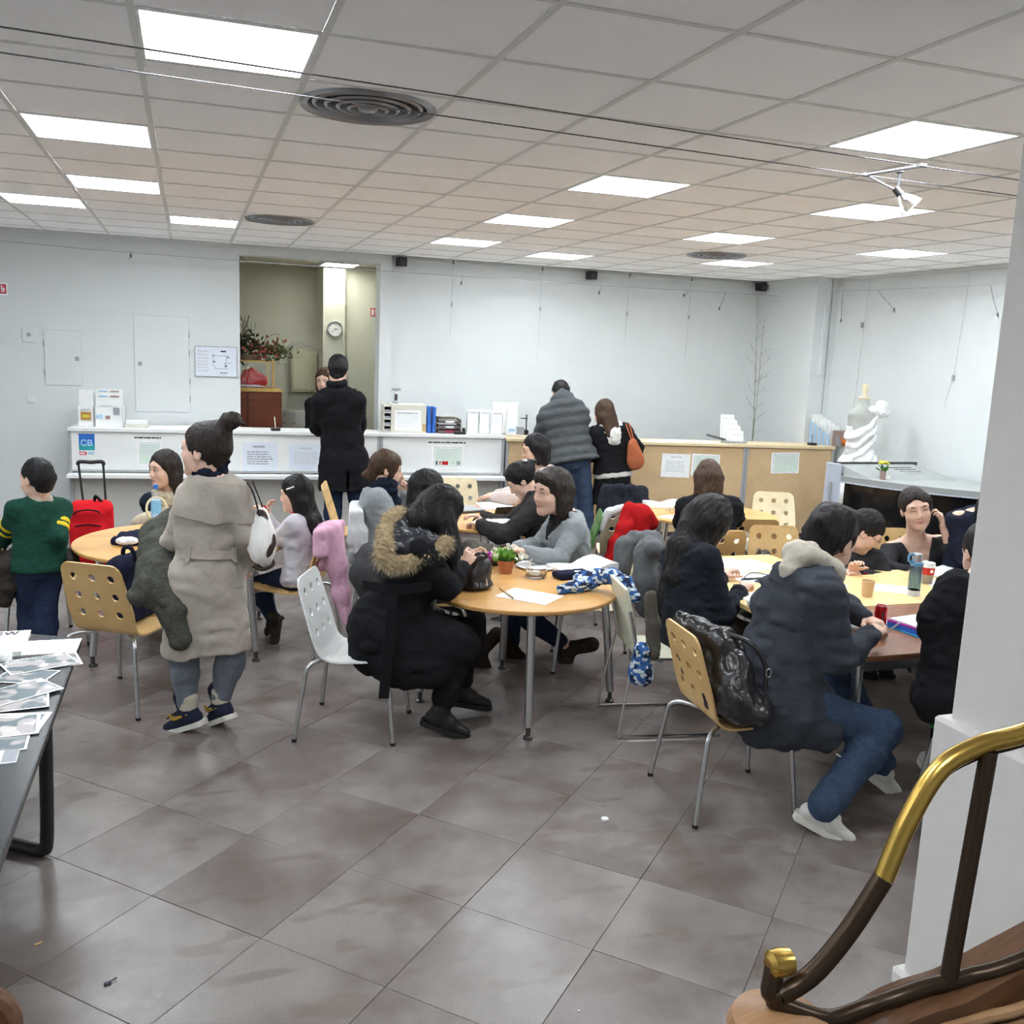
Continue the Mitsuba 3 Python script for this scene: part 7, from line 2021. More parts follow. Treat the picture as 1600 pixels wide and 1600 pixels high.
for x in (-.97, -.70): part(k, 'wheel', rot(lathe([(0, -.02), (.045, -.02), (.05, 0), (.045, .02), (0, .02)], 16), math.pi / 2, [0, 1, 0]).apply_translation((x, 8.98, .05)), 'black_plastic')

# left table
k = thing('water_bottle', 'clear water bottle with a blue cap and label on the left table', 'bottle')
WB = V(-.245, 7.34, .72)
part(k, 'bottle', lathe([(0, 0), (.033, 0), (.036, .01), (.036, .20), (.028, .235), (.014, .26), (.014, .275), (0, .275)], 20, WB), 'thin_glass')
part(k, 'label', lathe([(.0365, .09), (.0368, .09), (.0368, .175), (.0365, .175), (.0365, .09)], 20, WB), 'water_blue')
part(k, 'water', lathe([(0, .004), (.033, .004), (.0345, .02), (.0345, .19), (0, .19)], 16, WB), 'blue_pale')
part(k, 'cap', lathe([(0, .27), (.017, .27), (.017, .30), (0, .30)], 16, WB), 'blue_bright')
softthing('cloth_bag', 'navy cloth bag lying on the left round table', 'bag', blob([ell((-.32, 6.72, .755), (.16, .10, .05)), ell((-.20, 6.80, .765), (.10, .10, .05)), cap((-.48, 6.66, .74), (-.36, 6.62, .74), .03, .025)], .05, .006, .016, 16, 2), 'bag_navy', [(-.5, 6.7, .75), (-.1, 6.8, .75)], .12)
softthing('shiny_pouch', 'shiny blue and silver pouch on the navy bag', 'pouch', blob([ell((-.42, 6.60, .757), (.055, .045, .028)), ell((-.37, 6.585, .76), (.04, .03, .024))], .02, .004, .006, 40, 5), 'paper_blue', [(-.42, 6.6, .75)], .10, .006)
single('paper_sheet', 'white sheet behind the navy bag on the left table', 'paper', sheet(sbox(-.15, -.1, .15, .1), (-.28, 7.03, .7205), .3), 'paper', False)
k = thing('ring_handle_bag', 'bag with a round cane handle on the lap of the woman with the beige scarf', 'bag')
part(k, 'ring', tube([V(-.245 + .07 * math.cos(a), 7.42 + .02 * math.sin(a), .83 + .08 * math.sin(a)) for a in np.linspace(0, 2 * np.pi, 25)[:-1]], .009, 8, closed=True), 'pale_ply')
part(k, 'body', net(blob([ell((-.26, 7.5, .70), (.17, .08, .10))], .03), *around((-.26, 7.5, .7), pad=.22), .01), 'scarf_beige', True)
part(k, 'spots', cat(*[cbox((-.12 + .03 * i, 7.36, .86 + .03 * (i % 2)), (.016, .01, .014), .003) for i in range(3)]), 'leather_dark', False)
k = softthing('tote_bag', 'dark navy tote bag standing on the yellow chair', 'bag', blob([bx((-.335, 5.78, .64), (.075, .16, .185), .03, frame(33)), bx((-.33, 5.77, .80), (.05, .13, .05), .03, frame(33))], .05, .006, .012, 11, 3), 'bag_navy', [(-.34, 5.78, .64)], .30, .009, parts=True)
part(k, 'strap', tube(smooth_path([(-.30, 5.70, .82), (-.33, 5.68, .90), (-.37, 5.72, .89), (-.38, 5.80, .82)], 4), .012, 8), 'bag_navy')
# what the standing woman carries
softthing('tweed_jacket', 'dark grey tweed jacket over the standing woman\'s forearm', 'jacket', blob(chain([(-.10, 5.58, 1.05), (-.17, 5.50, .99), (-.17, 5.36, .95)], .10, .10) + chain([(-.17, 5.34, .94), (-.17, 5.18, .88), (-.20, 5.08, .80)], .10, .09) + chain([(-.14, 5.12, .86), (-.10, 5.03, .72), (-.065, 4.97, .56)], .085, .06) + chain([(-.20, 5.08, .80), (-.27, 5.07, .77)], .07, .045), .06, .008, .022, 15, 6), 'tweed', [(-.1, 5.55, 1.05), (-.06, 4.95, .5), (-.28, 5.06, .75)], .16, .0085)
k = softthing('cow_print_bag', 'white cow print shoulder bag on the standing woman\'s right side', 'bag', blob([ell((.345, 5.0, 1.045), (.075, .12, .125)), ell((.345, 5.0, 1.13), (.05, .085, .12))], .05, .004, .006, 14, 4), 'cow_hide', [(.345, 5.0, 1.08)], .26, .008, parts=True)
for o in (0, .05): part(k, 'strap', sweep(smooth_path([(.27 + o * .6, 4.93 + o, 1.385), (.30 + o * .4, 4.925 + o, 1.33), (.325 + o * .5, 4.94 + o, 1.24), (.34, 4.96 + o, 1.16)], 5), [(-.009, -.003), (.009, -.003), (.009, .003), (-.009, .003)]), 'coat_brown', False)
part(k, 'base_trim', tube(smooth_path([(.30, 4.93, .945), (.345, 4.905, .932), (.40, 4.95, .945), (.405, 5.05, .95)], 4), .009, 8), 'boot_brown')

# coats over chairs
softthing('pink_coat', 'pink coat hanging on the back of the girl\'s chair', 'coat', blob([bx((.885, 6.36, .79), (.215, .045, .10), .03, frame(-62))] + chain([(.83, 6.46, .80), (.84, 6.46, .62)], .05, .05) + chain([(.90, 6.32, .84), (.93, 6.28, .62), (.96, 6.26, .42)], .075, .06) + chain([(.95, 6.26, .42), (1.0, 6.24, .24)], .055, .045) + chain([(.83, 6.36, .80), (.85, 6.33, .62)], .06, .05), .05, .006, .018, 13, 8), 'coat_pink', [(.8, 6.4, .85), (1.0, 6.24, .25)], .14)
def rib(f):
    def o(p):
        d = f(p)
        return d - (.003 * np.sin(p[:, 0] * 330 + p[:, 1] * 200)).astype(F4)
    return o
softthing('white_cardigan', 'white ribbed cardigan hung over a chair behind the pink coat', 'cardigan', rib(blob([bx((1.185, 7.045, .77), (.235, .055, .13), .03, frame(100)), bx((1.205, 7.04, .66), (.235, .065, .10), .03, frame(100))], .05, .003, .005, 9, 2)), 'cotton_white', [(1.2, 7.04, .72)], .34, .008)
softthing('dark_puffer', 'dark grey puffer jacket hung on the chair behind the fur hood', 'jacket', blob(chain([(1.42, 6.12, .88), (1.30, 6.0, .90), (1.22, 5.86, .86)], .07, .07) + chain([(1.25, 5.86, .84), (1.16, 5.72, .72), (1.12, 5.66, .58)], .11, .10) + chain([(1.15, 5.70, .74), (1.04, 5.62, .80), (1.0, 5.55, .72)], .08, .09) + chain([(1.0, 5.55, .72), (1.02, 5.52, .60)], .09, .06), .06, .006, .020, 12, 9), 'puffer_dark', [(1.4, 6.1, .9), (1.0, 5.5, .6)], .18, .009)
k = softthing('grey_coat', 'grey coat draped over the pale chair next to the smiling woman', 'coat', blob(chain([(2.80, 5.30, .88), (2.86, 5.48, .90), (2.83, 5.66, .88)], .055, .055) + chain([(2.78, 5.38, .84), (2.77, 5.34, .66), (2.78, 5.32, .50)], .08, .075) + chain([(2.74, 5.60, .84), (2.72, 5.56, .68)], .075, .07) + chain([(2.90, 5.46, .84), (2.92, 5.44, .45)], .07, .09), .06, .006, .020, 13, 12), 'coat_grey', [(2.8, 5.3, .88), (2.9, 5.6, .45)], .17, .0085)
softthing('red_jacket', 'bright red jacket over a pale chair behind the grey coat', 'jacket', blob(chain([(3.36, 6.80, .87), (3.46, 6.78, .84), (3.54, 6.80, .76)], .06, .07) + chain([(3.34, 6.79, .84), (3.26, 6.70, .72), (3.17, 6.66, .62)], .07, .05) + chain([(3.42, 6.76, .80), (3.40, 6.72, .62)], .09, .09) + chain([(3.17, 6.66, .62), (3.12, 6.62, .48)], .05, .06), .05, .005, .014, 13, 14), 'wool_red', [(3.5, 6.8, .87), (3.1, 6.6, .45)], .16)
softthing('white_cloth', 'white cloth on the corner of the pale chair beside the red jacket', 'cloth', blob(chain([(3.14, 6.88, .76), (3.20, 6.86, .84), (3.30, 6.83, .88)], .035, .035) + chain([(3.16, 6.87, .78), (3.13, 6.86, .70)], .03, .02), .03, .004, .01, 20, 3), 'cotton_white', [(3.14, 6.88, .7), (3.3, 6.83, .88)], .1)
softthing('black_coat', 'large black coat draped over a chair before the wood counter', 'coat', blob([bx((3.93, 8.09, .68), (.21, .05, .20), .04, frame(20)), bx((3.93, 8.06, .56), (.25, .07, .16), .04, frame(20))] + chain([(4.05, 8.02, .78), (4.12, 7.96, .52)], .06, .07) + chain([(3.74, 8.12, .80), (3.68, 8.06, .50)], .06, .06), .06, .006, .022, 11, 17), 'top_inkblue', [(3.68, 8.1, .85), (4.15, 8, .45)], .18, .010)
k = softthing('beige_bag', 'beige cloth bag hung on the yellow plywood chair behind the writing woman', 'bag', blob([ell((3.95, 6.16, .625), (.12, .09, .12)), ell((4.05, 6.16, .65), (.09, .08, .10))], .03, .004, .010, 12, 2), 'bag_cream', [(3.97, 6.16, .63)], .24, parts=True)
part(k, 'seam', tube(smooth_path([(3.93, 6.07, .73), (3.98, 6.065, .66), (4.02, 6.07, .56)], 4), .006, 6), 'bag_khaki')
softthing('fur_collar', 'brown faux fur collar behind the beige bag', 'collar', blob([ell((4.12, 6.3, .68), (.10, .08, .09)), ell((4.18, 6.26, .62), (.06, .06, .10))], .04, .012, .016, 30, 4), 'faux_fur', [(4.14, 6.28, .66)], .18)
softthing('small_black_bag', 'small black bag lying behind the white papers', 'bag', blob([ell((4.04, 5.98, .56), (.13, .08, .08)), ell((4.1, 6.0, .62), (.07, .05, .07))], .04, .006, .012, 14, 6), 'leather_bag_black', [(4.06, 6, .58)], .2)
k = softthing('leather_bag', 'black leather bag wedged behind the man on the yellow chair', 'bag', blob(chain([(2.22, 3.86, .85), (2.33, 3.68, .80), (2.36, 3.56, .70)], .055, .07) + [ell((2.32, 3.62, .60), (.10, .20, .13)), ell((2.38, 3.58, .545), (.13, .21, .085)), ell((2.28, 3.80, .68), (.07, .14, .12))], .06, .006, .022, 13, 21), 'leather_bag_black', [(2.2, 3.9, .85), (2.45, 3.45, .5)], .16, .0075, parts=True)
part(k, 'handle', tube(smooth_path([(2.30, 3.66, .86), (2.40, 3.56, .83), (2.45, 3.50, .74), (2.44, 3.47, .64)], 5), .012, 8), 'leather_bag_black')
part(k, 'buckle', tube([V(2.44 + .014 * math.cos(a), 3.455, .72 + .02 * math.sin(a)) for a in np.linspace(0, 6.28, 13)[:-1]], .003, 6, closed=True), 'chrome')
k = softthing('orange_bag', 'orange brown leather shoulder bag of the woman at the wood counter', 'bag', blob([ell((4.50, 9.10, 1.02), (.085, .07, .14)), ell((4.47, 9.10, 1.13), (.055, .05, .10)), ell((4.55, 9.10, .98), (.06, .06, .08))], .04, .004, .008, 18, 3), 'bag_orange', [(4.5, 9.1, 1.05)], .24, .009, parts=True)
for o in (0, .035): part(k, 'strap', tube(smooth_path([(4.40 + o, 9.16, 1.38), (4.42 + o, 9.12, 1.30), (4.46 + o * .5, 9.09, 1.18)], 4), .008, 6), 'bag_orange')

# the blue printed scarf over the cantilever chair
k = thing('blue_scarf', 'blue and white printed scarf lying from the table over the cream chair', 'scarf')
f = blob(chain([(2.02, 4.93, .748), (2.12, 4.95, .755), (2.22, 4.97, .77)], .028, .045) + chain([(2.18, 5.02, .775), (2.27, 4.98, .80), (2.33, 4.90, .82), (2.37, 4.80, .80), (2.39, 4.72, .74)], .05, .035), .03, .005, .010, 30, 2)
part(k, 'table_end', net(f, *around((2.02, 4.93, .75), (2.39, 4.7, .8), pad=.1), .007), 'scarf_print', True)
f = blob(chain([(2.31, 4.44, .52), (2.32, 4.45, .42), (2.33, 4.45, .37)], .045, .055) + [ell((2.32, 4.45, .385), (.065, .06, .07))], .03, .005, .010, 30, 3)
part(k, 'hanging_end', net(f, *around((2.32, 4.45, .42), pad=.18), .007), 'scarf_print', True)
softthing('grey_shawl', 'grey brown shawl hanging from the cream cantilever chair', 'shawl', blob(chain([(2.36, 4.46, .82), (2.37, 4.44, .66), (2.38, 4.42, .50)], .03, .035) + chain([(2.37, 4.50, .80), (2.40, 4.48, .50)], .03, .04), .03, .004, .010, 20, 5), 'bag_khaki', [(2.36, 4.46, .82), (2.4, 4.45, .48)], .1)
softthing('black_rucksack', 'black rucksack on the floor side of the cream chair', 'bag', blob([ell((2.62, 4.30, .62), (.11, .09, .18)), ell((2.58, 4.36, .50), (.12, .10, .12))], .05, .006, .014, 12, 5), 'cloth_black', [(2.6, 4.33, .56)], .28) if False else None

# ---- front round table
def paper_sheet(name, label, c, yaw, w=.21, h=.297, z=.7205, mat='paper', lines=0, seed=1):
    k = thing(name, label, 'paper')
    part(k, 'sheet', at(box(-w / 2, w / 2, -h / 2, h / 2, z, z + .0015), (c[0], c[1], 0), yaw), mat, False)
    if lines: part(k, 'print', at(rot(strips(w * .75, h * .7, lines, seed, x=-w * .375, z=-h * .35), -math.pi / 2, [1, 0, 0]).apply_translation((0, 0, z + .0015)), (c[0], c[1], 0), yaw), 'ink_light', False)
    return k


TZ = .72
paper_sheet('paper_sheet', 'white sheet with faint lines at the near edge of the front table', (1.82, 4.91), .75, .24, .32, lines=9)
k = thing('pencil', 'brown pencil beside the white sheet on the front table', 'pencil')
part(k, 'shaft', tube([(1.70, 5.09, TZ + .007), (1.705, 4.87, TZ + .007)], .004, 6), 'card_brown')
part(k, 'tip', tube([(1.705, 4.87, TZ + .007), (1.706, 4.85, TZ + .007)], .004, 6, scale=[1, .15]), 'ink_dark')
k = softthing('handbag', 'dark brown leather handbag at the left of the front table', 'bag', blob([ell((1.56, 5.16, .80), (.10, .10, .085)), ell((1.60, 5.14, .85), (.06, .06, .07)), ell((1.56, 5.15, .745), (.115, .11, .03))], .04, .004, .008, 22, 3), 'leather_dark', [(1.57, 5.15, .8)], .2, .0065, parts=True)
part(k, 'zip', tube([(1.60, 5.04, .80), (1.605, 5.04, .76)], .004, 6), 'chrome')
part(k, 'handle', tube(smooth_path([(1.52, 5.12, .87), (1.55, 5.10, .93), (1.61, 5.11, .93), (1.64, 5.14, .87)], 5), .008, 8), 'leather_dark')
k = softthing('khaki_bag', 'open khaki bag with a purple wallet behind the dark handbag', 'bag', blob([ell((1.78, 5.72, .79), (.12, .10, .075)), ell((1.90, 5.74, .77), (.09, .08, .06)), ell((1.72, 5.78, .83), (.06, .05, .05))], .04, .006, .014, 18, 7), 'bag_khaki', [(1.8, 5.73, .8)], .24, .008, parts=True)
part(k, 'wallet', cbox((1.77, 5.62, .795), (.085, .02, .065), .006, .1), 'purple_wallet', False)
part(k, 'strap', tube(smooth_path([(1.86, 5.7, .84), (1.94, 5.66, .85), (2.0, 5.68, .78)], 4), .010, 8), 'bag_khaki')
k = thing('potted_plant', 'small terracotta pot with green leaves and white flowers on the front table', 'plant')
PP = V(1.86, 5.47, TZ)
part(k, 'pot', lathe([(0, 0), (.038, 0), (.049, .062), (.054, .062), (.055, .085), (.048, .085), (.045, .07), (0, .07)], 28, PP), 'terracotta')
part(k, 'soil', lathe([(0, .07), (.045, .07), (.03, .076), (0, .078)], 16, PP), 'moss_dark')
g = np.random.default_rng(21)
part(k, 'leaf', leaves([PP + V(g.normal(0, .02), g.normal(0, .02), .085 + .03 * g.random()) for _ in range(70)], .062, .016, 6, .7), 'leaf_light', False, stuff=True)
part(k, 'dark_leaf', leaves([PP + V(g.normal(0, .02), g.normal(0, .02), .08) for _ in range(40)], .055, .015, 7, .6), 'leaf_green', False, stuff=True)
for c, q in (((-.085, -.01, .115), 10), ((-.06, .03, .13), 8), ((.10, -.02, .10), 10), ((.03, -.02, .16), 6), ((.075, -.05, .09), 8)):
    part(k, 'flower', leaves([PP + V(*c) + g.normal(0, .008, 3) for _ in range(q)], .045, .013, 30 + q, .5), 'petal_white', False)
k = thing('glass_ashtray', 'cut glass ashtray with a small white candle in the middle of the front table', 'ashtray')
GA = V(2.01, 5.33, TZ)
part(k, 'bowl', lathe([(0, 0), (.060, 0), (.066, .012), (.073, .05), (.066, .052), (.056, .016), (0, .014)], 12, GA), 'clear_glass', False)
part(k, 'candle', lathe([(0, .018), (.028, .018), (.028, .04), (0, .042)], 18, GA), 'petal_white')
part(k, 'straw', tube([GA + V(-.035, 0, .02), GA + V(-.04, .005, .10), GA + V(-.03, .0, .115)], .004, 6), 'petal_white')
k = thing('plate', 'large white paper plate before the smiling woman', 'plate')
part(k, 'dish', lathe([(0, 0), (.09, 0), (.14, .012), (.139, .014), (.09, .004), (0, .004)], 40, V(2.12, 5.60, TZ)), 'paper')
k = thing('pencil_case', 'navy pencil case with a pale tag on the front table', 'pencil case')
part(k, 'body', net(wrinkle(bx((2.235, 5.29, .742), (.115, .058, .021), .018, frame(-8)), .003, 30, 2), *around((2.235, 5.29, .742), pad=.16), .006), 'bag_navy', True)
part(k, 'tag', cbox((2.27, 5.272, .7635), (.045, .035, .002), 0, .15), 'paper_blue', False)
k = thing('open_book', 'thick open book with curling white pages on the front table', 'book')
def page_block(x0, x1, c, yaw, lift):
    xs = np.linspace(x0, x1, 9)
    t = np.abs(xs) / max(abs(x0), abs(x1))
    top_z = .012 + lift * np.sin(np.clip(t, 0, 1) * math.pi * .62)
    sec = np.vstack([np.c_[xs, np.full(9, 0.)], np.c_[xs[::-1], top_z[::-1]]])
    m = extrude(Polygon(sec).buffer(0), .27)
    m = rot(m, math.pi / 2, [1, 0, 0]); m.apply_translation((0, .135, 0))
    return at(m, c, yaw)
part(k, 'pages', page_block(.002, .19, (2.38, 5.47, TZ + .003), .15, .05), 'paper', 30)
part(k, 'pages', page_block(-.19, -.002, (2.38, 5.47, TZ + .003), .15, .012), 'paper', 30)
part(k, 'cover', at(box(-.195, .195, -.14, .14, 0, .003), (2.38, 5.47, TZ), .15), 'ink', False)
paper_sheet('paper_sheet', 'white sheet under the open book on the front table', (2.22, 5.50), .3, .2, .14, lines=0, z=TZ + .0005) if False else None

# ---- table with the laptop
k = thing('laptop', 'closed dark grey laptop on the table behind the front women', 'laptop')
part(k, 'base', cbox((2.20, 7.70, .729), (.33, .24, .016), .004, .25), 'ink_dark', False)
part(k, 'lid', cbox((2.20, 7.70, .742), (.33, .24, .010), .003, .25), 'tv_grey', False)
k = thing('phone_case', 'black glossy case standing on the table before the charcoal coat', 'case')
part(k, 'shell', cbox((2.50, 7.42, .765), (.19, .02, .085), .008, .15, .5), 'tv_black', False)
softthing('dark_shoulder_bag', 'dark grey cloth bag spread over the table edge before the charcoal coat', 'bag', blob([ell((2.33, 7.05, .75), (.22, .13, .05)), ell((2.20, 6.90, .72), (.10, .09, .06))] + chain([(2.24, 6.86, .70), (2.36, 6.74, .66)], .05, .04), .06, .006, .014, 11, 4), 'bag_khaki' if False else 'coat_charcoal', [(2.3, 7.0, .74)], .32, .009)
paper_sheet('paper_sheet', 'white sheet under the hand of the woman in the charcoal coat', (2.30, 6.86), .9, .22, .30, z=.785)
k = thing('notebook', 'open notebook with pale pink pages under the pink sleeved woman\'s hand', 'notebook')
part(k, 'pages', cbox((2.55, 7.85, .735), (.30, .20, .02), .006, .1, .12), 'paper', False)
part(k, 'cover', cbox((2.55, 7.84, .723), (.31, .21, .005), 0, .1), 'pink_paper', False)

# ---- far right round table
k = thing('open_book', 'open book of white pages on the far right round table', 'book')
part(k, 'pages', page_block(.002, .17, (4.18, 7.78, TZ + .003), -.2, .035), 'paper', 30)
part(k, 'pages', page_block(-.17, -.002, (4.18, 7.78, TZ + .003), -.2, .02), 'paper', 30)
paper_sheet('paper_sheet', 'white sheet at the near left edge of the far right round table', (3.98, 7.22), .5, .17, .2)
paper_sheet('paper_sheet', 'cream sheet beside the glasses on the far right round table', (4.10, 7.05), .8, .16, .2, mat='petal_white')
k = thing('folded_glasses', 'folded dark glasses on the far right round table', 'glasses')
for x in (-.03, .03): part(k, 'rim', tube([V(4.12 + x + .024 * math.cos(a), 7.45 + .01 * math.cos(a), TZ + .02 + .018 * math.sin(a)) for a in np.linspace(0, 6.28, 13)[:-1]], .002, 5, closed=True), 'steel_dark')
part(k, 'arm', tube([(4.07, 7.45, TZ + .02), (4.08, 7.56, TZ + .006), (4.17, 7.54, TZ + .006)], .002, 5), 'steel_dark')
softthing('grey_pouch', 'small grey pouch on the far right round table', 'pouch', blob([ell((4.72, 7.40, .74), (.07, .05, .022))], .02, .003, .006, 25), 'coat_grey', [(4.72, 7.4, .74)], .1)

# ---- the right tables
k = thing('long_table', 'short maple table with white papers before the writing woman', 'table')
part(k, 'tabletop', extrude(sbox(3.0, 5.147, 3.95, 5.72).buffer(-.02).buffer(.02), .026, .694), 'maple_top', False)
for x in (3.08, 3.87):
    for y in (5.24, 5.64): part(k, 'leg', tube([(x, y, 0), (x, y, .694)], .022, 12), 'alu')
for i, (c, a, w, h, lb) in enumerate((((3.55, 5.40), .2, .42, .30, 'large white sheet before the long haired writing woman'), ((3.45, 5.08), -.1, .36, .24, 'white sheets under the cable on the maple table'), ((3.15, 4.62), .25, .20, .26, 'white booklet at the left edge of the maple table'), ((3.74, 4.86), .5, .24, .30, 'white sheet under the woman with glasses'), ((4.12, 4.70), .9, .21, .28, 'white sheet beside the flask'), ((3.45, 4.12), .1, .32, .26, 'white sheet behind the red can on the brown table'), ((4.62, 4.74), -.2, .26, .20, 'white sheet under the coffee cup'), ((4.95, 5.0), .4, .34, .30, 'curled white sheets at the right end of the maple table'))):
    paper_sheet('paper_sheet', lb, c, a, w, h, lines=5 if i in (1, 3, 6) else 0, seed=i + 3, z=TZ + .0003)
paper_sheet('pink_sheet', 'pink sheet under the white sheet of the long haired writing woman', (3.44, 5.55), .2, .36, .16, mat='pink_paper', z=TZ + .0002)
softthing('red_pencil_case', 'small red pencil case at the writing woman\'s hand', 'pencil case', blob([ell((3.19, 5.17, .742), (.06, .035, .022))], .02, .002, .005, 25), 'wool_red', [(3.19, 5.17, .742)], .09, .006)
k = thing('headphones_cable', 'thin black earphone cable tangled on the white sheets', 'earphones')
part(k, 'cable', tube(smooth_path([(3.28, 5.02, TZ + .006), (3.40, 5.10, TZ + .03), (3.54, 5.14, TZ + .006), (3.60, 5.02, TZ + .006), (3.48, 4.95, TZ + .006), (3.36, 4.98, TZ + .006), (3.44, 5.04, TZ + .006)], 6), .0035, 6), 'steel_dark')
part(k, 'loop', tube(smooth_path([(3.3, 5.05, TZ + .006), (3.42, 5.0, TZ + .02), (3.56, 5.08, TZ + .006)], 6), .007, 6), 'steel_dark')
k = thing('small_book', 'small pale green book on the left edge of the maple table', 'book')
part(k, 'block', cbox((3.07, 4.46, .735), (.15, .11, .028), .003, .3), 'paper', False)
part(k, 'cover', cbox((3.07, 4.46, .7505), (.155, .115, .004), 0, .3), 'paper_green', False)


def cup(p, prof, mat): return lathe(prof, 28, p)


k = thing('drink_can', 'red drink can by the man\'s hand on the brown table', 'can')
CN = V(3.47, 3.97, TZ)
part(k, 'body', lathe([(0, .002), (.026, .002), (.033, .012), (.033, .105), (.027, .118), (.0265, .121), (.024, .117), (0, .116)], 28, CN), 'can_red')
part(k, 'rim', lathe([(.0255, .117), (.028, .119), (.0275, .123), (.025, .123), (.0255, .117)], 24, CN), 'alu')
part(k, 'lettering', cat(*[at(rot(box(-.006, .006, -.0335, -.0325, .03 + .014 * i, .04 + .014 * i), .0, [0, 0, 1]), CN, -.35) for i in range(5)]), 'ink_dark', False)
k = thing('paper_cup', 'plain cream paper cup before the woman with glasses', 'cup')
CU = V(3.86, 4.55, TZ)
part(k, 'wall', lathe([(0, .002), (.030, .002), (.040, .095), (.0415, .096), (.0385, .097), (.0285, .006), (0, .006)], 28, CU), 'cup_cream')
k = thing('drinking_flask', 'clear blue tinted flask with a ring lid on the maple table', 'flask')
FL = V(4.18, 4.52, TZ)
part(k, 'body', lathe([(0, 0), (.036, 0), (.037, .01), (.037, .17), (.030, .19), (.028, .19), (.034, .168), (.034, .012), (0, .008)], 28, FL), 'flask_plastic')
part(k, 'base_band', lathe([(.0372, .0), (.038, .0), (.038, .035), (.0372, .035), (.0372, 0)], 24, FL), 'ink_light')
part(k, 'collar', lathe([(.026, .186), (.0385, .186), (.0385, .205), (.030, .212), (.026, .212), (.026, .186)], 24, FL), 'flask_blue')
part(k, 'lid', lathe([(0, .205), (.030, .205), (.032, .25), (.026, .262), (0, .264)], 24, FL), 'alu')
part(k, 'ring', tube([FL + V(-.045 + .024 * math.cos(a) * .9, -.0, .235 + .026 * math.sin(a)) for a in np.linspace(0, 6.28, 17)[:-1]], .0075, 8, closed=True), 'flask_blue')
k = thing('coffee_cup', 'takeaway coffee cup with a white lid and red band on the maple table', 'cup')
CO = V(4.50, 4.76, TZ)
part(k, 'sleeve', lathe([(0, .002), (.031, .002), (.0365, .062), (0, .062)], 28, CO), 'cup_sleeve')
part(k, 'band', lathe([(0, .062), (.0365, .062), (.0405, .112), (0, .112)], 28, CO), 'cup_red')
part(k, 'badge', lathe([(0, 0), (.011, 0), (.011, .002), (0, .002)], 16).apply_transform(trimesh.transformations.rotation_matrix(math.pi / 2, [1, 0, 0])).apply_translation(CO + V(-.008, -.0375, .088)), 'paper')
part(k, 'lid', lathe([(0, .112), (.0435, .110), (.044, .120), (.040, .124), (.038, .140), (.034, .141), (.032, .136), (0, .136)], 28, CO), 'white_plastic')
k = thing('ring_binder', 'stack of blue folders with a white sheet on top on the brown table', 'folder')
for i, m in enumerate(('cyan', 'blue_bright', 'blue_bright', 'purple_wallet')): part(k, 'folder', at(box(-.17, .17, -.13, .13, 0, .009), (3.70 + .006 * i, 3.86 + .008 * i, TZ + .0095 * i), .12 + .02 * i), m, False)
part(k, 'sheet', at(box(-.16, .16, -.125, .125, 0, .006), (3.72, 3.885, TZ + .0385), .16), 'paper', False)
k = thing('pen', 'pale pen in the hand of the man in the slate jacket', 'pen')
part(k, 'shaft', tube([(3.285, 3.62, .86), (3.33, 3.74, .775)], .0045, 7), 'blue_bright' if False else 'paper_blue')
k = thing('mobile_phone', 'small dark phone in the hand of the smiling woman at the right', 'phone')
part(k, 'shell', cbox((4.66, 4.98, .80), (.11, .045, .014), .004, .2, .5), 'black_plastic', False)
part(k, 'screen', cbox((4.665, 4.97, .808), (.07, .03, .003), 0, .2, .5), 'ink_light', False)
k = thing('plastic_saucer', 'small white plastic disc beside the coffee cup', 'saucer')
part(k, 'disc', lathe([(0, 0), (.035, 0), (.038, .01), (.034, .014), (0, .012)], 20, V(4.72, 4.92, TZ)), 'white_plastic')

# ---- on the floor
single('bottle_cap', 'white plastic cap lying on the floor tiles in the middle', 'cap', lathe([(0, 0), (.017, 0), (.018, .010), (.015, .013), (0, .013)], 18, (1.766, 3.643, 0)), 'white_plastic')
single('leaf_scrap', 'tiny dark scrap lying on the floor at the lower left', 'scrap', cat(cbox((-.285, 3.04, .004), (.022, .014, .007), .002, .4), cbox((-.268, 3.052, .006), (.024, .003, .003), 0, .7)), 'ink_dark', False)
single('paper_scrap', 'tiny pale scrap on the floor near the black table', 'scrap', cbox((-.528, 3.327, .002), (.026, .01, .003), 0, .4), 'card_brown', False)
single('paper_crumb', 'tiny white crumb on the floor near the lower edge', 'crumb', cbox((1.163, 2.502, .002), (.007, .006, .003), .001, .4), 'paper', False)

# ---- photographs and prints on the black table
def photo_tex(seed):
    def fn(p, n, uv):
        w = fbm(p.x * 16 + seed * 3.1, p.y * 16 + seed, 0., 2)
        v = noise(p.x * 26 + seed, p.y * 26, 2.)
        m = smoothstep(.42, .56, w)
        c = mix((.10, .13, .145), (.34, .31, .31), m)
        return mix(c, mi.Color3f(.50, .47, .45), smoothstep(.62, .7, v) * m)
    return proc(fn)


for i in range(3): pb(f'photo_print_{i}', photo_tex(i * 2.7 + 1), .3)
BZ = .751


def photo(c, yaw, label, z, w=.235, h=.165, b=.008, n=0, bar=False):
    k = thing('photograph', label, 'photograph', 'photographs on the black table')
    part(k, 'border', at(box(-w / 2, w / 2, -h / 2, h / 2, z, z + .0014), (c[0], c[1], 0), yaw), 'paper', False)
    part(k, 'image', at(box(-w / 2 + b, w / 2 - b, -h / 2 + b, h / 2 - b, z + .0014, z + .0022), (c[0], c[1], 0), yaw), f'photo_print_{n}', False)
    if bar: part(k, 'stripe', at(box(-w / 2 + b * 2, w / 2 - b * 2, h / 2 - b * 4.2, h / 2 - b * 3.6, z + .0022, z + .0026), (c[0], c[1], 0), yaw), 'paper', False)


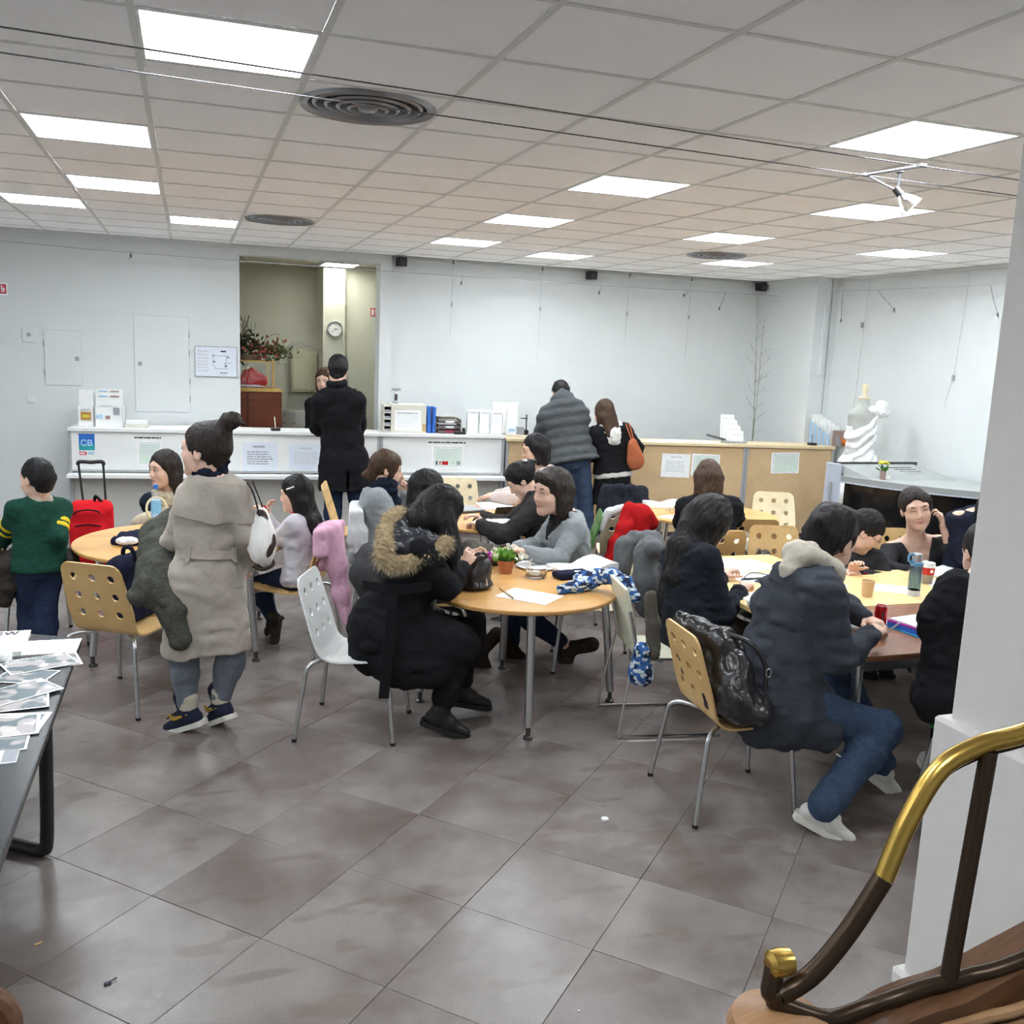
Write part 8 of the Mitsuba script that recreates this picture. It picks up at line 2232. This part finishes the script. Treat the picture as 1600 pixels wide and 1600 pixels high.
photo((-.60, 4.12), .42, 'photograph lying topmost near the printed sheet on the black table', BZ + .006, .26, .17, n=0, bar=True)
photo((-.585, 4.14), .25, 'photograph under the topmost one near the printed sheet', BZ + .0015, .27, .17, n=1)
photo((-.63, 3.98), -.35, 'photograph half covered in the middle of the black table', BZ + .0025, .20, .16, n=2)
photo((-.62, 3.78), .62, 'turned photograph with a dark portrait in the middle of the black table', BZ + .0105, .25, .17, n=1)
photo((-.63, 3.68), .12, 'photograph under the turned portrait on the black table', BZ + .0065, .24, .17, n=0)
photo((-.62, 3.45), .10, 'largest portrait photograph nearest the table edge', BZ + .0055, .22, .19, .012, n=2)
photo((-.60, 3.48), -.12, 'white bordered print under the largest portrait', BZ + .0015, .21, .2, .02, n=0)
photo((-.63, 3.30), .05, 'photograph below the largest portrait on the black table', BZ + .0015, .21, .12, n=1)
k = thing('print_card', 'white card with a grey end nearest the camera on the black table', 'card')
part(k, 'card', at(box(-.10, .10, -.055, .055, BZ, BZ + .003), (-.64, 3.20, 0), .04), 'paper', False)
part(k, 'grey_end', at(box(.055, .098, -.05, .05, BZ + .003, BZ + .004), (-.64, 3.20, 0), .04), 'ink', False)
k = thing('printed_sheet', 'white printed sheet at the far right corner of the black table', 'paper')
part(k, 'sheet', at(box(-.17, .17, -.10, .10, BZ, BZ + .0015), (-.645, 4.36, 0), -.02), 'paper', False)
part(k, 'print', at(rot(strips(.14, .26, 9, 4, x=-.07, z=-.13), -math.pi / 2, [1, 0, 0]).apply_transform(trimesh.transformations.rotation_matrix(math.pi / 2, [0, 0, 1])).apply_translation((0, 0, BZ + .0015)), (-.64, 4.36, 0), -.02), 'ink_light', False)
k = thing('magazine', 'thick white magazine with dark letters cut by the left frame edge', 'magazine')
part(k, 'block', at(box(-.17, .11, -.16, .15, BZ, BZ + .02), (-.80, 4.41, 0), .02), 'paper', False)
part(k, 'cover', at(box(-.172, .112, -.162, .152, BZ + .02, BZ + .0215), (-.80, 4.41, 0), .02), 'paper', False)
part(k, 'lettering', at(at(meshkit.text_mesh('EW', .045, .0012, True), (-.03, .09, BZ + .0216), 0), (-.80, 4.41, 0), .02), 'ink_dark', False)
softthing('plastic_wrap', 'crumpled clear wrapper before the magazine at the left edge', 'wrapper', blob([ell((-.745, 4.19, .775), (.04, .035, .03))], .02, .006, .014, 40, 3), 'paper', [(-.745, 4.19, .775)], .09, .006)

# ---- the stair rail at the lower right
RD = lambda t: V(.87 + t, 1.21 - .18 * t, 0)
k = thing('stair_rail', 'curved brass topped stair handrail with a scroll end at the lower right', 'handrail')
rail = smooth_path([(1.75, 1.08, 1.535), (1.45, 1.14, 1.515), (1.32, 1.16, 1.487), (1.258, 1.172, 1.470), (1.192, 1.183, 1.430), (1.140, 1.185, 1.343), (1.099, 1.182, 1.245)], 6)
rail2 = smooth_path([(1.099, 1.182, 1.245), (1.046, 1.186, 1.158), (.993, 1.190, 1.092), (.958, 1.196, 1.062), (.925, 1.20, 1.048)], 6)
flat = [(-.019, -.006), (.019, -.006), (.022, .0), (.017, .011), (.008, .015), (-.008, .015), (-.017, .011), (-.022, .0)]
part(k, 'brass_grip', sweep(rail, flat, up=(0, 1, 0)) if False else tube(rail, .017, 14), 'brass')
part(k, 'bare_grip', tube(rail2, .0172, 14), 'bronze_dark')
part(k, 'under_strap', tube(rail - V(0, -.004, .017), .010, 8), 'bronze_dark')
part(k, 'scroll_stem', tube(smooth_path([(.925, 1.20, 1.048), (.912, 1.205, 1.05), (.917, 1.21, 1.075), (.921, 1.213, 1.09)], 5), .017, 12), 'bronze_dark')
sc = rot(lathe([(0, -.022), (.012, -.024), (.022, -.018), (.024, 0), (.022, .018), (.012, .024), (0, .022)], 22), math.pi / 2, [0, 1, 0]).apply_translation((.930, 1.212, 1.098))
part(k, 'scroll', sc, 'bronze_dark' if False else 'brass')
low = smooth_path([(.912, 1.205, 1.04), (.95, 1.19, 1.022), (1.01, 1.172, 1.006), (1.07, 1.16, 1.022), (1.116, 1.141, 1.046), (1.17, 1.13, 1.064), (1.24, 1.115, 1.08), (1.323, 1.083, 1.118), (1.6, 1.03, 1.24)], 6)
part(k, 'lower_bar', tube(low, .0145, 12), 'bronze_dark')
part(k, 'baluster', tube([(1.205, 1.122, 1.07), (1.275, 1.165, 1.462)], .0145, 14), 'bronze_dark')
k = thing('stair_stringer', 'carved wooden stair stringer under the handrail at the lower right', 'stair')
lp = low[:, [0, 2]] - V(0, .016)
poly = Polygon([(.885, 1.012)] + [tuple(p) for p in lp[2:]] + [(1.62, 0.), (.90, 0.), (.90, .9)])
part(k, 'board', frame_to(extrude(poly.buffer(-.004), .10, -.05), V(0, 1.21, 0), V(.985, -.175, 0), V(0, 0, 1), V(-.175, -.985, 0)).apply_translation((.2, -.02, 0)) if False else frame_to(extrude(poly, .09, -.045), V(.015, 1.285, 0), V(.97, -.13, 0), V(0, 0, 1), V(.13, .97, 0)), 'dark_carved', 30)
for o, r in ((.03, .010), (.058, .007), (.09, .012)):
    part(k, 'moulding', tube(np.c_[low[3:, 0] - .0, low[3:, 1] - .045, low[3:, 2] - .014 - o], r, 8), 'newel_wood')
part(k, 'newel_cap', lathe([(0, .94), (.075, .94), (.085, .955), (.078, .975), (.088, .99), (.080, 1.008), (.05, 1.02), (0, 1.025)], 36, (.925, 1.19, 0)), 'newel_wood')
part(k, 'newel_post', lathe([(0, 0), (.085, 0), (.085, .1), (.068, .14), (.068, .88), (.075, .94), (0, .94)], 32, (.925, 1.19, 0)), 'newel_wood')

# ---- the upholstered chair at the lower left corner
k = thing('upholstered_chair', 'pale pink upholstered chair back with a rope trimmed dark wood frame at the bottom left', 'chair')
f = smin([bx((-.13, 1.44, .80), (.17, .06, .19), .05), ell((-.16, 1.44, .985), (.09, .05, .035))], .03)
part(k, 'cushion', net(wrinkle(ridged(f, .006, 14, 2), .003, 40), (-.4, 1.34, .6), (.2, 1.54, 1.07), .008), 'cushion_pink', True)
fr_ = smooth_path([(-.36, 1.50, .0), (-.37, 1.50, .6), (-.375, 1.505, .95), (-.345, 1.51, 1.045), (-.315, 1.515, 1.06), (-.292, 1.515, 1.035), (-.285, 1.51, .98), (-.285, 1.51, .7)], 6)
part(k, 'frame', tube(fr_, .020, 10), 'dark_carved')
part(k, 'frame', tube([(.07, 1.5, 0), (.07, 1.5, .85)], .02, 10), 'dark_carved')
ro = smooth_path([(-.36, 1.465, 1.03), (-.32, 1.462, 1.032), (-.285, 1.46, 1.022), (-.262, 1.46, .995), (-.25, 1.46, .95)], 10)
t = np.linspace(0, 1, len(ro)) * 60
for o in (0, math.pi): part(k, 'rope_trim', tube(ro + np.c_[np.cos(t + o), np.sin(t + o), np.sin(t + o)] * .004, .0058, 7), 'rope')
part(k, 'seat', box(-.34, .06, 1.0, 1.44, .36, .46, .03), 'cushion_pink', False)
for x in (-.32, .04): part(k, 'leg', tube([(x, 1.02, 0), (x, 1.02, .37)], .018, 8), 'dark_carved')
